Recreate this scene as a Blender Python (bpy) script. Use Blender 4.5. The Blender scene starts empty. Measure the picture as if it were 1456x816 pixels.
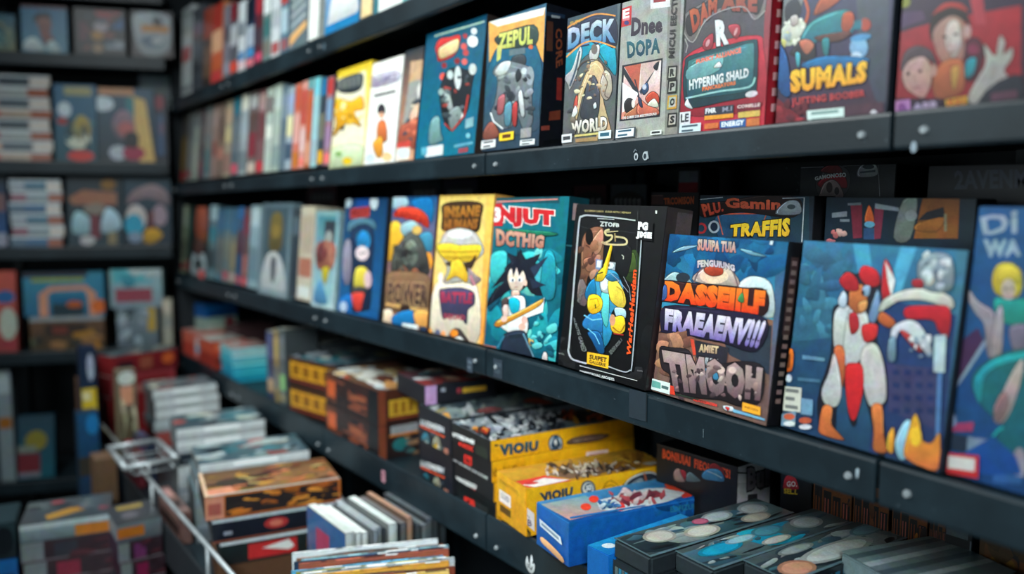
import bpy, bmesh, math, random
from math import sin, cos, tan, radians, pi, atan2, hypot
from mathutils import Vector, Matrix

SC = bpy.context.scene
COL = SC.collection
# ------------------------------------------------------------------ camera
F, CX, CY, HOR = 1150.0, 728.0, 408.0, 300.0
CAMZ = 1.45
PITCH = math.atan((CY - HOR) / F)
YAW = math.atan(848 * cos(PITCH) / F)
FWD = Vector((sin(YAW) * cos(PITCH), cos(YAW) * cos(PITCH), -sin(PITCH)))
RGT = Vector((cos(YAW), -sin(YAW), 0))
UPV = RGT.cross(FWD)
EYE = Vector((0, 0, CAMZ))

def ray(px, py):
    return FWD + RGT * ((px - CX) / F) + UPV * ((CY - py) / F)

def proj(p):
    d = Vector(p) - EYE
    z = d.dot(FWD)
    return CX + F * d.dot(RGT) / z, CY - F * d.dot(UPV) / z

def at_z(px, py, z):
    r = ray(px, py)
    return EYE + r * ((z - CAMZ) / r.z)

def bis(f, a, b):
    fa = f(a)
    for _ in range(60):
        m = (a + b) / 2
        fm = f(m)
        if (fm > 0) == (fa > 0): a, fa = m, fm
        else: b = m
    return (a + b) / 2

cam = bpy.data.cameras.new('camera')
camo = bpy.data.objects.new('camera', cam)
COL.objects.link(camo)
camo.matrix_world = Matrix((( RGT.x, UPV.x, -FWD.x, 0), (RGT.y, UPV.y, -FWD.y, 0), (RGT.z, UPV.z, -FWD.z, CAMZ), (0, 0, 0, 1)))
cam.sensor_width = 36
cam.lens = F / 1456 * 36
cam.clip_start = 0.02
cam.dof.use_dof = True
cam.dof.focus_distance = 1.13
cam.dof.aperture_fstop = 1.55
SC.camera = camo

# ------------------------------------------------------------------ materials
def lin(c):
    c = c / 255.0
    return c / 12.92 if c <= .04045 else ((c + .055) / 1.055) ** 2.4

def L(c, g=1.0):
    return (lin(c[0]) * g, lin(c[1]) * g, lin(c[2]) * g, 1)

def nodemat(name):
    m = bpy.data.materials.new(name)
    m.use_nodes = True
    nt = m.node_tree
    return m, nt, nt.nodes['Principled BSDF']

def print_mat(name, rough, mott, scale, spec=.45, coat=0.0, tint=.3):
    m, nt, b = nodemat(name)
    at = nt.nodes.new('ShaderNodeAttribute'); at.attribute_name = 'Col'
    tc = nt.nodes.new('ShaderNodeTexCoord')
    nz = nt.nodes.new('ShaderNodeTexNoise'); nz.inputs['Scale'].default_value = scale; nz.inputs['Detail'].default_value = 5
    mr = nt.nodes.new('ShaderNodeMapRange')
    mr.inputs['From Min'].default_value = .36; mr.inputs['From Max'].default_value = .64
    mr.inputs['To Min'].default_value = 1 - mott; mr.inputs['To Max'].default_value = 1 + mott * .6
    mx = nt.nodes.new('ShaderNodeMix'); mx.data_type = 'RGBA'; mx.blend_type = 'MULTIPLY'; mx.inputs[0].default_value = 1
    nz.inputs['Roughness'].default_value = .62
    n2 = nt.nodes.new('ShaderNodeTexNoise'); n2.inputs['Scale'].default_value = scale * 7; n2.inputs['Detail'].default_value = 3
    av = nt.nodes.new('ShaderNodeMix'); av.data_type = 'FLOAT'; av.inputs[0].default_value = .45
    nt.links.new(tc.outputs['Object'], nz.inputs['Vector']); nt.links.new(tc.outputs['Object'], n2.inputs['Vector'])
    nt.links.new(nz.outputs['Fac'], av.inputs[2]); nt.links.new(n2.outputs['Fac'], av.inputs[3])
    nt.links.new(av.outputs[0], mr.inputs['Value'])
    nt.links.new(at.outputs['Color'], mx.inputs[6])
    nt.links.new(mr.outputs[0], mx.inputs[7])
    # worn, slightly uneven ink: larger distorted patches shift the tint
    n3 = nt.nodes.new('ShaderNodeTexNoise'); n3.inputs['Scale'].default_value = 34; n3.inputs['Detail'].default_value = 7; n3.inputs['Distortion'].default_value = 1.4
    nt.links.new(tc.outputs['Object'], n3.inputs['Vector'])
    ov = nt.nodes.new('ShaderNodeMix'); ov.data_type = 'RGBA'; ov.blend_type = 'OVERLAY'; ov.inputs[0].default_value = tint
    nt.links.new(mx.outputs[2], ov.inputs[6]); nt.links.new(n3.outputs['Color'], ov.inputs[7])
    nt.links.new(ov.outputs[2], b.inputs['Base Color'])
    b.inputs['Roughness'].default_value = rough
    b.inputs['Specular IOR Level'].default_value = spec
    b.inputs['Coat Weight'].default_value = coat
    b.inputs['Coat Roughness'].default_value = .18
    return m

M_PRINT = print_mat('printed_card', .38, .26, 70, .42)
M_GLOSS = print_mat('gloss_sleeve', .28, .2, 45, .5, .35)
M_CARD = print_mat('carton_board', .5, .2, 90, .35, 0, .15)
M_PLAIN = print_mat('painted_plain', .55, .12, 30, .3, 0, .1)

def metal_paint(name, base, hi, rough=.42, scale=9):
    m, nt, b = nodemat(name)
    tc = nt.nodes.new('ShaderNodeTexCoord')
    n1 = nt.nodes.new('ShaderNodeTexNoise'); n1.inputs['Scale'].default_value = scale; n1.inputs['Detail'].default_value = 8; n1.inputs['Roughness'].default_value = .65
    cr = nt.nodes.new('ShaderNodeValToRGB')
    cr.color_ramp.elements[0].position = .42; cr.color_ramp.elements[0].color = base
    cr.color_ramp.elements[1].position = .72; cr.color_ramp.elements[1].color = hi
    n2 = nt.nodes.new('ShaderNodeTexNoise'); n2.inputs['Scale'].default_value = 160; n2.inputs['Detail'].default_value = 3
    c2 = nt.nodes.new('ShaderNodeValToRGB')
    c2.color_ramp.elements[0].position = .70; c2.color_ramp.elements[0].color = (0, 0, 0, 1)
    c2.color_ramp.elements[1].position = .78; c2.color_ramp.elements[1].color = (.10, .13, .15, 1)
    ad = nt.nodes.new('ShaderNodeMix'); ad.data_type = 'RGBA'; ad.blend_type = 'ADD'; ad.inputs[0].default_value = 1
    nt.links.new(tc.outputs['Object'], n1.inputs['Vector']); nt.links.new(tc.outputs['Object'], n2.inputs['Vector'])
    nt.links.new(n1.outputs['Fac'], cr.inputs[0]); nt.links.new(n2.outputs['Fac'], c2.inputs[0])
    nt.links.new(cr.outputs[0], ad.inputs[6]); nt.links.new(c2.outputs[0], ad.inputs[7])
    nt.links.new(ad.outputs[2], b.inputs['Base Color'])
    bp = nt.nodes.new('ShaderNodeBump'); bp.inputs['Strength'].default_value = .12; bp.inputs['Distance'].default_value = .001
    nt.links.new(n2.outputs['Fac'], bp.inputs['Height']); nt.links.new(bp.outputs[0], b.inputs['Normal'])
    b.inputs['Roughness'].default_value = rough
    b.inputs['Specular IOR Level'].default_value = .5
    return m

M_SHELF = metal_paint('shelf_paint', (.005, .012, .017, 1), (.012, .026, .035, 1))
M_DARK = metal_paint('dark_panel', (.006, .010, .014, 1), (.012, .018, .023, 1), .6, 4)
M_WALL = metal_paint('wall_paint', (.02, .028, .034, 1), (.03, .04, .048, 1), .7, 3)
M_FLOOR = metal_paint('floor_vinyl', (.02, .022, .026, 1), (.035, .038, .042, 1), .5, 2)
M_STEEL = metal_paint('bare_steel', (.34, .38, .40, 1), (.52, .56, .58, 1), .35, 20)
M_STEEL.node_tree.nodes['Principled BSDF'].inputs['Metallic'].default_value = .35

# ------------------------------------------------------------------ object helpers
def link(name, me, parent=None, mat=None):
    o = bpy.data.objects.new(name, me)
    COL.objects.link(o)
    if me is not None and mat is not None: me.materials.append(mat)
    if parent is not None: o.parent = parent
    return o

LABELS = set()
def tag(o, label, cat, group=None, kind=None):
    if label:
        if label in LABELS: print('DUP LABEL', label)
        LABELS.add(label)
        n = len(label.split())
        if n < 4 or n > 16: print('LABEL LEN', n, label)
        o['label'] = label
    if cat: o['category'] = cat
    if group: o['group'] = group
    if kind: o['kind'] = kind
    return o

def empty(name, mat4=None):
    o = bpy.data.objects.new(name, None)
    o.empty_display_size = .05
    COL.objects.link(o)
    if mat4 is not None: o.matrix_world = mat4
    return o

def bm_box(bm, x0, x1, y0, y1, z0, z1):
    vs = [bm.verts.new(p) for p in ((x0,y0,z0),(x1,y0,z0),(x1,y1,z0),(x0,y1,z0),(x0,y0,z1),(x1,y0,z1),(x1,y1,z1),(x0,y1,z1))]
    fs = [(0,3,2,1),(4,5,6,7),(0,1,5,4),(1,2,6,5),(2,3,7,6),(3,0,4,7)]
    return vs, [bm.faces.new([vs[i] for i in f]) for f in fs]

def bm_mesh(bm, name, cols=None):
    bm.normal_update()
    me = bpy.data.meshes.new(name)
    bm.to_mesh(me); bm.free()
    return me

def box_obj(name, x0, x1, y0, y1, z0, z1, mat, parent=None, bevel=.0015):
    bm = bmesh.new()
    bm_box(bm, x0, x1, y0, y1, z0, z1)
    if bevel: bmesh.ops.bevel(bm, geom=bm.edges[:], offset=bevel, segments=2, affect='EDGES')
    return link(name, bm_mesh(bm, name), parent, mat)

def carton_mesh(w, d, h, cols, bevel=.0012, wear=(120, 118, 112)):
    """cols: dict front/back/left/right/top/bottom -> rgb ; x -w/2..w/2, y 0..d, z 0..h"""
    bm = bmesh.new()
    bm_box(bm, -w/2, w/2, 0, d, 0, h)
    bv = min(bevel, w*.2, d*.2, h*.2)
    bmesh.ops.bevel(bm, geom=bm.edges[:], offset=bv, segments=2, affect='EDGES')
    bm.normal_update()
    me = bpy.data.meshes.new('carton'); bm.to_mesh(me); bm.free()
    ca = me.color_attributes.new('Col', 'FLOAT_COLOR', 'CORNER')
    dflt = cols.get('all', (30, 30, 32))
    for p in me.polygons:
        n = p.normal
        ax = max(range(3), key=lambda i: abs(n[i]))
        nm = (('left','right'), ('front','back'), ('bottom','top'))[ax][1 if n[ax] > 0 else 0]
        c = cols.get(nm, dflt)
        if abs(n[ax]) < .98: c = tuple(c[i]*.75 + wear[i]*.25 for i in range(3))
        for li in p.loop_indices: ca.data[li].color = L(c)
    return me

# ------------------------------------------------------------------ lettering cache
_TX = {}
def glyphs(s, off):
    k = (s, off)
    if k in _TX: return _TX[k]
    cu = bpy.data.curves.new('lettering', 'FONT')
    cu.body = s; cu.offset = off; cu.resolution_u = 2; cu.space_character = 1.0 + off * 1.5
    ob = bpy.data.objects.new('lettering', cu)
    COL.objects.link(ob)
    dg = bpy.context.evaluated_depsgraph_get()
    me = bpy.data.meshes.new_from_object(ob.evaluated_get(dg))
    vs = [(v.co.x, v.co.y) for v in me.vertices]
    fs = [tuple(p.vertices) for p in me.polygons]
    bpy.data.objects.remove(ob); bpy.data.curves.remove(cu); bpy.data.meshes.remove(me)
    _TX[k] = (vs, fs)
    return _TX[k]

# ------------------------------------------------------------------ flat printed artwork on one face
class Face:
    def __init__(s, lo, lu, lv, W, H):
        s.lo, s.lu, s.lv, s.W, s.H = Vector(lo), Vector(lu), Vector(lv), W, H
        s.ln = s.lu.cross(s.lv)

def faces_of(w, d, h):
    return {'front': Face((-w/2, 0, 0), (1,0,0), (0,0,1), w, h),
            'right': Face((w/2, 0, 0), (0,1,0), (0,0,1), d, h),
            'left': Face((-w/2, d, 0), (0,-1,0), (0,0,1), d, h),
            'top': Face((-w/2, 0, h), (1,0,0), (0,1,0), w, d)}

class Art:
    STEP = 1.6e-5
    def __init__(s, face, mw=None, gain=1.0):
        s.f, s.gain = face, gain
        s.V, s.Fc, s.C = [], [], []
        s.k = 6
        s.mode = 'unit'
        if mw is not None:
            s.O = mw @ face.lo
            r = mw.to_3x3()
            s.U, s.Vv = r @ face.lu, r @ face.lv
            s.N = s.U.cross(s.Vv)
    def unit(s): s.mode = 'unit'; return s
    def crop(s, x0, y0, sc=4.0): s.mode = 'px'; s.cp = (x0, y0, sc); return s
    def mp(s, p, clamp=True):
        if s.mode == 'unit':
            u, v = p[0] * s.f.W, (1 - p[1]) * s.f.H
        else:
            x0, y0, sc = s.cp
            r = ray(x0 + p[0] / sc, y0 + p[1] / sc)
            t = (s.O - EYE).dot(s.N) / r.dot(s.N)
            q = EYE + r * t - s.O
            u, v = q.dot(s.U), q.dot(s.Vv)
        if clamp:
            e = .0006
            u = min(max(u, e), s.f.W - e); v = min(max(v, e), s.f.H - e)
        return u, v
    def _add(s, uv, faces, cols, dk=1):
        s.k += dk
        b = len(s.V)
        n = s.f.ln * (s.k * s.STEP)
        for (u, v) in uv: s.V.append(s.f.lo + s.f.lu * u + s.f.lv * v + n)
        s.C += [L(c, s.gain) for c in cols]
        s.Fc += [tuple(b + i for i in f) for f in faces]
    def poly(s, pts, col, dk=1):
        uv = [s.mp(p) for p in pts]
        cols = col if isinstance(col, list) else [col] * len(uv)
        if isinstance(dk, tuple):          # second colour: grade from top to bottom
            ys = [p[1] for p in pts]; y0, y1 = min(ys), max(ys)
            cols = [tuple(col[j] + (dk[j] - col[j]) * (p[1] - y0) / (y1 - y0 + 1e-9) for j in range(3)) for p in pts]
            dk = 1
        a = sum(uv[i][0]*uv[(i+1)%len(uv)][1] - uv[(i+1)%len(uv)][0]*uv[i][1] for i in range(len(uv)))
        if abs(a) < 1e-9: return s
        if a < 0: uv, cols = uv[::-1], cols[::-1]
        s._add(uv, [tuple(range(len(uv)))], cols, dk)
        return s
    def bg(s, c0, c1=None):
        c1 = c1 or c0
        m = s.mode; s.mode = 'unit'
        s.poly([(0,0),(1,0),(1,1),(0,1)], [c0, c0, c1, c1]); s.mode = m
        return s
    def rect(s, x0, y0, x1, y1, c, c2=None):
        c2 = c2 or c
        return s.poly([(x0,y0),(x1,y0),(x1,y1),(x0,y1)], [c, c, c2, c2])
    def quad(s, a, b, c_, d, c, c2=None):
        c2 = c2 or c
        return s.poly([a, b, c_, d], [c, c, c2, c2])
    def ell(s, x, y, rx, ry, c, rot=0, n=20, c2=None):
        ca, sa = cos(radians(rot)), sin(radians(rot))
        pts = []; cs = []
        for i in range(n):
            t = 2*pi*i/n
            px, py = rx*cos(t), ry*sin(t)
            pts.append((x + px*ca - py*sa, y + px*sa + py*ca))
            f = .5 + .5*sin(t)
            cs.append(c if c2 is None else tuple(c[j]*(1-f) + c2[j]*f for j in range(3)))
        return s.poly(pts, cs)
    def blob(s, pts, c, c2=None, sub=4, ink=True):
        n = len(pts); out = []
        for i in range(n):
            p0, p1, p2, p3 = pts[i-1], pts[i], pts[(i+1)%n], pts[(i+2)%n]
            for k in range(sub):
                t = k/sub
                out.append(tuple(.5*((2*p1[j]) + (-p0[j]+p2[j])*t + (2*p0[j]-5*p1[j]+4*p2[j]-p3[j])*t*t + (-p0[j]+3*p1[j]-3*p2[j]+p3[j])*t**3) for j in (0,1)))
        if not c2: c, c2 = tuple(min(255, q*1.12 + 4) for q in c), tuple(q*.78 for q in c)
        ys = [p[1] for p in out]; a, b = min(ys), max(ys)
        cs = [tuple(c[j] + (c2[j]-c[j])*(p[1]-a)/(b-a+1e-9) for j in range(3)) for p in out]
        s.poly(out, cs)
        if ink and s.mode == 'px':             # drawn outline and a thin light edge, as on comic covers
            xs = [p[0] for p in out]; k = s.cp[2] / 4.0
            if (max(xs) - min(xs)) * (b - a) > 500*k*k:
                dk = tuple(q*.28 for q in c)
                s.line(out, 3.4*k, dk, closed=True)
                mx, my = sum(xs)/len(xs), sum(ys)/len(ys)
                n4 = len(out)//3
                hl = [(mx + (p[0]-mx)*.86, my + (p[1]-my)*.86) for p in out[:n4]]
                s.line(hl, 2.2*k, tuple(min(255, q*1.25 + 22) for q in c))
        return s
    def line(s, pts, w, c, closed=False, smooth=False):
        if smooth:
            n = len(pts); out = []
            for i in range(n-1):
                p0, p1, p2, p3 = pts[max(i-1,0)], pts[i], pts[i+1], pts[min(i+2,n-1)]
                for k in range(4):
                    t = k/4
                    out.append(tuple(.5*((2*p1[j]) + (-p0[j]+p2[j])*t + (2*p0[j]-5*p1[j]+4*p2[j]-p3[j])*t*t + (-p0[j]+3*p1[j]-3*p2[j]+p3[j])*t**3) for j in (0,1)))
            pts = out + [pts[-1]]
        if closed: pts = list(pts) + [pts[0]]
        uv, fs, cs = [], [], []
        n = len(pts)
        for i, p in enumerate(pts):
            a = pts[i-1] if i else (pts[-2] if closed else p)
            b = pts[i+1] if i < n-1 else (pts[1] if closed else p)
            dx, dy = b[0]-a[0], b[1]-a[1]
            l = hypot(dx, dy) or 1
            nx, ny = -dy/l*w/2, dx/l*w/2
            uv += [s.mp((p[0]+nx, p[1]+ny)), s.mp((p[0]-nx, p[1]-ny))]
        for i in range(n-1): fs.append((2*i, 2*i+1, 2*i+3, 2*i+2))
        # keep faces turned outwards
        out = []
        for f in fs:
            q = [uv[i] for i in f]
            ar = sum(q[i][0]*q[(i+1)%4][1] - q[(i+1)%4][0]*q[i][1] for i in range(4))
            out.append(f if ar > 0 else f[::-1])
        s._add(uv, out, [c]*len(uv))
        return s
    def text(s, t, TL, TR, BR, BL, c, c2=None, ol=None, olw=.05, bold=.02, arch=0, olc2=None):
        base, _ = glyphs(t, bold)
        if not base: return s
        x0 = min(v[0] for v in base); x1 = max(v[0] for v in base); y0 = min(v[1] for v in base); y1 = max(v[1] for v in base)
        def put(off, ca, cb):
            vs, fs = glyphs(t, off)
            xa = min(v[0] for v in vs); xb = max(v[0] for v in vs)
            e = off - bold
            uv, cs = [], []
            for (x, y) in vs:
                a = ((x - xa) / (xb - xa) * (x1 - x0 + 2*e) - e) / (x1 - x0)
                b = (y1 - y) / (y1 - y0)
                b2 = b - arch * (1 - (2*min(max(a,0),1) - 1)**2)
                p = tuple((TL[j]*(1-a) + TR[j]*a)*(1-b2) + (BL[j]*(1-a) + BR[j]*a)*b2 for j in (0,1))
                uv.append(s.mp(p))
                bb = min(max(b, 0), 1)
                cs.append(tuple(ca[j]*(1-bb) + cb[j]*bb for j in range(3)))
            out = []
            for f in fs:
                q = [uv[i] for i in f]
                ar = sum(q[i][0]*q[(i+1)%len(q)][1] - q[(i+1)%len(q)][0]*q[i][1] for i in range(len(q)))
                if abs(ar) < 1e-13: continue
                out.append(f if ar > 0 else f[::-1])
            s._add(uv, out, cs, 2)
        if ol: put(bold + olw, ol, olc2 or ol)
        put(bold, c, c2 or c)
        return s
    def fuzz(s, x0, y0, x1, y1, cols, n, sz, seed, asp=1.6):
        r = random.Random(seed)
        for i in range(n):
            x, y = r.uniform(x0, x1), r.uniform(y0, y1)
            a = sz * r.uniform(.4, 1.2)
            m = r.randint(5, 8); rot = r.uniform(0, pi); pts = []
            for k in range(m):
                t = 2*pi*k/m; q = a*r.uniform(.6, 1.3)
                px, py = q*cos(t)*asp, q*sin(t)
                pts.append((x + px*cos(rot) - py*sin(rot), y + px*sin(rot) + py*cos(rot)))
            s.blob(pts, r.choice(cols), sub=2, ink=False)
        return s
    def sticker(s, TL, TR, BR, BL, c=(225, 225, 220), ink=(60, 62, 66), rows=2):
        s.quad(TL, TR, BR, BL, c)
        def P(a, b): return tuple((TL[j]*(1-a) + TR[j]*a)*(1-b) + (BL[j]*(1-a) + BR[j]*a)*b for j in (0,1))
        for i in range(rows):
            b0 = (i + .25) / rows; b1 = (i + .7) / rows
            s.quad(P(.12, b0), P(.85 - .2*(i % 2), b0), P(.85 - .2*(i % 2), b1), P(.12, b1), ink)
        return s
    def build(s, name, parent, mat=M_PRINT):
        me = bpy.data.meshes.new(name)
        me.from_pydata(s.V, [], s.Fc)
        ca = me.color_attributes.new('Col', 'FLOAT_COLOR', 'POINT')
        ca.data.foreach_set('color', [x for c in s.C for x in c])
        me.update()
        return link(name, me, parent, mat)

PART = {'front': 'front_cover', 'right': 'side_panel', 'left': 'side_panel', 'top': 'top_panel'}

def make_box(name, label, cat, mw, w, d, h, cols, art=None, group=None, gain=1.0, mat=None, bevel=.0012, body='carton', stickers=None):
    root = empty(name, mw)
    tag(root, label, cat, group)
    mat = mat or M_PRINT
    link(body, carton_mesh(w, d, h, {k: tuple(min(255, x) for x in v) for k, v in cols.items()}, bevel), root, M_CARD)
    fc = faces_of(w, d, h)
    for k, fn in (art or {}).items():
        a = Art(fc[k], mw, gain)
        fn(a)
        a.build(PART[k], root, mat)
    for k, nm, fn in (stickers or []):
        a = Art(fc[k], mw, gain); a.k = 160
        fn(a)
        a.build(nm, root, M_PLAIN)
    return root

def frame(ex, ey, ez, o):
    return Matrix(((ex.x, ey.x, ez.x, o.x), (ex.y, ey.y, ez.y, o.y), (ex.z, ey.z, ez.z, o.z), (0, 0, 0, 1)))

def stand_geo(z, off, px0, px1, pyt, t, lean=0.0, yaw=0.0, facing='x', h=None, wall=None):
    """upright box: left and right bottom pixels, top pixel of the left edge"""
    le, ya = radians(lean), radians(yaw)
    if facing == 'x':
        ex = Vector((0, -1, 0)); ey = Vector((1, 0, 0)); lo = Vector((off, 0, 0))
    elif facing == 'r':             # on the rear rack, which stands slightly askew
        ex = (REAR.to_3x3() @ Vector((1, 0, 0))); ey = (REAR.to_3x3() @ Vector((0, 1, 0))); lo = REAR @ Vector((0, off, 0))
    else:
        ex = Vector((1, 0, 0)); ey = Vector((0, 1, 0)); lo = Vector((0, off, 0))
    zz = z + t * sin(le) + .0006
    sl = SLOPE if (facing == 'x' and off < 1.2 and abs(z - ZC) < 1e-6) else 0.0
    fz = lambda p: Vector((p.x, p.y, p.z - sl * max(0.0, 1.166 - p.y)))
    rot = Matrix.Rotation(ya, 3, 'Z')
    base = lambda s: fz(Vector((lo.x, lo.y, zz)) + (Vector((0, s, 0)) if facing == 'x' else ex * s))
    if facing == 'x': s = bis(lambda s: proj(base(s))[0] - px0, .02, 12)
    else: s = bis(lambda s: proj(base(s))[0] - px0, -2.2, 3)
    P0 = base(s)
    if sl and P0.y < 1.166: ex = Vector((0, -1, -sl)).normalized()
    ex, ey = rot @ ex, rot @ ey
    ez0 = ex.cross(ey)
    w = bis(lambda q: proj(P0 + ex*q)[0] - px1, .0, .9)
    ez = ez0*cos(le) + ey*sin(le)
    ey2 = ey*cos(le) - ez0*sin(le)
    if h is None: h = bis(lambda q: proj(P0 + ez*q)[1] - pyt, .01, .8)
    return frame(ex, ey2, ez, P0 + ex*(w/2)), w, t, h

def flat_geo(A, Lp, R, zt, h, wt=.5, d=None, w=None):
    """lying box: pixels of the near, left-far and right-far corners of its top"""
    a, l, r = at_z(A[0], A[1], zt), at_z(Lp[0], Lp[1], zt), at_z(R[0], R[1], zt)
    ar, al = (r - a), (l - a)
    a1 = atan2(ar.y, ar.x); a2 = atan2(al.y, al.x) - pi/2
    th = a1*wt + a2*(1-wt)
    ex = Vector((cos(th), sin(th), 0)); ey = Vector((-sin(th), cos(th), 0))
    W = w or ar.length; D = d or al.length
    return frame(ex, ey, Vector((0,0,1)), Vector((a.x, a.y, zt-h)) + ex*(W/2)), W, D, h
REAR = Matrix.Translation((.772, 3.225, 0)) @ Matrix.Rotation(radians(-21), 4, 'Z')
SLOPE = .0235                    # the third shelf sags a little towards the near end
ORD = ['first','second','third','fourth','fifth','sixth','seventh','eighth','ninth','tenth','eleventh','twelfth','thirteenth','fourteenth','fifteenth','sixteenth','seventeenth','eighteenth','nineteenth','twentieth','twenty-first','twenty-second','twenty-third','twenty-fourth']
# ------------------------------------------------------------------ the room
XF = 0.80                       # aisle-side front of the right-hand racks
ZA, ZB, ZC, ZD = CAMZ + .411, CAMZ + .0974, CAMZ - .246, CAMZ - .562
ZE = CAMZ - .80                 # low display bench
YW = 4.45                       # rear wall

def structure(o): o['kind'] = 'structure'; return o
structure(box_obj('floor', -1.6, 1.32, -1.2, YW + .1, -.05, 0, M_FLOOR, bevel=0))
structure(box_obj('ceiling', -1.6, 1.32, -1.2, YW + .1, 2.75, 2.8, M_WALL, bevel=0))
structure(box_obj('wall_right', 1.22, 1.32, -1.2, YW + .1, 0, 2.75, M_WALL, bevel=0))
structure(box_obj('wall_back', -1.6, 1.22, YW, YW + .1, 0, 2.75, M_WALL, bevel=0))

structure(box_obj('wall_left', -1.7, -1.6, -1.2, YW + .1, 0, 2.75, M_WALL, bevel=0))

def lip_mesh(y0, y1, zt, h, x, seed=0, th=.005, ret=.022):
    """folded steel shelf edge: front plate with rolled top and a return below"""
    bm = bmesh.new()
    pr = [(x+ret, zt), (x+.004, zt+.0012), (x+.001, zt), (x, zt-.003), (x, zt-h+.003), (x+.001, zt-h), (x+.014, zt-h), (x+.014, zt-h+.002), (x+th, zt-h+.003), (x+th, zt-.004), (x+ret, zt-.004)]
    a = [bm.verts.new((p[0], y0, p[1])) for p in pr]
    b = [bm.verts.new((p[0], y1, p[1])) for p in pr]
    n = len(pr)
    for i in range(n):
        f = bm.faces.new((a[i], a[(i+1)%n], b[(i+1)%n], b[i]))
    bm.faces.new(a[::-1]); bm.faces.new(b)
    bmesh.ops.recalc_face_normals(bm, faces=bm.faces[:])
    return bm_mesh(bm, 'shelf_lip')

BAYS = [(-.36, .438), (.443, 1.166), (1.171, 1.896), (1.901, 2.60), (2.605, 3.292)]
BAYN = ['dark steel wall rack at the right frame edge, with the dim red portrait box',
        'dark steel wall rack holding the tall upright boxes in the right half',
        'dark steel wall rack in the middle, holding the yellow and teal upright boxes',
        'dark steel wall rack holding blurred pale spines left of the middle',
        'dark steel wall rack farthest down the right side, touching the corner']
HL = {'A': .042, 'B': .037, 'C': .047, 'D': .068}
RACKS = []
for bi, (y0, y1) in enumerate(BAYS):
    root = empty('shelving_unit', Matrix.Translation((XF + .2, (y0+y1)/2, 0)))
    tag(root, BAYN[bi], 'shelf', 'steel wall racks')
    inv = Matrix.Translation((-(XF + .2), -(y0+y1)/2, 0))
    def fix(o, par=root, inv=inv):
        o.data.transform(inv); o.parent = par; return o
    for k, z in (('A', ZA), ('B', ZB), ('C', ZC), ('D', ZD)):
        bd = box_obj('shelf_board', XF + .006, 1.175, y0, y1, z - .018, z, M_SHELF, None, .001)
        if k == 'C' and bi < 2:
            sh = Matrix.Identity(4); sh[2][1] = SLOPE; sh[2][3] = -SLOPE * 1.166
        else: sh = None
        lp = link('shelf_lip', lip_mesh(y0, y1, z + .0015 + (.014 if k == 'D' else 0), HL[k], XF, 0, .005, .0056 if k == 'D' else .022), None, M_SHELF)
        for o in (bd, lp):
            if sh: o.data.transform(sh)
        fix(bd); fix(lp, bd)
        for yb in (y0 + .03, y1 - .03):       # bolts
            bm = bmesh.new()
            bmesh.ops.create_cone(bm, cap_ends=True, segments=12, radius1=.0045, radius2=.0032, depth=.004, matrix=Matrix.Translation((XF - .0015, yb, z - HL[k]*.5 - (SLOPE * (1.166 - yb) if sh else 0))) @ Matrix.Rotation(-pi/2, 4, 'Y'))
            fix(link('bolt', bm_mesh(bm, 'bolt'), None, M_STEEL), bd)
    for yb in (y0 + .015, y1 - .015):
        fix(box_obj('upright', 1.16, 1.19, yb - .013, yb + .013, 0, 2.55, M_SHELF))
    fix(box_obj('back_panel', 1.192, 1.2, y0, y1, .2, 2.5, M_DARK))
    if bi == 4: fix(box_obj('side_panel', XF + .006, 1.19, 3.293, 3.298, .1, 2.5, M_DARK))
    RACKS.append((root, inv))

def shelf_mark(bay, px, py, w, h, draw, name, xoff=.0012):
    """small flat tag on the face of a shelf lip"""
    root, inv = RACKS[bay]
    r = ray(px, py); p = EYE + r * ((XF - xoff) / r.x)
    mw = frame(Vector((0,-1,0)), Vector((1,0,0)), Vector((0,0,1)), Vector((p.x, p.y, p.z - h/2)))
    fc = faces_of(w, .001, h)['front']
    a = Art(fc, mw, 1.0); draw(a)
    o = a.build(name, None, M_PLAIN)
    o.matrix_world = root.matrix_world.inverted() @ mw
    o.parent = root
    return o

def tagart(c, ink, n=2):
    def f(a):
        a.bg(c)
        for i in range(n): a.rect(.14, .2 + i*.35, .86 - .15*i, .4 + i*.35, ink)
    return f
shelf_mark(2, 545, 677, .017, .026, tagart((205, 150, 165), (120, 60, 75)), 'price_tag')
shelf_mark(2, 668, 519, .020, .028, tagart((52, 62, 74), (80, 92, 104)), 'shelf_label')
shelf_mark(1, 708, 524, .028, .034, tagart((44, 54, 64), (58, 70, 80)), 'shelf_label')
shelf_mark(1, 907, 576, .036, .042, lambda a: a.bg((36, 46, 54)).rect(.93, 0, 1, 1, (20, 26, 30)), 'joint_plate')
def rings(a):
    a.ell(.28, .6, .1, .26, (170, 178, 184)); a.ell(.28, .62, .05, .15, (30, 42, 52))
    a.line([(.16, .3), (.24, .1), (.3, .22)], .05, (120, 130, 138))
    a.ell(.72, .6, .13, .3, (165, 174, 180)); a.ell(.7, .62, .07, .18, (30, 42, 52)); a.line([(.8, .3), (.86, .8)], .05, (150, 160, 166))
shelf_mark(1, 911, 220, .040, .020, rings, 'ring_mark')
def emblem(a):
    w = (205, 210, 212)
    a.blob([(.2,.2),(.35,.5),(.5,.3),(.62,.02),(.75,.25),(.7,.45),(.92,.4),(.9,.75),(.6,1),(.25,.9),(.05,.6)], w)
    a.line([(.45,.35),(.42,.7),(.6,.8),(.7,.6)], .09, (25, 30, 35)); a.line([(.25,.55),(.3,.8)], .07, (25, 30, 35))
shelf_mark(1, 754, 801, .028, .034, emblem, 'white_emblem')
shelf_mark(1, 1219, 673, .006, .012, lambda a: a.blob([(.3,.1),(.8,0),(.7,.9),(.2,1)], (150, 165, 175)), 'paint_chip')
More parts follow.
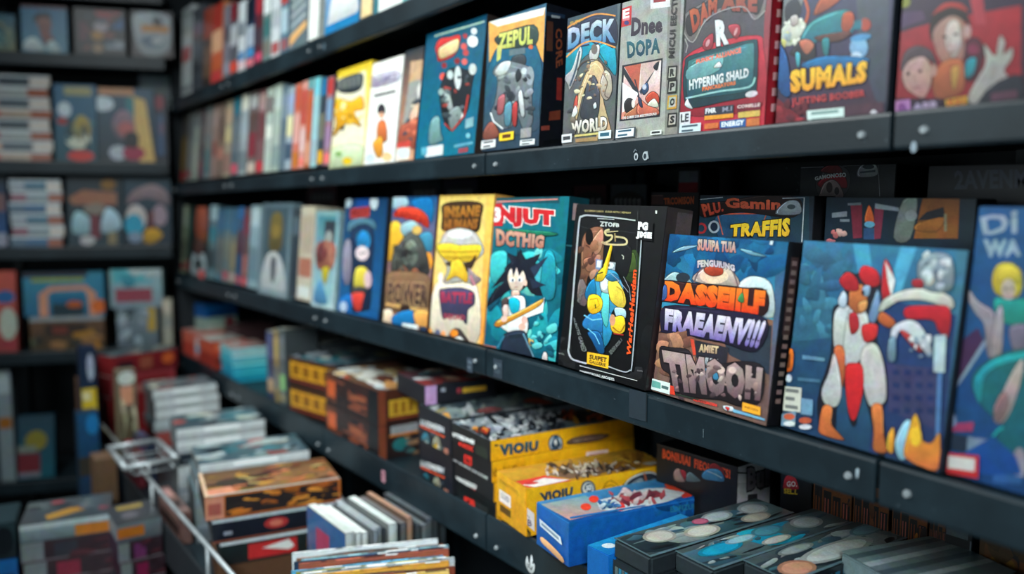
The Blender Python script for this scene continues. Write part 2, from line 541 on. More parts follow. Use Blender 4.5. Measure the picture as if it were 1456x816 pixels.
shelf_mark(1, 1000, 616, .002, .012, lambda a: a.bg((90, 105, 112)), 'paint_chip')
shelf_mark(0, 1299, 209, .007, .012, lambda a: a.ell(.5, .5, .45, .45, (150, 165, 178)), 'paint_chip')
shelf_mark(3, 461, 66, .02, .02, lambda a: a.ell(.5, .5, .4, .4, (70, 88, 100)), 'round_mark')

# ------------------------------------------------------------------ rear rack across the end of the aisle
ZR = [CAMZ + .80, CAMZ + .562, CAMZ + .178, CAMZ - .132, CAMZ - .517, CAMZ - 1.0]
rear = empty('shelving_unit', REAR)
tag(rear, 'dark steel rack across the far end of the aisle, in the left background', 'shelf')
for z in ZR:
    bd = box_obj('shelf_board', -1.25, 0, .004, .36, z - .02, z, M_SHELF, rear, .001)
    lp = lip_mesh(-1.25, 0, z + .0015, .045, 0)
    lp.transform(Matrix(((0,-1,0,-1.25),(1,0,0,0),(0,0,1,0),(0,0,0,1))))   # turned to face along the aisle
    link('shelf_lip', lp, bd, M_SHELF)
for x in (-1.235, -.62, -.015):
    box_obj('upright', x - .015, x + .015, .35, .38, 0, 2.55, M_SHELF, rear)
box_obj('back_panel', -1.25, 0, .381, .39, .1, 2.55, M_DARK, rear)

# ------------------------------------------------------------------ low stepped display bench in front of the racks
XB = .455
bench = empty('display_bench', Matrix.Translation((.62, 1.9, 0)))
tag(bench, 'low dark display bench with grey edge rails, running below the wall racks', 'display stand')
BI = Matrix.Translation((-.62, -1.9, 0))
def bfix(o, par=bench): o.data.transform(BI); o.parent = par; return o
bfix(box_obj('bench_top', XB, .796, .95, 3.1, ZE - .025, ZE, M_SHELF))
bfix(box_obj('bench_body', XB + .03, .795, .98, 3.08, .0, ZE - .026, M_DARK))
bfix(box_obj('side_panel', XB - .006, XB, .95, 3.1, ZE - .06, ZE + .035, M_DARK))
def rod(name, pts, r, mat, parent=None, seg=8):
    bm = bmesh.new()
    for p, q in zip(pts, pts[1:]):
        p, q = Vector(p), Vector(q); d = q - p
        m = Matrix.Translation((p+q)/2) @ d.to_track_quat('Z', 'Y').to_matrix().to_4x4()
        bmesh.ops.create_cone(bm, cap_ends=True, segments=seg, radius1=r, radius2=r, depth=d.length + r, matrix=m)
    o = link(name, bm_mesh(bm, name), parent, mat)
    for p in o.data.polygons: p.use_smooth = True
    return o
ztop = CAMZ - .70
bfix(rod('edge_rail', [(XB, .97, ztop), (XB, 3.08, ztop)], .005, M_STEEL))
for y in (.975, 1.7, 2.2, 3.05):
    bfix(rod('rail_post', [(XB, y, ZE - .02), (XB, y, ztop)], .0045, M_STEEL))

M_WOOD, _b, _p = nodemat('brown_wood')
_w = _b.nodes.new('ShaderNodeTexWave'); _w.inputs['Scale'].default_value = 8; _w.inputs['Distortion'].default_value = 6
_r = _b.nodes.new('ShaderNodeValToRGB'); _r.color_ramp.elements[0].color = (.10, .05, .03, 1); _r.color_ramp.elements[1].color = (.19, .10, .06, 1)
_b.links.new(_w.outputs[1], _r.inputs[0]); _b.links.new(_r.outputs[0], _p.inputs[0])
bfix(box_obj('end_post', .40, .437, 2.99, 3.03, 0, CAMZ - .555, M_WOOD))
bfix(box_obj('end_panel', .437, .455, 2.95, 3.1, 0, CAMZ - .47, M_DARK))
# lower step on the aisle side of the bench
ZG = CAMZ - 1.0
step = empty('display_plinth', Matrix.Translation((.22, 2.2, 0)))
tag(step, 'lower dark plinth standing in the aisle, carrying the stacks at bottom left', 'display stand')
SI = Matrix.Translation((-.22, -2.2, 0))
def sfix(o, par=step): o.data.transform(SI); o.parent = par; return o
sfix(box_obj('plinth_top', .02, .43, 1.5, 2.95, ZG - .02, ZG, M_SHELF))
sfix(box_obj('plinth_body', .05, .41, 1.53, 2.92, 0, ZG - .021, M_DARK))

# ------------------------------------------------------------------ light
def area(name, loc, size, sy, energy, col, rot=(0,0,0)):
    l = bpy.data.lights.new(name, 'AREA'); l.shape = 'RECTANGLE'; l.size = size; l.size_y = sy; l.energy = energy; l.color = col
    o = bpy.data.objects.new(name, l); COL.objects.link(o); o.location = loc; o.rotation_euler = rot
    return o
def aim(o, tgt):
    o.rotation_euler = (Vector(tgt) - o.location).to_track_quat('-Z', 'Y').to_euler(); return o
k1 = area('overhead_light', (-.45, 1.45, 2.7), .4, .9, 30, (.94, 1, .99)); aim(k1, (.75, 1.45, 1.2)); k1.data.spread = radians(120)
k3 = area('overhead_light', (.05, 2.2, 2.72), .35, .9, 25, (.9, .99, 1)); aim(k3, (.6, 2.1, .8)); k3.data.spread = radians(150)  # added overhead fill that brightens the bench stacks, not a known fixture
k2 = area('aisle_fill', (-.75, -.85, 2.15), .5, .5, 5.5, (.86, .97, 1)); aim(k2, (.85, 1.15, .95)); k2.data.spread = radians(46)  # added fill from behind the camera, narrowed to spare the near right end
area('aisle_fill', (-1.45, .95, 1.55), .9, 1.2, 7, (.8, .95, 1), (0, radians(-84), 0))  # added low side fill onto the rack fronts, stands for no real lamp
w = bpy.data.worlds.new('world'); SC.world = w; w.use_nodes = True
w.node_tree.nodes['Background'].inputs[0].default_value = (.28, .58, .72, 1)
w.node_tree.nodes['Background'].inputs[1].default_value = .07
SC.view_settings.view_transform = 'Standard'
SC.view_settings.look = 'None'
SC.view_settings.exposure = 0
# ------------------------------------------------------------------ generic printed designs (soft-focus stock)
def bands(bg, lst, c1=None):
    """spine print: background plus blocks (x0,y0,x1,y1,colour) in unit coordinates"""
    def f(a):
        a.unit().bg(bg, c1)
        for q in lst:
            if len(q) == 3: a.rect(.08, q[0], .92, q[1], q[2])
            else: a.rect(q[0], q[1], q[2], q[3], q[4])
    return f

def cover(bg0, bg1, title=None, body=None, foot=None, seed=1, frame_c=None, n=10):
    """front print: graded ground, a lettering block, a figure made of blobs, small foot labels"""
    def f(a):
        r = random.Random(seed)
        a.unit().bg(bg0, bg1)
        cols = body or [(120, 120, 120)]
        a.fuzz(.1, .3, .9, .9, [tuple(.6*bg1[i] + .4*c[i] for i in range(3)) for c in cols], 7, .16, seed + 5, 1.5)
        cx = .5 + r.uniform(-.08, .08)
        m = cols[0]
        a.blob([(cx-.3,.92),(cx-.22,.6),(cx-.12,.5),(cx+.1,.5),(cx+.24,.62),(cx+.3,.92)], m, tuple(.6*x for x in m))
        a.ell(cx, .42, .12, .11, cols[1 % len(cols)])
        a.blob([(cx-.15,.4),(cx-.1,.29),(cx+.06,.28),(cx+.16,.4),(cx+.05,.36),(cx-.06,.37)], tuple(.35*x for x in m))
        a.fuzz(cx-.3, .5, cx+.3, .9, cols, n, .06, seed, 1.8)
        if title:
            c, y0, y1 = title
            dk = tuple(x*.25 for x in c)
            a.blob([(.08,y0+.02),(.5,y0-.02),(.92,y0+.02),(.9,y1),(.5,y1+.03),(.1,y1)], dk)
            k = r.randint(4, 6)
            for i in range(k):
                x = .13 + .75*i/k
                a.quad((x, y0+.03), (x+.55/k, y0+.02), (x+.6/k, y1-.02), (x+.03, y1-.01), c, tuple(.75*x_ for x_ in c))
        if foot:
            x = .06
            for i, c in enumerate(foot):
                a.rect(x, .93, x + .22, .985, c); x += .3
        if frame_c:
            for q in ((0,0,.05,1),(.95,0,1,1),(0,0,1,.035),(0,.97,1,1)): a.rect(*q, frame_c)
    return f

def toplay(bg0, bg1, cols, seed, n=14, band=None):
    def f(a):
        a.unit().bg(bg0, bg1)
        a.fuzz(.08, .1, .92, .9, cols, n, .12, seed, 1.7)
        if band: a.rect(.08, .68, .92, .9, band)
    return f

def sideprint(bg, c, c2=None, seed=3):
    """front edge of a lying case: long lettering strip"""
    def f(a):
        r = random.Random(seed)
        a.unit().bg(bg)
        x = .06
        while x < .9:
            w_ = r.uniform(.03, .09)
            a.rect(x, .28, min(x + w_, .94), .72, c if r.random() < .7 else (c2 or c)); x += w_ + .02
    return f

W_, K_, GR = (222, 226, 222), (16, 18, 22), (120, 130, 135)
XS = XF + .012
def stand(name, label, cat, z, px0, px1, pyt, t, cols, art, lean=0, yaw=0, off=XS, facing='x', h=None, group=None, gain=1.0, mat=None, body='carton', stickers=None):
    mw, w, d, hh = stand_geo(z, off, px0, px1, pyt, t, lean, yaw, facing, h)
    if DEBUG: print('%-40s w %.3f h %.3f' % (label[:40], w, hh))
    return make_box(name, label, cat, mw, w, d, hh, cols, art, group, gain, mat, .0012, body, stickers)
DEBUG = False

# ---------------- top shelf: cases and boxes in soft focus, from the far corner towards the camera
A_ROW = [
 (258, 271, 15, 'white', (190,195,195), bands((185,192,192), [(.45,.62,(175,60,62)),(.05,.3,(150,160,160)),(.9,.97,(120,125,128))])),
 (272, 287, 15, 'charcoal grey', (70,74,80), bands((72,76,84), [(.2,.35,(110,90,110)),(.6,.8,(50,54,60))])),
 (288, 299, 14, 'rust-red topped', (120,90,80), bands((60,52,50), [(.02,.4,(150,60,45)),(.5,.9,(110,80,60))])),
 (299, 316, 12, 'orange and cream', (190,120,80), bands((170,90,60), [(.0,.32,(165,50,40)),(.34,.62,(225,170,130)),(.62,.85,(200,90,45)),(.86,1,(200,60,60))])),
 (317, 326, 10, 'mauve-grey', (120,115,125), bands((120,118,128), [(.3,.5,(80,75,85)),(.8,.95,(150,150,165))])),
 (326, 337, 8, 'tomato-footed dark', (60,50,55), bands((82,84,92), [(.0,.25,(120,35,45)),(.3,.6,(180,185,190)),(.82,.97,(225,70,45))])),
 (338, 348, 5, 'silvery white', (205,212,214), bands((205,212,214), [(.3,.5,(120,130,140)),(.72,.85,(80,130,180)),(.86,.97,(230,190,195))])),
 (349, 361, 2, 'navy and white', (40,55,80), bands((45,62,90), [(.0,.35,(22,30,42)),(.4,.7,(170,182,195)),(.72,.85,(70,140,195)),(.88,.98,(225,120,130))])),
 (362, 372, None, 'maroon', (95,40,50), bands((90,40,50), [(.25,.45,(170,50,60)),(.6,.8,(70,60,70)),(.88,.97,(215,75,110))])),
 (373, 384, None, 'pale green and white', (150,170,160), bands((110,130,130), [(.3,.5,(225,232,230)),(.55,.75,(60,110,110)),(.8,.95,(120,115,105))])),
 (385, 397, None, 'off-white', (215,220,220), bands((205,212,214), [(.1,.3,(235,238,238)),(.5,.7,(170,178,185)),(.85,.97,(170,80,80))])),
 (398, 409, None, 'red-badged blue', (80,110,130), bands((92,120,138), [(.3,.5,(180,60,50)),(.55,.8,(170,195,205)),(.86,.97,(150,90,95))])),
]
for i, (x0, x1, yt, nm, bc, art) in enumerate(A_ROW):
    h = None if yt is not None else .255
    stand('game_case', 'blurred %s case, %s from the far corner on the top shelf' % (nm, ORD[i]), 'game case', ZA, x0, x1, yt or 0, .15,
          {'all': bc, 'front': bc}, {'front': art}, lean=3, h=h, group='blurred cases on the top shelf', mat=M_GLOSS, body='case')
def a_grey(a):
    a.unit().bg((112,128,134), (96,112,118))
    for i in range(7):
        y = .25 + i*.09
        a.quad((.1, y+.05), (.85, y-.02), (.85, y+.02), (.1, y+.09), (165,178,182))
    a.quad((.05,.86),(.9,.76),(.9,.83),(.05,.95),(230,175,110))
stand('game_case', 'grey striped cover with an orange band, on the top shelf', 'game case', ZA, 410, 437, 0, .04, {'all': (80,90,95)}, {'front': a_grey}, 4, h=.27, mat=M_GLOSS, body='case')
stand('game_case', 'narrow bright white case beside the grey striped cover, top shelf', 'game case', ZA, 438, 452, 0, .13, {'all': (235,240,232)}, {'front': bands((240,243,236), [(.2,.25,(220,222,215))])}, 4, h=.27, mat=M_GLOSS, body='case')
def a_face(a):
    a.unit().bg((190,215,228), (30,120,175))
    a.ell(.5,.4,.2,.2,(205,205,210)); a.blob([(.3,.42),(.35,.2),(.62,.18),(.72,.4),(.6,.3),(.42,.3)], (70,60,70))
    a.blob([(.1,.85),(.25,.62),(.75,.6),(.95,.8),(.9,.9),(.1,.92)], (242,246,246)); a.ell(.5,.47,.12,.1,(170,130,130))
    a.rect(0,.9,1,1,(35,125,180))
stand('game_case', 'pale blue cover with a small head, on the top shelf', 'game case', ZA, 461, 510, 0, .03, {'all': (120,160,185)}, {'front': a_face}, 4, h=.25, mat=M_GLOSS, body='case')
stand('game_case', 'narrow cream case between two pale covers, top shelf', 'game case', ZA, 513, 528, 0, .13, {'all': (240,212,160)}, {'front': bands((240,212,160), [(.25,.4,(230,190,130))])}, 4, h=.25, mat=M_GLOSS, body='case')
def a_wht(a):
    a.unit().bg((240,246,240), (232,240,235))
    a.poly([(0,0),(.08,0),(.12,1),(0,1)], (60,120,130)); a.blob([(.62,.9),(.7,.75),(.9,.72),(1,.8),(1,.97),(.65,1)], (120,200,205))
    a.ell(.5,.5,.22,.16,(214,226,222))
stand('game_case', 'large white cover with a teal corner, nearest on the top shelf', 'game case', ZA, 530, 602, 0, .03, {'all': (225,232,228)}, {'front': a_wht}, 4, h=.25, mat=M_GLOSS, body='case')

# ---------------- second shelf, blurred run of cases from the far corner
B_ROW = [
 (256, 263, 160, 'olive brown', (96,80,50), [(.0,.35,(60,60,62)),(.4,.8,(110,90,50)),(.85,.98,(140,35,45))]),
 (264, 271, 159, 'ash grey', (120,124,124), [(.1,.4,(96,100,104)),(.85,.95,(150,80,85))]),
 (272, 280, 157, 'sage and white', (150,160,150), [(.0,.25,(110,116,118)),(.5,.9,(165,172,160))]),
 (281, 287, 155, 'dark plum', (76,60,70), [(.2,.5,(100,92,92)),(.75,.95,(120,60,80))]),
 (288, 298, 152, 'slate and teal', (110,122,126), [(.1,.4,(130,124,124)),(.6,.9,(60,110,118))]),
 (299, 306, 150, 'dusty pink', (150,124,118), [(.05,.3,(166,140,134)),(.5,.7,(140,80,80))]),
 (307, 316, 148, 'brown', (122,102,92), [(.2,.5,(100,78,72)),(.6,.75,(180,120,105))]),
 (317, 326, 144, 'cream and grey', (160,150,130), [(.1,.3,(190,160,130)),(.35,.55,(205,190,140)),(.7,.95,(150,110,100))]),
 (327, 337, 140, 'teal topped', (80,98,108), [(.0,.22,(30,110,130)),(.3,.7,(105,118,126)),(.85,.97,(210,80,100))]),
 (338, 349, 136, 'white headed silver', (150,162,166), [(.0,.2,(215,215,200)),(.3,.6,(160,172,180)),(.7,.95,(110,122,128))]),
 (350, 362, 132, 'dark brown', (108,96,94), [(.05,.2,(170,170,170)),(.25,.5,(90,66,62)),(.5,.8,(128,40,55)),(.86,.98,(200,180,165))]),
 (363, 373, 129, 'wine red', (120,80,84), [(.05,.25,(170,140,136)),(.3,.6,(110,60,64)),(.86,.98,(200,50,62))]),
 (374, 384, 126, 'chalk white', (176,188,178), [(.1,.3,(120,110,108)),(.45,.6,(226,232,220))]),
 (385, 395, 121, 'pale sage', (166,180,170), [(.02,.3,(186,198,188)),(.7,.95,(130,148,146))]),
 (396, 403, 121, 'slate blue', (90,110,124), [(.1,.4,(130,146,160))]),
 (404, 413, 124, 'ivory and navy', (150,164,176), [(.1,.3,(150,165,196)),(.35,.6,(222,216,166)),(.68,.88,(50,74,96))]),
 (414, 423, 120, 'coral and orange', (200,110,90), [(.05,.3,(190,84,60)),(.35,.7,(215,160,150)),(.8,.97,(190,110,36))]),
 (424, 431, 116, 'pink striped', (214,150,140), [(.1,.5,(186,70,56)),(.55,.8,(222,190,186)),(.88,.97,(240,120,110))]),
 (432, 439, 113, 'terracotta', (180,100,66), [(.0,.12,(90,160,166)),(.2,.6,(196,92,60)),(.7,.95,(214,150,120))]),
 (440, 449, 111, 'pale turquoise', (150,190,196), [(.0,.2,(110,190,200)),(.7,.95,(150,170,180))]),
 (450, 458, 112, 'yellow-footed dark', (56,66,76), [(.0,.2,(40,110,150)),(.4,.7,(110,110,96)),(.82,.97,(220,160,36))]),
 (459, 468, 110, 'violet and red', (150,110,120), [(.02,.2,(180,60,56)),(.25,.5,(120,150,180)),(.55,.8,(150,120,150)),(.86,.97,(230,110,110))]),
]
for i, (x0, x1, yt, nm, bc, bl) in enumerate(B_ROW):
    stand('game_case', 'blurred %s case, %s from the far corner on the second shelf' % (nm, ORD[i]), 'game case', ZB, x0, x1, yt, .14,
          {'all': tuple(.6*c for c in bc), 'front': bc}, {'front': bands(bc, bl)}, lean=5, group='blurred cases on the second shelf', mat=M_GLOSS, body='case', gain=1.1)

# ---------------- third shelf, blurred run
C_ROW = [
 (257, 263, 292, .13, 'pale green', (120,136,110), bands((126,138,112), [(.0,.3,(170,180,160)),(.5,.8,(90,96,80)),(.85,.95,(130,50,56))])),
 (264, 268, 294, .13, 'dark green', (50,70,62), bands((50,70,64), [(.1,.4,(70,100,90)),(.8,.95,(150,50,60))])),
 (294, 305, 292, .13, 'light blue', (120,160,175), bands((90,120,130), [(.0,.2,(170,200,210)),(.3,.5,(30,130,150)),(.6,.85,(70,80,84))])),
 (306, 314, 297, .13, 'steel blue', (60,100,126), bands((74,106,124), [(.0,.3,(40,100,140)),(.4,.9,(110,112,110))])),
 (315, 324, 296, .13, 'grey and pink', (120,122,120), bands((110,126,128), [(.0,.3,(50,110,140)),(.4,.7,(126,132,120)),(.85,.97,(180,80,90))])),
 (325, 333, 296, .13, 'blue headed tan', (110,116,112), bands((116,120,110), [(.0,.35,(30,100,140)),(.45,.8,(150,140,110)),(.85,.97,(190,160,150))])),
 (334, 341, 294, .13, 'bright blue', (40,90,140), bands((46,84,120), [(.0,.15,(26,110,176)),(.3,.6,(90,44,56)),(.88,.98,(190,80,90))])),
 (342, 350, 296, .13, 'maroon and rose', (110,70,74), bands((104,72,74), [(.1,.35,(130,40,56)),(.6,.85,(170,110,104)),(.88,.98,(214,90,96))])),
 (351, 365, 292, .13, 'pale grey blue', (160,184,192), bands((140,166,176), [(.05,.25,(186,206,212)),(.5,.9,(110,136,148))])),
]
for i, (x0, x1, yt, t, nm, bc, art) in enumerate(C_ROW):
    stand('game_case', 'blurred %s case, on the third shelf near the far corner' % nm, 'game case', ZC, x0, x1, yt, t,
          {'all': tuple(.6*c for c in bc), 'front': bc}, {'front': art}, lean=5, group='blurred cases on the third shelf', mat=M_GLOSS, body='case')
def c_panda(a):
    a.unit().bg((34,44,44),(20,24,28)); a.blob([(.3,.0),(.8,.0),(.85,.45),(.3,.42)], (176,84,54)); a.ell(.5,.56,.3,.12,(90,60,56))
    a.blob([(.1,.95),(.2,.66),(.45,.72),(.8,.64),(.95,.9)], (170,186,190)); a.ell(.5,.8,.2,.08,(24,28,32)); a.ell(.72,.93,.2,.06,(216,56,50))
stand('game_case', 'dark cover with an orange patch and white figure, third shelf far end', 'game case', ZC, 269, 293, 294, .03, {'all': (30,40,40)}, {'front': c_panda}, 5, mat=M_GLOSS, body='case')
def c_slate(a):
    a.unit().bg((92,116,126),(120,140,146)); a.rect(.1,.05,.9,.93,(62,84,94)); a.blob([(.35,.14),(.7,.14),(.72,.48),(.32,.5)], (104,90,44))
    a.ell(.52,.3,.14,.08,(140,116,50)); a.blob([(.14,.95),(.2,.62),(.5,.52),(.8,.64),(.88,.95)], (196,200,200), (170,176,176)); a.blob([(.42,.6),(.58,.6),(.56,.82),(.46,.84)], (70,76,84)); a.rect(.05,.93,.95,.99,(130,150,156))
stand('game_case', 'grey cover with an olive middle and white figure, third shelf', 'game case', ZC, 366, 408, 289, .03, {'all': (110,134,142)}, {'front': c_slate}, 5, mat=M_GLOSS, body='case', stickers=None)
stand('game_case', 'dark grey case edge beside the cream spine, third shelf', 'game case', ZC, 410, 420, 296, .12, {'all': (40,50,56)}, {'front': bands((50,60,68), [(.1,.3,(80,96,104))])}, 5, mat=M_GLOSS, body='case')
stand('game_case', 'cream spine left of the brown-figure cover, third shelf', 'game case', ZC, 421, 441, 293, .12, {'all': (190,180,160)}, {'front': bands((192,182,164), [(.1,.5,(176,160,140)),(.55,.75,(170,110,90)),(.85,.97,(210,216,210))])}, 5, mat=M_GLOSS, body='case')
def c_brown(a):
    a.unit().bg((120,160,168),(170,196,198)); a.rect(.1,.05,.88,.95,(70,130,142),(150,190,196)); a.rect(.4,.1,.86,.32,(54,60,68)); a.ell(.6,.28,.16,.08,(150,156,150))
    a.blob([(.12,.34),(.86,.33),(.88,.55),(.6,.62),(.15,.58)], (156,96,80)); a.fuzz(.2,.36,.8,.56,[(120,60,60),(180,120,96),(96,56,60)],9,.07,4); a.blob([(.4,.6),(.7,.58),(.6,.74),(.5,.74)], (180,166,40)); a.ell(.3,.9,.16,.05,(170,150,50))
    a.blob([(.1,.95),(.3,.72),(.5,.78),(.7,.95)], (80,140,180))
stand('game_case', 'pale framed cover with a brown figure, third shelf', 'game case', ZC, 442, 475, 300, .03, {'all': (130,160,166)}, {'front': c_brown}, 5, mat=M_GLOSS, body='case')

# ---------------- second shelf, face-out covers
def b_yellow(a):
    a.crop(364, 0).bg((236,200,40),(228,232,190))
    a.quad((452,455),(625,400),(610,830),(430,830),(232,226,196)); a.blob([(458,470),(530,430),(605,420),(600,500),(540,530),(470,520)], (52,60,66))
    for i in range(5): a.quad((468+i*27,462-i*8),(482+i*27,456-i*8),(486+i*27,508-i*6),(470+i*27,512-i*6),(120,126,120))
    a.blob([(430,590),(470,560),(540,575),(600,545),(612,620),(560,640),(600,720),(520,700),(440,780),(455,690)], (226,164,36))
    a.fuzz(440,570,600,740,[(70,66,50),(240,190,60),(150,110,30),(246,222,150)],12,14,5)
    a.crop(364, 204); a.blob([(440,30),(600,10),(600,130),(430,140)], (196,214,170)); a.ell(520,100,28,22,(220,180,30)); a.ell(470,60,20,16,(120,160,90))
stand('game_box', 'yellow boxed game with dark lettering at left end of face-out row, second shelf', 'game box', ZB, 468, 516, 101, .035, {'all': (220,190,60)}, {'front': b_yellow}, 7)
def b_white(a):
    a.crop(364, 0).bg((246,246,238),(236,238,232))
    a.blob([(655,440),(800,400),(815,455),(700,495),(650,490)], (186,180,196)); a.text('GAMEZ', (668,448),(800,412),(804,452),(672,490),(120,112,140))
    a.quad((672,538),(795,510),(795,525),(672,555),(40,44,50)); a.ell(714,625,24,36,(50,48,56)); a.ell(714,655,16,18,(215,160,130)); a.blob([(690,800),(695,700),(735,690),(745,800)], (206,110,60))
    a.crop(364, 204); a.blob([(665,0),(715,-40),(720,60),(690,80)], (232,150,50)); a.ell(745,75,30,26,(236,190,140)); a.ell(650,85,26,26,(190,205,215))
stand('game_box', 'white boxed game with a tiny figure, between yellow and peach boxes', 'game box', ZB, 517, 560, 91, .035, {'all': (236,236,228)}, {'front': b_white}, 7)
def b_peach(a):
    a.crop(364, 0).bg((40,52,60),(206,150,120))
    a.poly([(880,350),(1015,320),(1010,430),(870,470)], (196,160,124)); a.poly([(870,470),(1010,430),(985,700),(830,740)], (150,150,146)); a.ell(960,520,42,64,(228,226,218)); a.blob([(880,640),(960,560),(985,620),(960,790),(860,820)], (222,180,150))
    a.blob([(820,730),(870,690),(985,660),(985,830),(815,830)], (170,84,64)); a.fuzz(850,560,980,800,[(216,120,90),(60,70,80),(230,210,190)],12,18,8)
    a.crop(364,204); a.quad((700,30),(880,0),(870,90),(690,120),(226,214,196)); a.ell(840,55,34,30,(206,222,226)); a.quad((780,0),(880,-20),(880,20),(780,30),(196,70,60))
stand('game_box', 'peach boxed game with pale figures, left of the teal robot box', 'game box', ZB, 562, 588, 73, .035, {'all': (60,60,62)}, {'front': b_peach}, 7)
def b_teal(a):
    a.crop(600, 0, 3.709).bg((6,82,112),(10,104,130))
    a.quad((66,196),(330,118),(330,108),(66,186),(170,205,190))
    a.blob([(70,250),(95,205),(150,195),(200,185),(196,250),(160,300),(90,325),(80,290)], (200,50,48)); a.blob([(88,262),(120,235),(190,205),(188,262),(150,290),(98,308)], (246,206,150))
    for x, y, r, c in ((228,190,12,(176,50,52)),(222,245,16,(214,90,84)),(232,278,15,(190,70,70)),(225,325,15,(226,100,92)),(186,322,15,(130,36,44)),(118,345,14,(140,40,46)),(112,405,18,(232,86,70)),(275,165,16,(226,240,238)),(268,218,28,(240,248,246))): a.ell(x,y,r,r*1.1,c)
    a.blob([(95,470),(130,380),(180,355),(240,370),(280,345),(262,470),(238,590),(160,690),(115,640),(100,560)], (34,42,48), (26,30,36))
    a.ell(190,410,18,62,(206,214,210)); a.ell(150,395,16,24,(196,206,204)); a.ell(268,365,20,30,(196,206,204)); a.ell(102,485,14,18,(150,170,172)); a.blob([(118,480),(145,490),(170,600),(130,560)], (168,182,178)); a.ell(200,608,18,22,(222,232,228)); a.blob([(140,600),(190,560),(210,600),(160,690)], (120,136,134))
    a.line([(245,500),(225,610),(160,690),(120,650)], 9, (176,54,46)); a.fuzz(110,400,255,620,[(60,72,78),(90,104,108),(20,24,28),(150,60,54)],16,14,9)
    a.quad((232,630),(275,615),(272,665),(230,680),(130,170,180)); a.ell(245,715,12,14,(120,190,200)); a.quad((170,765),(270,745),(268,760),(170,780),(90,160,180)); a.quad((195,785),(245,775),(243,800),(193,808),(150,70,80))
    a.quad((25,775),(115,762),(110,816),(20,830),(216,222,220)); a.blob([(50,640),(90,615),(100,700),(110,740),(40,760)], (110,150,150)); a.quad((0,780),(30,776),(28,816),(0,820),(90,170,190))
stand('game_box', 'teal boxed game with a black robot and red burst logo', 'game box', ZB, 590, 674, 49, .04, {'all': (60,50,46), 'top': (150,190,176)}, {'front': b_teal}, 7)

def b_creature(a):
    a.crop(600, 0, 3.709).bg((20,92,124),(46,64,80))
    a.poly([(350,115),(650,40),(640,330),(575,180),(440,170),(355,330)], (232,170,84)); a.poly([(350,112),(652,38),(640,80),(400,140)], (246,244,232))
    a.blob([(360,330),(420,230),(560,190),(630,330),(620,560),(600,690),(340,700),(330,480)], (16,104,136),(58,70,84))
    a.blob([(398,190),(590,130),(600,235),(450,255),(400,235)], (50,70,66))
    a.text('ZEPUL', (404,180),(588,132),(584,232),(400,262),(226,226,120),(190,200,96), ol=(44,56,50), bold=.05)
    a.quad((398,240),(425,235),(415,310),(395,325),(206,210,110)); a.ell(575,248,12,12,(210,110,60))
    a.quad((462,262),(545,250),(545,282),(462,295),(100,116,124)); a.blob([(480,300),(540,290),(545,340),(480,340)], (60,66,72))
    a.blob([(375,385),(400,340),(450,320),(500,330),(560,350),(590,390),(580,520),(585,640),(540,690),(500,600),(480,660),(430,680),(385,640),(362,600),(385,540),(400,420)], (124,134,140), (92,100,106))
    a.blob([(385,380),(420,330),(470,325),(450,380),(410,400)], (206,214,214)); a.ell(540,375,16,18,(200,210,210)); a.ell(570,400,22,50,(150,160,164))
    a.fuzz(400,390,575,600,[(60,66,74),(90,98,104),(150,160,164),(44,50,58)],34,16,11)
    a.blob([(405,520),(440,500),(430,590),(400,600)], (170,96,100)); a.blob([(480,560),(505,540),(500,660),(480,650)], (180,60,60)); a.line([(365,595),(380,640),(430,680)], 8, (226,232,232)); a.blob([(510,500),(530,480),(545,600),(525,610)], (196,206,206)); a.blob([(440,560),(475,540),(470,650),(440,660)], (90,140,156))
    a.blob([(330,690),(370,640),(410,700),(390,730),(330,735)], (140,80,66)); a.quad((524,680),(580,672),(578,722),(522,730),(150,152,150))
stand('game_box', 'teal and cream boxed game with a grey creature and yellow lettering', 'game box', ZB, 685, 766, 31, .085, {'all': (24,26,32), 'top': (214,214,204)},
      {'front': b_creature, 'right': lambda a: (a.crop(600,0,3.709).bg((26,30,40),(18,20,26)), a.quad((655,60),(755,78),(752,98),(655,82),(44,66,92)), a.quad((682,78),(728,86),(728,98),(682,92),(190,196,200)),
        a.quad((660,110),(692,116),(688,270),(655,268),(96,60,48)), a.text('CORE', (738,150),(742,340),(706,360),(704,150),(150,80,52),bold=.03), a.quad((712,410),(738,412),(735,530),(708,525),(150,50,44)),
        a.quad((672,590),(730,580),(728,630),(668,636),(120,56,40)), a.quad((628,665),(672,662),(672,685),(628,688),(150,70,58)), a.quad((640,740),(735,730),(735,755),(640,765),(12,14,18)))}, 4,
      stickers=[('front', 'yellow_label', lambda a: (a.crop(600,0,3.709), a.quad((415,705),(490,692),(488,735),(413,745),(246,206,40)), a.quad((430,712),(475,705),(474,726),(429,732),(90,50,20)))),
                ('front', 'price_sticker', lambda a: a.crop(600,0,3.709).sticker((320,745),(395,735),(393,775),(318,788),(226,230,230))),
                ('front', 'price_sticker', lambda a: a.crop(600,0,3.709).sticker((524,740),(602,732),(600,762),(522,770),(214,222,222)))])

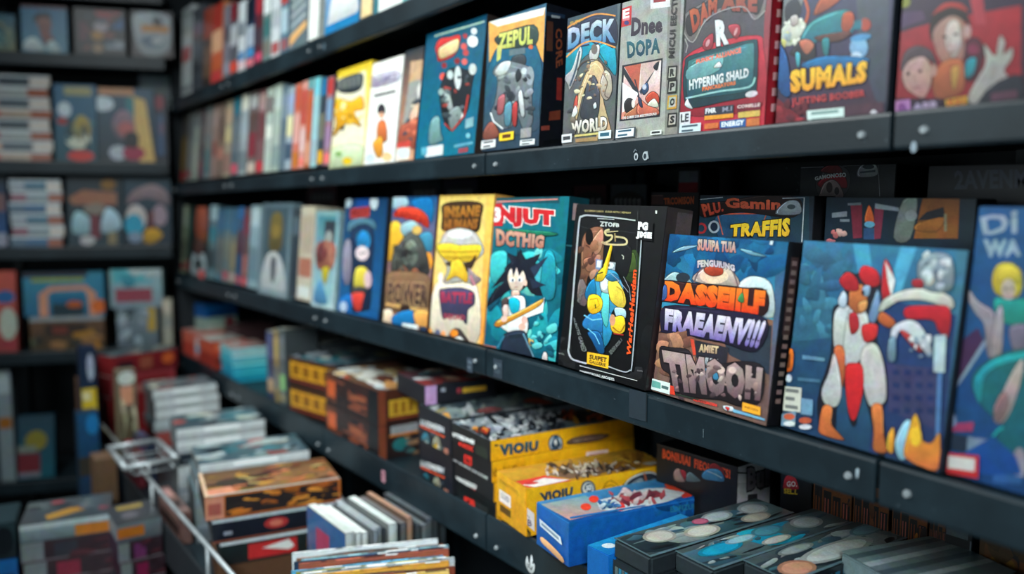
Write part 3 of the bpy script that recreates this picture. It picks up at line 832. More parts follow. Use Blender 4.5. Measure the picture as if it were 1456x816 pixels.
def b_deck(a):
    a.crop(728, 0).bg((84,100,108),(96,96,92))
    a.poly([(300,110),(600,15),(600,110),(300,200)], (50,72,88)); a.text('SUPER MEGA', (330,125),(500,75),(500,100),(330,150),(190,160,60),bold=.03)
    a.blob([(300,300),(430,240),(580,250),(590,420),(540,380),(450,300),(330,420),(300,440)], (14,136,160)); a.blob([(490,270),(560,240),(590,300),(590,430),(530,350)], (20,160,184))
    a.blob([(312,190),(400,120),(480,85),(590,110),(590,270),(500,235),(420,240),(310,300)], (34,44,66))
    a.text('DECK', (320,165),(590,105),(588,245),(318,285),(200,214,222),(70,130,176), ol=(24,36,64), olw=.05, bold=.055, arch=.12)
    a.line([(306,165),(360,130),(480,80),(590,90)], 9, (226,150,70), smooth=True); a.line([(308,325),(400,250),(480,235),(590,270)], 9, (230,160,84), smooth=True)
    a.blob([(300,440),(345,390),(385,270),(400,300),(370,420),(330,510),(318,480)], (190,194,196)); a.line([(330,490),(365,390),(385,290)], 10, (60,80,100), smooth=True)
    a.blob([(360,640),(372,560),(400,470),(430,400),(470,330),(520,380),(530,470),(520,560),(555,700),(560,760),(480,780),(490,640),(470,500),(430,480),(400,560),(370,680)], (226,196,150),(176,150,116))
    a.blob([(430,470),(470,430),(500,520),(490,660),(440,680),(390,660),(410,560)], (72,76,84)); a.blob([(470,260),(500,260),(490,330),(450,350),(440,300)], (206,208,204)); a.ell(470,280,18,30,(120,110,104))
    a.blob([(350,660),(375,600),(372,540),(355,580)], (196,84,70)); a.blob([(340,675),(360,600),(375,640)], (236,240,240)); a.blob([(505,470),(530,400),(565,430),(570,520),(540,570),(510,540)], (206,196,176),(150,140,126))
    a.line([(372,400),(400,360),(450,340),(500,350),(540,400)], 6, (90,74,64), smooth=True); a.line([(455,440),(440,520),(470,500)], 5, (110,80,64)); a.line([(520,420),(545,470),(530,540),(560,560)], 5, (100,90,80), smooth=True)
    a.fuzz(360,350,560,560,[(240,220,180),(160,130,104),(206,180,140),(110,96,88)],26,9,21); a.blob([(465,600),(480,580),(485,610),(470,620)], (220,230,240))
    a.text('WORLD', (340,690),(545,660),(545,740),(340,765),(240,236,224),(190,180,160), ol=(60,56,54), bold=.05); a.quad((360,768),(500,752),(500,764),(360,780),(206,190,120)); a.quad((365,790),(490,778),(490,800),(365,810),(160,130,90))
    a.fuzz(310,600,350,790,[(120,110,100),(70,72,76)],6,14,2)
stand('game_box', 'grey teal boxed game titled DECK with pale marble figure', 'game box', ZB, 799, 873, 26, .045, {'all': (30,34,38), 'front': (80,90,96)}, {'front': b_deck}, 3,
      stickers=[('front', 'price_sticker', lambda a: a.crop(728,0).sticker((290,768),(348,760),(346,808),(290,814),(220,224,224),rows=1)), ('front', 'price_sticker', lambda a: a.crop(728,0).sticker((500,748),(572,740),(570,786),(498,792),(206,222,226),(40,90,110),1))])

def b_dopa(a):
    a.crop(728, 0).bg((158,162,158),(164,164,156))
    a.poly([(888,0),(962,0),(946,762),(868,775)], (132,132,124)); a.quad((788,-30),(900,-30),(900,38),(788,52),(222,222,222)); a.quad((805,-10),(875,-20),(875,8),(805,16),(150,30,40))
    a.quad((622,50),(682,30),(678,142),(620,156),(196,40,44)); a.text('E', (630,58),(670,45),(668,100),(630,112),(240,240,240),bold=.05); a.ell(652,130,14,12,(60,60,120)); a.quad((630,108),(670,98),(670,112),(630,120),(230,140,140))
    a.text('Dnee', (682,100),(858,92),(856,185),(676,208),(62,52,66),(46,38,52),bold=.055); a.text('DOPA', (652,235),(845,212),(843,305),(658,335),(40,96,110),(24,66,84),bold=.055, ol=(196,200,196), olw=.02)
    a.poly([(628,372),(858,330),(842,664),(612,690)], (40,40,48)); a.poly([(640,380),(850,342),(834,654),(622,678)], (236,232,228),(206,120,100))
    a.poly([(640,380),(735,362),(720,520)], (186,96,76)); a.poly([(735,362),(850,342),(735,520)], (206,178,170)); a.poly([(634,420),(640,385),(722,520),(720,560)], (46,50,58)); a.poly([(834,360),(815,395),(725,520),(735,540)], (58,64,76)); a.blob([(806,380),(836,350),(826,400)], (30,34,44))
    a.poly([(630,470),(720,530),(690,600),(628,640)], (240,240,238)); a.blob([(640,590),(665,558),(695,575),(690,620),(650,640)], (44,40,44)); a.blob([(640,660),(690,620),(720,590),(710,660)], (196,120,86)); a.blob([(740,500),(770,470),(778,510),(750,540)], (50,78,110)); a.ell(755,495,12,16,(190,196,206))
    a.blob([(760,560),(800,520),(836,545),(832,600),(790,600)], (190,70,50)); a.blob([(770,600),(810,560),(836,600),(820,610)], (232,222,206)); a.blob([(715,650),(730,570),(775,600),(830,620),(830,652)], (214,110,86)); a.blob([(720,560),(735,560),(745,610),(728,600)], (50,60,90)); a.ell(692,590,10,24,(230,220,214))
    a.line([(700,450),(718,520),(726,560)], 6, (60,60,70)); a.text('DIE GAMBE DER MEISTERSOUND', (632,664),(826,640),(825,655),(632,680),(220,222,220),bold=.03)
    for i, (tc, y) in enumerate((('R',372),('P',452),('O',540),('S',640))):
        a.quad((890,y+5),(942,y),(938,y+78),(884,y+84),(196,150,60) if i==2 else (40,42,40)); a.quad((898,y+14),(935,y+10),(932,y+66),(893,y+72),(176,176,164)); a.text(tc, (903,y+20),(930,y+17),(927,y+60),(899,y+65),(36,38,38),bold=.06)
    a.text('MICUI EECTE', (892,330),(912,-20),(945,-30),(925,330),(50,50,50),bold=.03)
stand('game_box', 'grey boxed game titled DNEE DOPA with a framed picture', 'game box', ZB, 875, 963, 4, .04, {'all': (110,112,108), 'front': (150,150,146)}, {'front': b_dopa}, 3,
      stickers=[('front', 'price_sticker', lambda a: (a.crop(728,0), a.quad((594,736),(712,722),(708,780),(590,792),(60,70,78)), a.sticker((600,740),(702,728),(698,774),(596,786),(226,232,234),(50,90,110),2))),
                ('front', 'price_sticker', lambda a: a.crop(728,0).sticker((795,745),(858,738),(857,764),(793,770),(216,220,214),(40,44,46),1))])

def b_shald(a):
    a.crop(728, 0).bg((70,66,74),(186,46,60))
    a.poly([(965,0),(1440,0),(1430,270),(1380,220),(980,330),(958,420)], (76,72,80)); a.blob([(960,430),(980,330),(1120,250),(1390,200),(1432,280),(1425,600),(955,650)], (176,40,58))
    a.blob([(985,80),(1080,20),(1200,-60),(1420,-60),(1440,60),(1380,110),(1320,40),(1200,60),(1100,120),(1030,240),(975,170)], (120,112,112)); a.blob([(1000,90),(1080,35),(1200,-60),(1420,-60),(1420,40),(1385,85),(1310,20),(1200,40),(1090,100),(1020,205),(990,160)], (44,42,50))
    a.text('DAM', (1010,60),(1170,-30),(1165,70),(1030,190),(190,90,50),(150,60,44), ol=(30,28,34), bold=.06); a.text('ARE', (1190,-40),(1400,-60),(1395,70),(1190,60),(176,86,60),(140,60,50), ol=(30,28,34), bold=.06)
    a.line([(985,80),(975,170),(1030,240),(1100,120),(1200,60),(1320,40),(1380,110),(1440,60)], 7, (150,146,146), smooth=True); a.line([(985,220),(1000,260),(990,300)], 7, (150,146,146))
    a.text('R', (1155,115),(1225,105),(1235,250),(1165,265),(226,230,232),ol=(50,46,54),bold=.06); a.blob([(1085,260),(1100,220),(1145,190),(1140,270),(1100,285)], (166,50,66)); a.blob([(1230,150),(1290,140),(1300,190),(1270,220)], (160,50,66)); a.ell(1115,245,10,22,(206,150,160),20); a.ell(1275,180,8,24,(206,150,160),20)
    a.blob([(985,370),(1010,320),(1200,265),(1370,225),(1400,260),(1395,470),(1370,540),(1200,580),(1020,615),(985,580),(975,470)], (28,74,84),(22,50,60)); a.blob([(1000,375),(1030,335),(1200,290),(1355,245),(1380,275),(1372,460),(1345,515),(1180,545),(1020,560),(995,520)], (70,136,140),(24,70,82))
    a.blob([(1010,380),(1190,310),(1180,400),(1010,460)], (110,170,172)); a.blob([(1000,560),(985,600),(1030,620),(1010,580)], (214,222,222)); a.line([(990,560),(1180,520),(1350,495),(1385,440)], 10, (150,196,196), smooth=True); a.ell(1365,535,36,18,(206,196,200),-12)
    a.text('FUNKY ALLIANCE', (1050,340),(1305,270),(1305,300),(1050,365),(236,110,80),bold=.05, ol=(240,220,210), olw=.015)
    a.text('HYPERING SHALD', (1010,455),(1350,385),(1348,440),(1010,515),(240,242,240),(190,206,208),bold=.045, ol=(40,70,76), olw=.03); a.text('PANCREATORS', (1085,495),(1275,460),(1275,482),(1085,520),(226,120,70),bold=.05); a.blob([(1150,385),(1180,350),(1195,380)], (226,236,236))
    a.quad((1098,615),(1265,595),(1262,645),(1096,660),(50,54,66)); a.text('FMR', (1104,618),(1165,612),(1164,640),(1103,648),(226,226,226),bold=.05); a.text('M.I', (1200,610),(1255,604),(1254,630),(1200,638),(150,150,166),bold=.03)
    a.quad((1098,660),(1262,645),(1261,668),(1097,684),(226,150,50)); a.quad((1285,592),(1420,580),(1418,625),(1284,640),(110,34,46)); a.text('CONELLE', (1285,600),(1415,585),(1413,605),(1285,618),(226,206,200),bold=.04); a.quad((1290,640),(1414,626),(1413,660),(1290,672),(206,176,90))
    a.quad((1185,690),(1335,672),(1333,722),(1184,732),(40,90,150)); a.text('ENERGY', (1195,695),(1325,680),(1323,712),(1194,724),(226,232,236),bold=.05); a.quad((1338,678),(1412,670),(1411,712),(1336,720),(190,110,60)); a.quad((1098,705),(1178,697),(1177,728),(1097,736),(206,110,60))
    a.quad((958,640),(1020,634),(1016,706),(956,712),(216,220,220)); a.text('LE', (965,650),(1010,645),(1008,692),(963,698),(50,54,60),bold=.04)
stand('game_box', 'maroon boxed game with a teal glass plate and orange lettering', 'game box', ZB, 965, 1087, 0, .05, {'all': (40,38,44), 'right': (150,34,44)}, {'front': b_shald,
      'right': lambda a: (a.unit().bg((150,30,42),(170,40,52)), [a.quad((.2,.06+i*.07),(.8,.04+i*.07),(.8,.075+i*.07),(.2,.095+i*.07),(226,170,170)) for i in range(13)])}, 3, h=.262,
      stickers=[('front', 'price_sticker', lambda a: a.crop(728,0).sticker((960,712),(1082,698),(1080,750),(956,762),(200,216,220),(70,90,100),2))])

def b_sumals(a):
    a.crop(1092, 0).bg((20,66,116),(62,40,54))
    a.poly([(500,-60),(690,-60),(690,640),(610,560),(520,300)], (66,76,90),(56,62,76)); a.blob([(40,-60),(200,-60),(180,60),(110,160),(40,200)], (110,116,124)); a.blob([(100,40),(160,-10),(190,60),(160,110),(110,130)], (24,34,50))
    a.blob([(60,200),(90,150),(140,100),(215,130),(190,200),(130,260),(80,250)], (206,214,196)); a.fuzz(80,120,200,250,[(230,236,214),(206,206,110),(150,170,170)],14,14,3); a.blob([(130,100),(165,85),(175,130),(140,150)], (190,180,176))
    a.line([(205,-20),(230,60),(215,130)], 16, (190,84,50), smooth=True); a.blob([(260,80),(320,-30),(430,-40),(400,10),(310,70)], (170,74,40)); 
    a.blob([(185,220),(230,140),(330,80),(440,55),(490,90),(480,190),(400,190),(310,215),(250,260),(200,250)], (20,136,146),(14,100,116)); a.line([(200,215),(260,130),(400,70)], 8, (90,190,196), smooth=True); a.blob([(430,80),(480,70),(492,130),(450,190),(420,160)], (176,74,44)); a.ell(555,140,32,36,(170,66,50)); a.quad((490,120),(535,115),(535,165),(490,170),(14,110,120))
    a.blob([(130,300),(190,230),(260,240),(270,330),(220,345),(150,320)], (40,40,48)); a.blob([(180,240),(230,225),(265,260),(220,310)], (190,110,84)); a.blob([(270,210),(470,180),(420,230),(320,240)], (90,50,44)); a.blob([(310,230),(350,220),(345,310),(320,310)], (24,120,126)); a.blob([(160,300),(185,310),(180,380),(165,370)], (70,170,180)); a.ell(520,270,52,60,(120,170,206)); a.ell(505,320,30,24,(190,214,230)); a.ell(530,215,60,20,(70,140,190),-10)
    a.blob([(190,370),(330,320),(560,330),(540,370),(300,400)], (14,104,156)); a.blob([(50,250),(110,320),(130,540),(60,500)], (16,80,140)); a.poly([(45,560),(210,690),(42,715)], (110,30,40))
    a.text('SUMALS', (128,400),(572,345),(560,470),(132,532),(246,196,50),(226,150,36), ol=(40,30,30), olw=.045, bold=.07); a.text('JUSTING BOOBER', (135,560),(555,510),(555,560),(138,612),(190,70,70),bold=.035)
    a.fuzz(60,590,220,700,[(140,40,50),(90,30,40)],10,20,6); a.quad((232,620),(660,580),(660,690),(232,710),(70,44,58)); a.ell(605,650,20,24,(206,206,210))
stand('game_box', 'blue boxed game titled SUMALS in yellow letters', 'game box', ZB, 1103, 1260, 0, .05, {'all': (30,34,42), 'front': (80,86,94)}, {'front': b_sumals}, 3, h=.262, gain=1.0,
      stickers=[('front', 'price_sticker', lambda a: a.crop(1092,0).sticker((228,632),(440,612),(438,690),(230,708),(206,226,220),(120,150,146),2))])

def b_red(a):
    a.crop(1092, 0).bg((60,50,90),(50,24,40))
    a.poly([(720,190),(1000,110),(1440,30),(1440,560),(720,560)], (190,34,50),(150,26,40)); a.poly([(720,80),(880,60),(900,110),(720,170)], (90,60,100)); a.poly([(1140,-40),(1220,-40),(1240,140),(1180,140)], (200,60,76)); a.ell(775,10,36,34,(150,150,50))
    a.blob([(920,150),(960,60),(1040,30),(1130,80),(1150,160),(1120,120),(1060,90),(980,110),(950,200),(930,230)], (36,22,24)); a.blob([(930,90),(1000,20),(1100,20),(1140,70),(1040,40)], (186,50,44))
    a.blob([(935,200),(960,140),(1040,90),(1110,120),(1120,220),(1110,330),(1040,380),(980,340),(950,270)], (196,150,136),(176,120,110)); a.blob([(1020,140),(1080,120),(1100,250),(1060,330),(1010,260)], (226,206,196)); a.ell(1005,210,14,8,(50,34,36)); a.ell(1070,195,14,8,(50,34,36)); a.line([(1030,300),(1060,296)], 8, (140,60,60)); a.line([(1035,220),(1032,262),(1046,266)], 5, (150,100,90))
    a.ell(1135,180,22,40,(206,166,156)); a.blob([(1000,350),(1100,340),(1120,430),(1100,530),(960,560),(940,440)], (190,100,60)); a.blob([(1040,400),(1090,380),(1060,520)], (206,150,70)); a.blob([(1130,240),(1200,220),(1230,320),(1180,450),(1120,440)], (80,24,44)); a.ell(1170,280,34,30,(140,40,76)); a.blob([(1130,350),(1185,330),(1170,420),(1125,440)], (30,150,166))
    a.blob([(755,400),(780,300),(850,260),(930,290),(960,370),(900,330),(820,330),(780,380)], (84,66,74)); a.blob([(765,420),(800,350),(880,320),(925,370),(930,470),(890,555),(820,530),(780,490)], (206,170,160),(190,140,128)); a.ell(800,420,12,9,(50,34,40)); a.ell(868,405,12,9,(50,34,40)); a.ell(945,400,18,36,(196,150,140)); a.line([(835,500),(870,492)], 7, (140,70,70)); a.line([(838,420),(830,465),(848,468)], 5, (160,110,104))
    a.blob([(1140,560),(1180,470),(1240,360),(1230,250),(1280,310),(1300,310),(1320,205),(1352,240),(1340,310),(1390,270),(1390,330),(1345,400),(1370,440),(1300,470),(1250,560),(1190,640)], (196,188,180),(166,156,156)); a.line([(1270,340),(1290,420),(1250,500)], 6, (140,128,128)); a.ell(1285,400,24,30,(176,160,156))
    a.blob([(1240,520),(1440,430),(1440,680),(1200,680)], (24,28,44)); a.quad((722,575),(810,565),(810,690),(722,698),(190,130,190)); a.ell(765,620,26,34,(130,70,140)); a.quad((815,580),(985,560),(985,650),(812,665),(50,34,56)); a.text('ABB', (825,590),(965,572),(965,625),(825,645),(176,160,186),bold=.05); a.quad((815,665),(1030,645),(1028,685),(815,690),(186,30,56))
    a.quad((1010,570),(1135,545),(1132,640),(1012,655),(206,166,40)); a.text('D31', (1025,572),(1120,556),(1118,612),(1025,625),(206,70,40),bold=.05); a.quad((1250,590),(1395,570),(1395,645),(1248,660),(130,120,60)); a.quad((1270,530),(1420,510),(1420,560),(1270,578),(90,50,70))
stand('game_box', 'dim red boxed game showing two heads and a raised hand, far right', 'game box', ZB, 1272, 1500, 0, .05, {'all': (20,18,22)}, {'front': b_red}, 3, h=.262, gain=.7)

# ---------------- third shelf, the sharp face-out row
def c_blueboy(a):
    a.crop(470, 265, 3.474).bg((20,58,96),(30,90,140))
    a.ell(85,75,20,30,(170,190,200)); a.ell(215,80,20,34,(190,206,210)); a.poly([(130,50),(190,45),(190,100),(120,105)], (20,70,140)); a.quad((98,110),(195,98),(192,150),(96,160),(170,60,56)); a.text('PICCO', (104,116),(188,106),(186,140),(103,150),(110,30,34),bold=.05)
    a.blob([(85,230),(90,180),(150,155),(215,170),(225,215),(190,195),(140,190),(105,215)], (70,110,130)); a.blob([(100,240),(140,190),(195,195),(215,260),(205,400),(190,620),(110,620),(95,400)], (26,44,70))
    a.blob([(65,470),(68,290),(100,275),(100,460)], (136,130,150)); a.ell(163,265,34,48,(46,150,206)); a.ell(157,330,33,36,(226,206,206)); a.blob([(150,220),(185,235),(180,290),(135,280)], (36,130,190)); a.ell(150,330,5,7,(40,40,60)); a.ell(170,328,5,7,(40,40,60))
    a.blob([(115,480),(125,410),(160,395),(185,420),(180,500),(120,505)], (216,196,70)); a.ell(185,460,18,44,(206,176,180)); a.blob([(108,500),(175,500),(165,540),(110,540)], (60,60,60)); a.blob([(105,530),(165,525),(160,570),(150,610),(125,612),(108,570)], (206,60,50)); a.blob([(40,560),(100,530),(110,620),(220,610),(230,670),(40,640)], (24,96,160)); a.ell(65,595,18,26,(170,190,210))
stand('game_box', 'dark blue boxed game with a blue-capped figure, leftmost of sharp face-out row', 'game box', ZC, 480, 538, 283, .045, {'all': (30,50,70), 'right': (40,40,44)}, {'front': c_blueboy}, 6)
def c_gorilla(a):
    a.crop(470, 265, 3.474).bg((14,84,140),(176,120,70))
    a.blob([(290,60),(370,50),(380,95),(300,110)], (170,206,220)); a.blob([(400,70),(500,60),(500,180),(440,130)], (20,110,170))
    a.blob([(280,200),(330,170),(360,230),(340,330),(290,370),(275,300)], (246,176,50)); a.ell(470,370,34,54,(246,160,50)); a.blob([(440,240),(500,230),(500,320),(460,310)], (60,130,160)); a.blob([(350,190),(420,170),(440,230),(360,240)], (150,190,200))
    a.blob([(315,130),(350,102),(430,108),(480,150),(484,205),(440,175),(380,158),(318,150)], (206,60,40)); a.text('RADICAL', (318,118),(482,165),(478,205),(318,148),(150,30,24),bold=.05,arch=.15)
    a.blob([(300,420),(310,330),(350,270),(400,220),(440,250),(470,310),(490,420),(440,455),(330,450)], (92,96,90),(40,38,38)); a.blob([(360,300),(400,260),(430,300),(425,380),(380,400),(355,350)], (110,120,108)); a.ell(428,215,24,22,(216,176,90)); a.ell(360,420,22,26,(150,90,66)); a.ell(418,430,20,26,(150,90,66)); a.fuzz(320,280,470,430,[(60,62,60),(80,84,78),(46,44,44)],20,14,31)
    a.blob([(270,440),(380,420),(490,450),(485,610),(270,600)], (120,90,66)); a.text('POWER', (285,470),(485,480),(480,590),(285,580),(96,70,60),(60,44,40), ol=(176,140,100), bold=.05); a.line([(275,580),(380,600),(480,612)], 14, (206,160,96), smooth=True)
    a.blob([(255,620),(305,610),(310,690),(255,690)], (230,200,170)); a.blob([(310,640),(400,610),(415,680),(320,690)], (24,110,170)); a.ell(370,600,26,16,(50,34,30)); a.blob([(415,620),(485,620),(480,700),(430,690)], (226,160,80)); a.quad((355,675),(435,685),(432,730),(355,715),(206,216,216)); a.quad((440,690),(485,695),(482,735),(440,725),(40,56,80))
stand('game_box', 'orange and blue boxed game with a dark gorilla shape', 'game box', ZC, 545, 607, 280, .045, {'all': (80,50,40)}, {'front': c_gorilla}, 6)
def c_gold(a):
    a.crop(470, 265, 3.474).bg((232,196,96),(236,150,60))
    a.poly([(520,55),(770,50),(745,520),(735,800),(500,740),(505,400)], (236,206,110),(232,190,120)); a.blob([(515,490),(600,480),(725,495),(720,790),(505,745)], (222,208,184))
    a.blob([(555,220),(552,150),(556,90),(650,72),(748,85),(745,150),(725,225),(640,205)], (58,40,26)); a.text('INSANE', (562,98),(742,92),(736,150),(562,158),(186,126,50),(150,90,34),bold=.06); a.text('HUMANS', (562,162),(732,158),(722,212),(562,222),(170,106,42),(140,84,34),bold=.06)
    a.blob([(545,270),(570,225),(640,205),(710,225),(745,275),(755,330),(690,400),(710,480),(640,470),(560,480),(575,400),(525,310)], (196,192,186),(160,156,152)); a.ell(640,235,60,24,(226,226,222))
    a.blob([(528,290),(590,280),(640,290),(742,290),(730,350),(690,372),(590,372),(545,340)], (246,196,50)); a.line([(540,320),(640,325),(735,320)], 5, (150,100,20)); a.line([(560,350),(640,352),(720,348)], 5, (150,100,20)); a.blob([(570,385),(600,372),(640,382),(690,372),(720,340),(700,400),(660,420)], (60,44,36))
    a.blob([(570,470),(590,420),(600,370),(640,360),(665,400),(680,440),(670,475),(620,445)], (240,186,50)); a.blob([(680,400),(720,440),(745,460),(700,490),(690,440)], (150,130,130)); a.line([(690,440),(715,490)], 12, (190,120,130)); a.ell(545,450,12,26,(230,226,220))
    a.blob([(538,520),(560,505),(640,500),(706,522),(712,580),(680,610),(672,680),(640,640),(590,640),(558,655),(545,600)], (60,58,86)); a.text('BATTLE', (545,518),(706,525),(700,580),(545,575),(180,60,84),(130,40,66),bold=.06); a.text('SQUAD', (560,625),(668,635),(664,668),(560,655),(160,60,80),bold=.05)
    a.blob([(580,760),(600,710),(640,705),(680,760),(690,790),(600,790)], (60,50,50)); a.ell(612,725,20,18,(226,130,40)); a.blob([(590,770),(640,740),(670,785),(600,785)], (226,222,216)); a.ell(530,725,14,20,(90,96,120)); a.ell(558,735,12,22,(226,150,90))
stand('game_box', 'golden yellow boxed game with a masked emblem and brown lettering', 'game box', ZC, 610, 686, 278, .045, {'all': (206,150,70)}, {'front': c_gold}, 6)
def c_injut(a):
    a.crop(680, 270, 3.136).bg((16,110,124),(14,80,100))
    a.poly([(50,28),(365,25),(362,60),(50,60)], (24,80,90)); a.quad((60,50),(355,38),(355,44),(60,57),(206,140,130))
    a.fuzz(40,280,340,760,[(30,150,160),(60,184,186),(12,96,116),(20,124,140),(110,206,200)],60,34,41,2.2); a.blob([(50,500),(130,440),(60,540)], (20,80,100)); a.blob([(240,360),(345,330),(340,400),(250,440)], (70,180,186)); a.blob([(60,290),(130,280),(110,420),(60,400)], (60,180,184)); a.blob([(300,280),(345,300),(340,480),(280,460)], (30,140,156))
    a.text('INJUT', (62,68),(342,92),(342,180),(60,158),(206,40,46),(186,30,40), ol=(236,232,226), olw=.05, bold=.09); a.quad((62,62),(110,60),(112,160),(60,160),(200,40,46)); a.text('3', (70,78),(104,76),(104,140),(70,146),(240,236,232),bold=.06)
    a.blob([(120,175),(340,190),(330,205),(200,200)], (30,120,90)); a.text('DCTHIG', (82,172),(300,204),(292,262),(84,250),(206,160,136),(170,110,96), ol=(40,30,34), olw=.04, bold=.07)
    hair = (26,30,42)
    a.blob([(40,520),(80,440),(130,400),(120,350),(150,320),(130,280),(180,300),(190,260),(215,310),(280,285),(255,330),(290,330),(250,370),(262,410),(290,470),(240,460),(220,430),(190,450),(150,440)], hair, sub=2); a.poly([(60,440),(130,400),(128,350)], hair); a.poly([(180,262),(192,330),(168,330)], hair); a.poly([(315,295),(235,350),(255,390)], (40,54,74)); a.poly([(305,425),(230,390),(245,440)], (34,44,62))
    a.blob([(135,380),(150,350),(190,345),(215,385),(210,420),(185,455),(155,450),(138,415)], (236,206,190)); a.poly([(130,400),(150,340),(160,390),(175,345),(185,385),(205,355),(218,400),(215,350),(170,320),(140,340)], hair); a.ell(155,402,11,10,(250,250,250)); a.ell(190,400,11,10,(250,250,250)); a.ell(157,403,5,8,(30,60,90)); a.ell(188,401,5,8,(30,60,90)); a.line([(165,435),(180,433)], 4, (150,80,80)); a.ell(214,415,8,14,(226,180,166)); a.line([(172,410),(168,422)], 3, (190,140,126))
    a.blob([(155,450),(185,450),(185,480),(155,480)], (220,180,164)); a.blob([(110,500),(150,475),(205,475),(215,520),(210,570),(125,580)], (226,230,230)); a.blob([(140,490),(165,480),(190,500),(180,550),(150,545)], (20,170,196)); a.blob([(110,490),(135,480),(135,520),(112,525)], (70,60,60)); a.blob([(115,520),(135,515),(138,570),(118,580)], (226,190,176))
    a.blob([(130,600),(215,560),(220,640),(150,640),(95,600)], (236,238,236)); a.blob([(125,640),(210,630),(230,700),(255,770),(200,780),(95,760),(110,690)], (40,50,66),(24,32,46)); a.line([(205,640),(250,760)], 8, (90,130,150)); a.line([(120,650),(85,745)], 7, (50,120,140)); a.quad((140,645),(200,640),(200,660),(140,664),(30,40,50))
    a.poly([(300,480),(292,545),(205,575),(130,600),(120,590),(200,555)], (226,232,232)); a.blob([(76,600),(90,582),(140,565),(220,525),(292,485),(280,515),(200,560),(110,605),(85,610)], (206,150,50),(170,110,34)); a.line([(90,590),(180,550),(285,492)], 5, (246,206,110), smooth=True)
    a.ell(210,580,14,18,(226,180,166)); a.ell(200,610,16,16,(216,170,156)); a.ell(120,575,14,14,(226,186,170)); a.blob([(230,660),(250,670),(250,695),(232,690)], (206,170,80)); a.blob([(290,750),(298,722),(312,730),(312,770),(296,775)], (206,196,196)); a.quad((25,688),(85,700),(85,707),(25,695),(160,100,90))
    a.fuzz(240,560,340,740,[(40,160,170),(14,80,100),(90,190,190)],14,16,43)
stand('game_box', 'teal boxed game titled INJUT with a spiky-haired swordsman', 'game box', ZC, 688, 790, 281, .042, {'all': (18,34,42), 'right': (14,52,62), 'top': (60,120,120)}, {'front': c_injut,
      'right': lambda a: (a.unit().bg((14,58,68),(10,34,44)), a.rect(.2,.04,.8,.14,(186,160,156)), a.rect(.35,.06,.65,.12,(150,60,66)), a.rect(.0,.29,1,.3,(60,120,130)))}, 6)

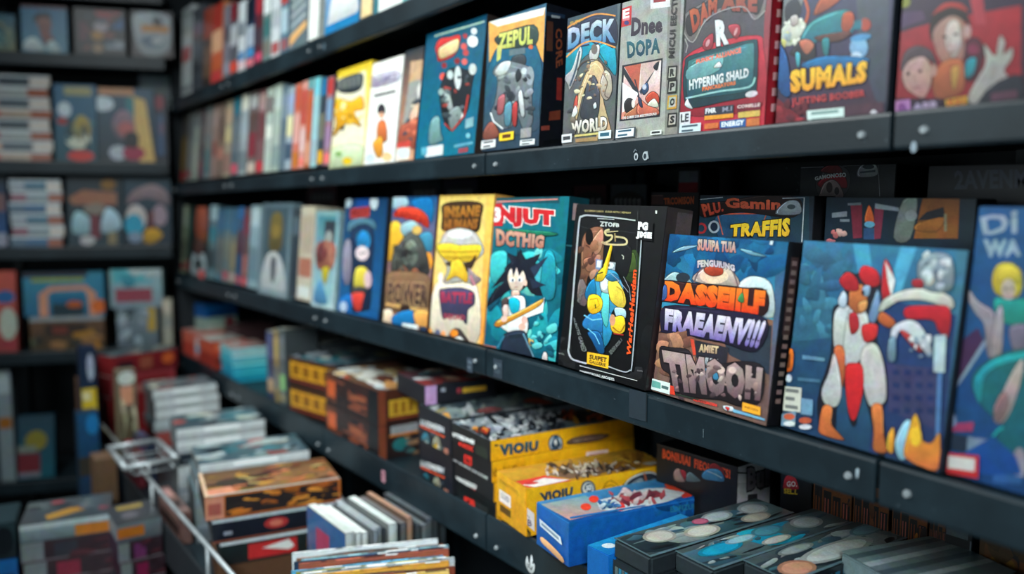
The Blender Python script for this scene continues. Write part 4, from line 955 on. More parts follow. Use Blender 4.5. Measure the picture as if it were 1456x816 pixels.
def c_black(a):
    a.crop(785, 280, 2.914).bg((24,25,27),(12,13,15))
    a.fuzz(30,560,420,760,[(30,31,33),(18,19,21)],14,40,6)
    a.blob([(90,110),(130,82),(350,104),(374,130),(360,400),(345,690),(320,722),(200,705),(90,672),(84,600)], (18,19,21))
    a.blob([(120,300),(125,180),(160,130),(212,130),(215,200),(205,300),(180,320),(150,330),(140,380),(118,360)], (126,84,62)); a.blob([(165,190),(200,135),(214,150),(206,215),(180,240)], (190,134,110)); a.ell(155,165,16,34,(20,18,18)); a.blob([(130,260),(180,250),(200,290),(150,310)], (160,106,80)); a.line([(140,200),(170,220),(165,245)], 4, (60,40,34), smooth=True); a.blob([(105,400),(120,330),(150,390),(140,450),(112,440)], (110,96,96)); a.fuzz(110,200,200,380,[(150,100,76),(90,60,48),(176,126,100)],12,14,51)
    a.blob([(300,330),(310,240),(350,220),(366,280),(356,360)], (44,64,30)); a.blob([(300,250),(340,230),(350,300),(310,310)], (66,88,40)); a.blob([(250,180),(330,210),(310,330),(270,300)], (26,28,30)); a.line([(290,240),(298,246),(297,258)], 4, (176,180,160))
    a.line([(240,135),(222,142),(228,158),(250,160),(246,176),(222,190),(208,186),(230,196),(300,198),(312,184),(300,170),(260,164)], 8, (206,190,140), smooth=True); a.line([(224,146),(276,142)], 4, (206,190,140)); a.line([(262,150),(264,185)], 5, (160,140,90))
    a.text('ZTOFB', (200,100),(282,110),(280,126),(200,122),(206,210,206),bold=.04); a.text('KLUUDOH CAMOS  GUDER METRIC HEINDAY', (137,53),(330,62),(330,70),(137,61),(176,160,110),bold=.03); a.quad((190,88),(260,92),(260,95),(190,91),(200,205,206))
    a.quad((430,56),(438,57),(437,70),(430,69),(210,212,210))
    # helmeted blue and yellow fighter
    a.quad((184,256),(212,262),(206,305),(182,298),(120,140,166)); a.quad((240,268),(266,272),(262,305),(238,300),(150,160,170)); a.text('10', (190,262),(262,272),(258,300),(186,292),(214,220,222),bold=.06)
    a.blob([(140,390),(165,345),(200,335),(205,400),(160,430),(142,420)], (24,110,160)); a.blob([(180,330),(205,305),(260,305),(290,350),(300,400),(280,450),(250,480),(240,560),(215,640),(190,640),(200,560),(170,500),(160,450),(185,400)], (70,160,200),(30,100,150))
    a.blob([(140,500),(175,475),(215,490),(210,560),(150,550),(128,530)], (40,120,176)); a.blob([(150,560),(200,560),(220,640),(195,645),(170,600)], (20,80,130)); a.blob([(220,480),(250,490),(250,570),(222,620),(212,560)], (40,140,180)); a.line([(135,490),(170,510),(210,505)], 5, (110,190,220)); a.line([(150,545),(180,570),(200,610)], 4, (110,190,220))
    a.blob([(206,400),(236,390),(240,470),(230,540),(210,500)], (90,206,206)); a.blob([(150,460),(155,410),(190,405),(212,430),(205,470),(170,485)], (246,196,36)); a.line([(160,425),(190,420),(200,450),(165,470)], 4, (196,140,20)); a.line([(182,445),(184,462)], 4, (40,40,20))
    a.blob([(205,340),(245,325),(280,345),(262,390),(230,400),(205,385)], (190,206,206)); a.blob([(236,350),(268,345),(300,390),(310,440),(290,462),(255,440),(240,410)], (240,206,70)); a.line([(270,372),(295,392),(302,440)], 5, (186,150,40), smooth=True); a.ell(220,365,14,20,(226,236,230)); a.blob([(262,460),(305,465),(308,500),(275,505)], (170,206,216)); a.blob([(245,530),(258,500),(300,495),(306,550),(285,568),(255,560)], (246,196,40)); a.line([(255,540),(285,560),(305,530)], 5, (150,100,20), smooth=True); a.ell(254,510,12,24,(206,150,110)); a.line([(258,566),(300,572)], 5, (150,40,40))
    a.blob([(180,340),(205,300),(225,290),(232,310),(215,345),(195,350)], (240,200,40)); a.poly([(247,196),(254,205),(229,322),(208,316)], (248,220,50)); a.poly([(250,200),(254,206),(230,320),(222,318)], (206,166,30)); a.line([(185,345),(190,320),(215,312)], 5, (60,50,20)); a.blob([(225,330),(260,318),(285,340),(250,350)], (40,110,150)); a.line([(240,310),(285,350),(320,395)], 2, (160,166,170))
    a.text('WarHesHaudam', (313,652),(335,298),(357,304),(330,664),(236,84,34),bold=.045); a.line([(300,330),(325,380),(330,430)], 2, (150,156,160))
    a.quad((150,642),(240,658),(237,712),(148,690),(240,182,40)); a.text('SUIPET', (160,652),(232,666),(230,686),(158,672),(40,30,20),bold=.05); a.text('GALLERIE', (158,674),(228,690),(227,704),(157,688),(40,30,20),bold=.04)
    a.line([(150,76),(128,82),(116,110),(96,350),(76,600),(72,636),(84,668),(110,680),(148,690)], 7, (176,182,188), smooth=True); a.line([(150,76),(260,86),(350,98)], 6, (176,182,188)); a.line([(237,702),(300,724),(326,718),(336,690),(358,420),(376,150),(374,120)], 5, (160,168,174), smooth=True)
    a.text('ALBOTIS GAMED', (98,500),(150,640),(128,640),(92,500),(120,124,124),bold=.02); a.text('RENDER MODEL 3', (240,640),(290,585),(296,596),(250,655),(110,114,114),bold=.02); a.text('PLANE', (108,430),(128,372),(138,376),(118,440),(110,110,110),bold=.02)
    a.quad((118,697),(358,760),(358,763),(118,700),(196,200,200)); a.text('GAMEGORDIAC ARCADES', (118,716),(262,750),(262,762),(118,727),(200,204,204),bold=.05)
    a.text('nnln', (33,642),(55,648),(55,656),(33,650),(130,132,132),bold=.02); a.text('oatn', (358,714),(380,718),(380,726),(358,722),(110,112,112),bold=.02); a.line([(360,60),(352,440)], 2, (60,62,64))
    a.quad((352,98),(424,106),(420,184),(350,176),(22,23,25)); a.text('PG', (362,102),(404,106),(401,141),(360,137),(236,238,236),bold=.09); a.text('JME', (354,141),(420,148),(417,181),(352,174),(236,238,236),bold=.09)
stand('game_box', 'black boxed game with a helmeted blue and yellow fighter, rounded white outline', 'game box', ZC, 793, 917, 290, .05, {'all': (20,20,22), 'right': (40,34,36), 'top': (50,52,54)}, {'front': c_black,
      'right': lambda a: (a.unit().bg((46,40,42),(26,20,22)), a.rect(.4,.02,1,.3,(70,60,64)), a.rect(.1,.6,.9,.99,(36,24,26)))}, 7, -3)

def c_dase(a):
    a.crop(920, 320, 2.814).bg((20,96,140),(110,84,74))
    a.poly([(70,28),(520,58),(505,380),(300,330),(55,330)], (12,72,116),(60,150,180)); a.poly([(55,330),(505,380),(480,780),(20,660)], (130,90,72),(96,78,74)); a.poly([(300,450),(500,400),(490,600),(330,520)], (44,52,64)); a.fuzz(60,40,510,200,[(16,84,130),(24,104,150),(10,66,108)],24,40,61,2.5)
    a.blob([(100,110),(150,85),(205,82),(160,98)], (120,166,186)); a.blob([(370,95),(420,105),(480,125),(420,120)], (110,160,180)); a.blob([(360,260),(390,215),(440,205),(500,240),(505,370),(400,330)], (190,206,206)); a.blob([(60,240),(100,190),(150,200),(180,240)], (150,180,190)); a.ell(145,210,28,20,(40,50,60))
    a.text('SUUIPA TUIA', (205,55),(360,68),(357,112),(202,102),(206,190,180),(190,120,110), ol=(40,30,34), olw=.05, bold=.06); a.blob([(190,225),(215,180),(280,160),(340,180),(365,245)], (196,176,160)); a.ell(270,205,58,30,(226,196,170)); a.blob([(230,175),(260,160),(300,165),(305,195),(270,205),(240,195)], (170,64,40)); a.line([(190,230),(215,180),(280,155),(340,180),(368,250)], 6, (110,90,90), smooth=True)
    a.text('FENGUIUNG', (204,142),(352,160),(354,186),(204,172),(196,186,190), ol=(44,36,44), olw=.06, bold=.06, arch=.35)
    a.blob([(62,300),(75,225),(160,230),(300,240),(385,250),(480,262),(470,362),(300,335),(70,305)], (50,24,24)); a.text('DASSEIILF', (74,222),(478,262),(468,362),(68,302),(246,130,40),(216,54,24), ol=(40,20,24), olw=.05, bold=.085)
    a.blob([(60,300),(70,240),(82,250),(80,290)], (60,90,150)); a.blob([(365,300),(385,270),(390,310)], (60,130,70))
    a.blob([(60,420),(72,325),(300,340),(482,378),(440,505),(300,470),(70,430)], (30,26,48)); a.text('FRAEAENV!!!', (76,330),(484,382),(446,495),(72,420),(226,220,232),(110,96,160), ol=(28,24,40), olw=.04, bold=.07)
    a.fuzz(50,440,180,600,[(150,104,80),(176,124,92),(110,74,60)],14,24,62); a.quad((176,455),(190,457),(200,520),(188,520),(206,70,50)); a.poly([(195,460),(330,490),(320,560),(200,530)], (40,40,48)); a.text('AMIET', (212,475),(290,485),(288,515),(210,508),(216,190,150),(176,140,110), ol=(30,28,30), bold=.06); a.text('QUUNI', (205,524),(288,536),(280,576),(198,566),(190,196,200),(120,126,134), ol=(28,28,32), bold=.06)
    a.blob([(55,490),(100,490),(170,500),(200,560),(300,555),(390,545),(468,570),(460,700),(380,725),(300,700),(200,690),(100,660),(95,600),(62,570)], (34,28,32)); a.blob([(192,580),(225,572),(290,580),(285,620),(240,605),(200,620)], (60,130,170))
    a.text('TIMOOH', (62,496),(468,570),(456,705),(92,665),(176,150,146),(96,74,78), ol=(24,20,24), olw=.035, bold=.085); a.ell(345,580,16,14,(206,180,170)); a.ell(300,580,16,14,(206,180,170)); a.fuzz(110,560,440,690,[(150,120,116),(110,86,88),(190,166,160),(70,54,58)],26,10,63)
    a.text('KLATCMOIN', (190,690),(285,715),(283,727),(190,702),(226,60,50),bold=.06); a.quad((120,672),(190,690),(260,712),(120,680),(40,50,40)); a.blob([(310,722),(350,728),(348,745),(318,740)], (196,206,216)); a.blob([(318,728),(335,730),(330,742)], (206,40,40)); a.poly([(350,735),(478,775),(476,782),(350,748)], (110,170,200))
    a.quad((95,640),(112,645),(118,680),(98,676),(206,60,40))
    a.quad((500,55),(512,56),(508,80),(496,78),(190,206,214))
stand('game_box', 'blue-sky boxed game with big orange and lilac comic lettering', 'game box', ZC, 927, 1090, 332, .05, {'all': (20,20,24), 'top': (170,186,196), 'right': (16,16,20)}, {'front': c_dase,
      'right': lambda a: (a.unit().bg((18,18,22),(14,14,18)), [a.rect(.62,.03+i*.055,.86,.06+i*.055,(170,176,180)) for i in range(4)], a.rect(.15,.08,.42,.5,(60,44,44)), [a.rect(.2,.1+i*.05,.38,.125+i*.05,(120,100,96)) for i in range(16)], a.rect(.7,.6,.76,.95,(120,124,128)))}, 6, -4,
      stickers=[('front', 'orange_label', lambda a: (a.crop(920,320,2.814), a.quad((388,708),(460,728),(458,762),(386,742),(232,160,40)), a.text('INKIIIIN', (396,722),(450,738),(449,746),(395,730),(120,70,20),bold=.03))),
                ('front', 'price_sticker', lambda a: (a.crop(920,320,2.814), a.quad((22,612),(98,632),(96,678),(20,656),(200,212,206)), a.quad((26,620),(60,630),(60,656),(24,646),(90,150,140)), a.quad((64,640),(92,648),(90,660),(63,652),(70,96,96))))])

def c_warrior(a):
    a.crop(1100, 330, 2.205).bg((58,120,150),(30,60,90))
    a.poly([(60,24),(575,42),(560,250),(50,230)], (50,122,160),(40,96,130)); a.poly([(250,30),(300,30),(330,280),(290,280)], (70,160,196)); a.poly([(400,34),(450,36),(360,300),(330,290)], (80,170,206)); a.poly([(310,200),(575,260),(540,740),(300,690),(320,420)], (30,62,110),(36,50,90)); a.poly([(350,410),(525,430),(515,620),(360,560)], (56,58,96))
    for r_ in range(4):
        for c_ in range(4): a.quad((375+c_*36,430+r_*40),(395+c_*36,433+r_*40),(394+c_*36,450+r_*40),(374+c_*36,447+r_*40),(28,44,90))
    a.fuzz(70,60,230,330,[(54,112,144),(64,128,156),(46,100,132)],20,26,71,2.4); a.poly([(40,340),(190,330),(150,620),(20,610)], (36,78,110),(28,54,84))
    # long-legged figure in white and red
    dk = (24,26,40)
    a.blob([(180,380),(186,250),(205,225),(240,215),(215,160),(225,125),(265,130),(285,105),(330,130),(335,190),(318,230),(330,290),(325,340),(352,420),(358,520),(345,560),(355,680),(330,695),(300,560),(270,480),(260,600),(240,590),(222,480),(200,540),(190,640),(150,620),(140,520)], dk)
    a.blob([(190,270),(205,235),(240,235),(245,290),(225,365),(192,362)], (206,208,206),(176,180,182)); a.blob([(240,240),(280,240),(300,280),(290,370),(262,410),(225,420),(220,350)], (214,216,212),(176,180,184)); a.blob([(238,260),(262,255),(270,300),(245,320)], (176,36,44)); a.blob([(282,290),(325,290),(322,330),(290,345),(278,320)], (206,44,44))
    a.blob([(192,365),(222,365),(225,440),(215,490),(200,480)], (190,96,56)); a.blob([(275,380),(300,348),(330,360),(350,430),(354,520),(330,545),(300,540),(280,460)], (206,206,200),(176,176,174)); a.blob([(190,380),(205,420),(215,500),(200,545),(165,540),(152,500),(175,440)], (206,206,202),(170,172,174))
    a.blob([(228,420),(255,410),(280,420),(283,490),(265,570),(250,590),(236,560),(228,490)], (216,40,44),(190,30,38)); a.blob([(158,545),(185,550),(182,600),(215,640),(218,652),(150,632),(145,600)], (206,110,56)); a.blob([(310,545),(342,545),(346,630),(358,680),(345,692),(315,680),(316,620)], (206,110,56))
    a.blob([(238,210),(245,175),(280,165),(295,200),(290,245),(265,255),(240,235)], (196,110,60)); a.blob([(268,225),(295,215),(290,245),(272,250)], (226,150,90)); a.blob([(208,150),(235,125),(262,145),(270,180),(240,185),(222,175)], (186,34,44)); a.blob([(270,130),(285,105),(325,120),(336,160),(310,172),(285,160)], (206,36,44)); a.blob([(285,170),(305,170),(300,200),(280,195)], (150,190,220)); a.blob([(205,215),(220,185),(232,200),(228,235),(212,235)], (200,216,226)); a.ell(283,190,5,8,(20,24,40)); a.blob([(310,230),(330,180),(335,240),(318,285),(300,270)], (120,150,190))
    a.blob([(342,200),(345,120),(356,85),(382,150),(370,200),(355,225)], (200,34,44)); a.poly([(352,90),(384,150),(372,200),(362,160)], (226,226,220))
    # second figure
    a.blob([(330,250),(350,210),(420,180),(500,180),(560,205),(560,240),(480,215),(400,215),(355,240)], (206,206,190)); a.blob([(420,235),(500,230),(555,240),(550,330),(520,310),(500,275),(420,270)], (180,26,40)); a.blob([(455,100),(500,65),(560,80),(565,170),(520,190),(465,170)], (130,146,156)); a.ell(490,145,16,22,(190,160,140)); a.blob([(440,150),(470,150),(470,175),(440,170)], (170,40,50)); a.fuzz(480,60,565,180,[(176,190,196),(96,110,124),(206,214,216)],16,14,72)
    a.blob([(330,270),(345,250),(385,280),(370,300),(345,290)], (190,96,50)); a.blob([(370,330),(380,295),(430,275),(470,300),(500,370),(490,390),(440,330),(400,310),(385,340)], (196,202,206)); a.blob([(400,310),(430,320),(470,370),(450,370)], (170,50,50)); a.blob([(365,340),(385,330),(385,400),(362,400)], (110,140,160)); a.quad((508,325),(545,322),(540,440),(505,438),(180,206,206)); a.line([(525,440),(515,720)], 14, (80,120,170))
    a.fuzz(430,300,500,390,[(226,230,230),(120,140,160)],10,9,73)
    # orange tailed animal at the foot
    a.blob([(360,680),(365,630),(382,615),(378,690)], (226,160,50)); a.blob([(385,660),(410,600),(432,590),(440,640),(425,700),(400,712)], (150,206,226)); a.blob([(412,690),(430,610),(448,570),(462,600),(470,650),(500,660),(525,630),(522,740),(470,735),(430,715)], (232,170,40),(206,110,60)); a.ell(450,640,18,30,(240,196,50))
    a.blob([(36,430),(40,372),(66,370),(62,432)], (226,110,30)); a.quad((46,380),(58,380),(56,425),(44,425),(120,60,20)); a.ell(52,458,10,12,(206,216,222)); a.quad((80,455),(150,462),(150,472),(80,466),(70,110,140)); a.quad((95,385),(165,395),(165,405),(95,398),(96,140,166))
    a.quad((30,570),(75,560),(72,610),(28,606),(110,140,160)); a.ell(54,578,18,10,(190,90,60)); a.ell(104,590,20,10,(190,90,60)); a.ell(54,600,18,8,(220,226,226)); a.ell(104,610,20,8,(214,220,222)); a.quad((92,520),(128,525),(126,575),(90,570),(110,150,176))
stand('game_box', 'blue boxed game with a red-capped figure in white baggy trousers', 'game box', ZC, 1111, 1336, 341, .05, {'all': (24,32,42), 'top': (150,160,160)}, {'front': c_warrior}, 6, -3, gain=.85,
      stickers=[('front', 'price_sticker', lambda a: a.crop(1100,330,2.205).sticker((36,482),(92,488),(88,565),(33,558),(200,200,186),(110,112,110),3))])
def c_lady(a):
    a.crop(1092, 204).bg((6,84,140),(10,60,110)); a.text('Di', (1205,420),(1420,370),(1420,510),(1225,520),(150,170,186),bold=.03); a.text('WA', (1225,545),(1440,545),(1440,640),(1225,650),(150,176,190),bold=.07)
    a.crop(1100, 330, 2.205)
    a.poly([(560,330),(640,300),(660,340),(550,480)], (64,30,76)); a.poly([(550,460),(662,335),(668,350),(552,480)], (130,150,176)); a.blob([(685,150),(700,105),(740,95),(775,120),(780,170),(760,205),(700,195)], (206,186,40)); a.ell(736,180,22,34,(190,170,160)); a.blob([(700,120),(745,100),(775,130),(770,165),(735,140),(705,160)], (226,200,60)); a.ell(728,178,4,6,(30,60,60)); a.ell(748,178,4,6,(30,60,60)); a.line([(732,197),(744,197)], 3, (150,70,70))
    a.blob([(690,230),(700,205),(740,212),(790,210),(830,240),(820,300),(740,290),(705,270)], (14,150,130)); a.blob([(600,185),(612,178),(640,215),(690,250),(695,300),(715,250),(718,330),(690,395),(670,380),(660,290),(630,250)], (150,140,150)); a.blob([(740,300),(800,290),(830,330),(810,400),(760,390)], (110,100,116)); a.blob([(700,250),(720,245),(715,380),(680,395)], (166,154,160))
    a.blob([(620,470),(650,420),(720,380),(830,365),(980,400),(960,700),(800,750),(720,720),(680,690),(720,600),(690,580),(650,540)], (6,104,110),(8,84,100)); a.blob([(625,480),(655,425),(720,388),(830,370),(830,390),(730,410),(665,450),(650,540)], (20,150,160)); a.blob([(690,580),(720,500),(760,420),(785,400),(775,470),(745,560),(715,600)], (176,160,156)); a.blob([(690,560),(720,500),(740,540),(710,595)], (140,110,110)); a.line([(670,720),(690,640),(720,610)], 8, (20,160,160), smooth=True)
    a.ell(772,725,22,50,(150,140,150)); a.quad((565,600),(630,595),(625,625),(560,625),(150,50,90)); a.ell(565,590,10,22,(120,130,170)); a.quad((560,630),(610,640),(606,690),(556,682),(24,40,60)); a.quad((610,640),(676,650),(672,710),(606,700),(110,130,150)); a.quad((690,755),(780,765),(780,790),(690,785),(40,90,150)); a.poly([(600,690),(690,640),(760,700),(780,760),(650,760)], (10,70,140))
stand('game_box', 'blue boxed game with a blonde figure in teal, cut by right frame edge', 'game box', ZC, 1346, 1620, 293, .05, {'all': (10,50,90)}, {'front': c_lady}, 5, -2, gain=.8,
      stickers=[('front', 'red_label', lambda a: (a.crop(1100,330,2.205), a.quad((542,688),(648,700),(645,772),(540,756),(190,40,44)), a.quad((552,700),(636,710),(634,750),(550,738),(206,206,200))))])

# ---------------- third shelf, second row standing behind
def back_plu(a):
    a.crop(728, 204).bg((30,38,48),(36,52,66)); a.poly([(1040,310),(1690,300),(1690,560),(1030,560)], (30,52,66)); a.line([(1042,520),(1052,318),(1200,306)], 5, (190,196,200)); a.blob([(1170,400),(1456,390),(1440,560),(1200,560)], (36,70,100)); a.line([(1170,402),(1450,396)], 8, (176,80,60)); a.line([(1450,396),(1420,470),(1380,480)], 6, (176,80,60)); a.line([(1170,402),(1200,520)], 6, (176,80,60)); a.blob([(1070,350),(1200,330),(1460,290),(1640,320),(1600,420),(1300,390),(1090,420)], (34,24,24))
    a.text('PLU.', (1075,345),(1200,330),(1205,385),(1095,420),(196,84,60),(160,60,44),ol=(40,24,22),bold=.05); a.text('Gaming', (1212,308),(1590,318),(1585,400),(1215,382),(206,96,66),(160,66,46),ol=(40,24,22),olw=.04,bold=.05)
    a.ell(1078,482,30,32,(150,40,44)); a.ell(1078,482,18,20,(30,52,66)); a.ell(1150,474,32,36,(150,160,170)); a.ell(1150,474,21,25,(30,40,56)); a.text('TRAFFIS', (1245,462),(1585,420),(1580,530),(1240,530),(232,196,50),(206,160,40),ol=(30,26,20),olw=.05,bold=.06)
    a.blob([(1500,400),(1560,330),(1630,330),(1640,400)], (130,140,146)); a.ell(1590,360,24,14,(60,70,76)); a.line([(1540,312),(1664,308),(1650,560)], 6, (170,176,180))
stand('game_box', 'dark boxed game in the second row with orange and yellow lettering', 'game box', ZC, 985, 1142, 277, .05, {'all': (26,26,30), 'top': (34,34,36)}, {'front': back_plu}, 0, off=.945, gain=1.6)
def back_thin(a):
    a.crop(728, 204).bg((24,22,24)); a.line([(768,400),(772,296),(860,296)], 4, (110,84,80)); a.quad((776,300),(860,300),(860,345),(776,345),(56,36,34)); a.text('TRCOMISON', (864,310),(1036,298),(1034,345),(866,348),(150,70,36),bold=.04); a.poly([(850,360),(1040,356),(1036,520),(846,520)], (20,20,22))
    for i in range(4): a.quad((900+i*36,370),(915+i*36,370),(912+i*36,510),(897+i*36,510),(30,29,30))
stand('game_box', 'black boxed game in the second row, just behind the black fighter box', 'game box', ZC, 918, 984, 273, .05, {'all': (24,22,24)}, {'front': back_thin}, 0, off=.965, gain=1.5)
def back_art(a):
    a.crop(1092, 204).bg((16,32,44),(24,44,64)); a.quad((470,350),(535,345),(535,535),(485,540),(110,34,50)); a.quad((605,370),(660,365),(640,540),(605,545),(120,40,60)); a.blob([(550,440),(575,350),(605,430),(590,480)], (206,90,40)); a.ell(578,460,30,18,(90,150,180)); a.poly([(545,480),(605,480),(605,545),(545,545)], (40,70,110)); a.blob([(770,320),(850,310),(810,540),(715,535)], (110,120,116)); a.ell(815,410,34,32,(130,140,140)); a.poly([(880,310),(1090,310),(1080,540),(830,540)], (130,76,30)); a.poly([(900,390),(1000,360),(1010,420),(850,440)], (30,30,36)); a.blob([(835,490),(860,450),(1000,420),(960,500)], (150,90,36)); a.line([(1010,400),(1010,500)], 16, (130,120,90))
    a.quad((365,395),(450,385),(450,415),(365,422),(120,130,134)); a.quad((610,340),(745,365),(745,385),(610,370),(130,140,146)); a.quad((410,430),(465,430),(465,445),(410,445),(110,120,126)); a.fuzz(320,500,450,560,[(170,90,90),(190,150,140)],7,16,81); a.quad((455,340),(530,335),(530,350),(455,352),(96,106,112))
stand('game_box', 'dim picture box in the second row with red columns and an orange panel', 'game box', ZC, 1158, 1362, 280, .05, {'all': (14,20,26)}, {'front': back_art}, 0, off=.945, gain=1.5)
def back_card(a):
    a.crop(1092, 204).bg((34,38,42),(38,42,46)); a.line([(122,300),(122,140),(628,90),(636,300)], 4, (130,136,140)); a.blob([(300,180),(330,120),(400,118),(460,160),(465,240),(420,300),(300,300),(270,230)], (60,58,62)); a.blob([(280,230),(330,190),(430,180),(450,250),(400,250),(330,260)], (140,26,40)); a.blob([(300,160),(340,125),(400,125),(420,170)], (110,40,44)); a.blob([(292,290),(320,225),(370,205),(410,240),(425,310),(300,310)], (130,110,110)); a.ell(350,250,18,30,(60,44,46)); a.ell(392,270,14,22,(50,40,44)); a.text('GAMONOSO', (265,190),(445,165),(445,192),(268,212),(200,204,206),bold=.05,arch=.2)
    a.blob([(514,190),(516,140),(560,110),(610,112),(622,180)], (150,156,160)); a.ell(572,132,34,14,(56,64,72)); a.quad((524,160),(612,150),(612,162),(524,170),(60,70,80))
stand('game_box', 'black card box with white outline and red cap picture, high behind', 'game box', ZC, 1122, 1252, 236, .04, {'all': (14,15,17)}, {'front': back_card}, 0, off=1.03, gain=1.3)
def back_sav(a):
    a.unit().bg((22,20,28),(16,16,20)); a.crop(1092,204); a.text('2AVENMA', (1060,155),(1560,140),(1560,250),(1062,262),(64,70,84),bold=.04)
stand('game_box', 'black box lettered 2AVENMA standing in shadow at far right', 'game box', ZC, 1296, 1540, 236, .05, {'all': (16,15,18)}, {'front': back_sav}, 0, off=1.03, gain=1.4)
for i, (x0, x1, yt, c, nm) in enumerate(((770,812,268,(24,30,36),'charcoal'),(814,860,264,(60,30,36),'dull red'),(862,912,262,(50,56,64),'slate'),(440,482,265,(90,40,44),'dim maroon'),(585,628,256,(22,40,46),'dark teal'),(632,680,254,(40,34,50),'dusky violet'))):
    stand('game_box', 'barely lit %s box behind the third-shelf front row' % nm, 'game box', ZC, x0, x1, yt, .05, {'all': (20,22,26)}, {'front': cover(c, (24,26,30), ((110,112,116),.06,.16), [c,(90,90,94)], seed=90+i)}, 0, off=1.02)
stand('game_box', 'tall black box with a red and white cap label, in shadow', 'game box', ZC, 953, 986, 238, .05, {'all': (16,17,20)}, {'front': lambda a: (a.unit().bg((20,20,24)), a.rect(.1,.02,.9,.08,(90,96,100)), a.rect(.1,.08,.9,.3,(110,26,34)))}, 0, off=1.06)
# ---------------- lower shelf (stock lying in stacks) and the bench
def flat(name, label, cat, A, Lp, R, zt, h, cols, art, group=None, wt=.5, d=None, w=None, gain=1.0, mat=None, body='carton', stickers=None, bevel=.0012, fit=None):
    """zt is given relative to the camera height"""
    if fit is None: fit = -.5 < zt < -.3 and zt not in (-.462, -.473, -.476, -.45, -.435)
    mw, W, D, H = flat_geo(A, Lp, R, CAMZ + zt, h, wt, d, w)
    if fit:                                     # keep the stack behind the raised shelf edge
        mx = min((mw @ Vector((q[0], q[1], 0))).x for q in ((-W/2,0),(W/2,0),(-W/2,D),(W/2,D)))
        if mx < XF + .0075: mw = Matrix.Translation((XF + .0075 - mx, 0, 0)) @ mw
    if DEBUG: print('%-40s W %.3f D %.3f X %.3f Y %.3f' % (label[:40], W, D, mw.translation.x, mw.translation.y))
    return make_box(name, label, cat, mw, W, D, H, cols, art, group, gain, mat, bevel, body, stickers), (mw, W, D, H)
def under(prev, name, label, cat, h, cols, art, group=None, dx=0, dy=0, rz=0, gain=1.0, mat=None, body='carton', w=None, d=None, stickers=None, bevel=.0012):
    """next box down in a stack"""
    mw, W, D, H = prev
    m2 = mw @ Matrix.Translation((dx, dy, -h - .0006)) @ Matrix.Rotation(radians(rz), 4, 'Z')
    W, D = w or W, d or D
    return make_box(name, label, cat, m2, W, D, h, cols, art, group, gain, mat, bevel, body, stickers), (m2, W, D, h)

YEL, INK = (238, 172, 22), (24, 60, 80)
# --- black and yellow stack, near column (four shallow boxes)
def top_bw(a):
    a.crop(585, 560, 3.55).bg((150,160,166),(120,132,140)); a.fuzz(200,90,800,240,[(226,230,232),(40,46,54),(70,84,100),(200,206,210),(20,24,30),(150,160,170)],150,9,101,3.2)
    a.poly([(195,165),(390,235),(385,222),(210,158)], (40,44,50)); a.poly([(440,150),(700,105),(800,130),(520,200)], (206,212,214)); a.fuzz(470,110,780,180,[(30,34,42),(60,70,90),(236,238,240)],60,7,102,3); a.poly([(300,180),(370,165),(400,205),(340,212)], (60,50,44)); a.fuzz(310,172,390,206,[(206,90,44),(180,60,40),(230,150,60)],14,8,103,1.5)
    a.crop(728, 408); a.blob([(250,740),(330,720),(480,700),(560,745),(420,770),(300,765)], (60,44,36)); a.fuzz(270,715,540,770,[(226,110,44),(180,70,36),(240,160,60),(40,40,40)],40,13,104,2); a.fuzz(0,760,240,810,[(230,234,236),(40,44,50),(110,120,130)],40,12,105,2)
def f_viotu(a):
    a.crop(728, 612).bg((240,178,20),(232,166,18)); a.text('VIOIU', (-75,80),(152,55),(148,115),(-70,148),(16,84,104),(12,60,84),bold=.075); a.quad((-100,80),(-78,78),(-78,90),(-100,92),(60,60,40))
    a.ell(248,75,42,52,(28,60,84)); a.ell(248,75,34,43,(200,214,220)); a.blob([(222,85),(248,28),(276,82),(262,95),(235,98)], (30,70,96)); a.blob([(238,70),(248,48),(258,70),(250,88)], (220,228,230)); a.blob([(225,105),(245,98),(272,104),(250,118)], (40,70,90))
    a.blob([(310,70),(340,45),(430,25),(540,20),(546,34),(500,55),(400,72),(330,78)], (96,70,60)); a.text('ABOWINCEY', (345,52),(520,26),(520,44),(345,70),(160,136,120),bold=.02)
def f_hidou(a):
    a.crop(728, 612).bg((238,176,24),(230,164,20)); a.text('Ilidou Li HIllittitiua', (-125,215),(102,185),(102,228),(-122,268),(110,70,24),bold=.02); a.line([(225,205),(232,180),(255,170),(276,185),(278,200)], 5, (170,120,20), smooth=True)
def l_black1(a):
    a.crop(364, 612).bg((30,34,34),(22,24,26)); a.line([(1108,10),(1104,75),(1120,110),(1310,182)], 5, (110,116,116), smooth=True); a.text('VTEDNII', (1112,8),(1242,55),(1240,80),(1114,32),(236,238,236),bold=.06); a.text('AXOX', (1150,62),(1238,92),(1236,122),(1150,92),(226,50,40),bold=.07); a.quad((1250,80),(1318,105),(1318,180),(1250,150),(40,48,42))
def l_black2(a):
    a.crop(364, 612).bg((20,22,26),(18,20,24)); a.quad((1184,134),(1226,152),(1226,204),(1184,184),(220,44,36)); a.text('In', (1192,145),(1218,157),(1218,192),(1192,180),(40,16,16),bold=.06); a.text('UTUKHFXLINUUUM', (1112,158),(1316,262),(1316,282),(1112,178),(196,200,200),bold=.03)
def l_black3(a):
    a.crop(364, 612).bg((20,22,26),(18,20,24)); a.line([(1100,220),(1102,300),(1120,325),(1316,430)], 5, (110,116,116), smooth=True); a.text('VOUUUUU', (1136,258),(1254,310),(1252,338),(1138,284),(236,238,236),bold=.06); a.text('WOOZ', (1178,305),(1252,340),(1250,378),(1180,344),(226,50,40),bold=.07)
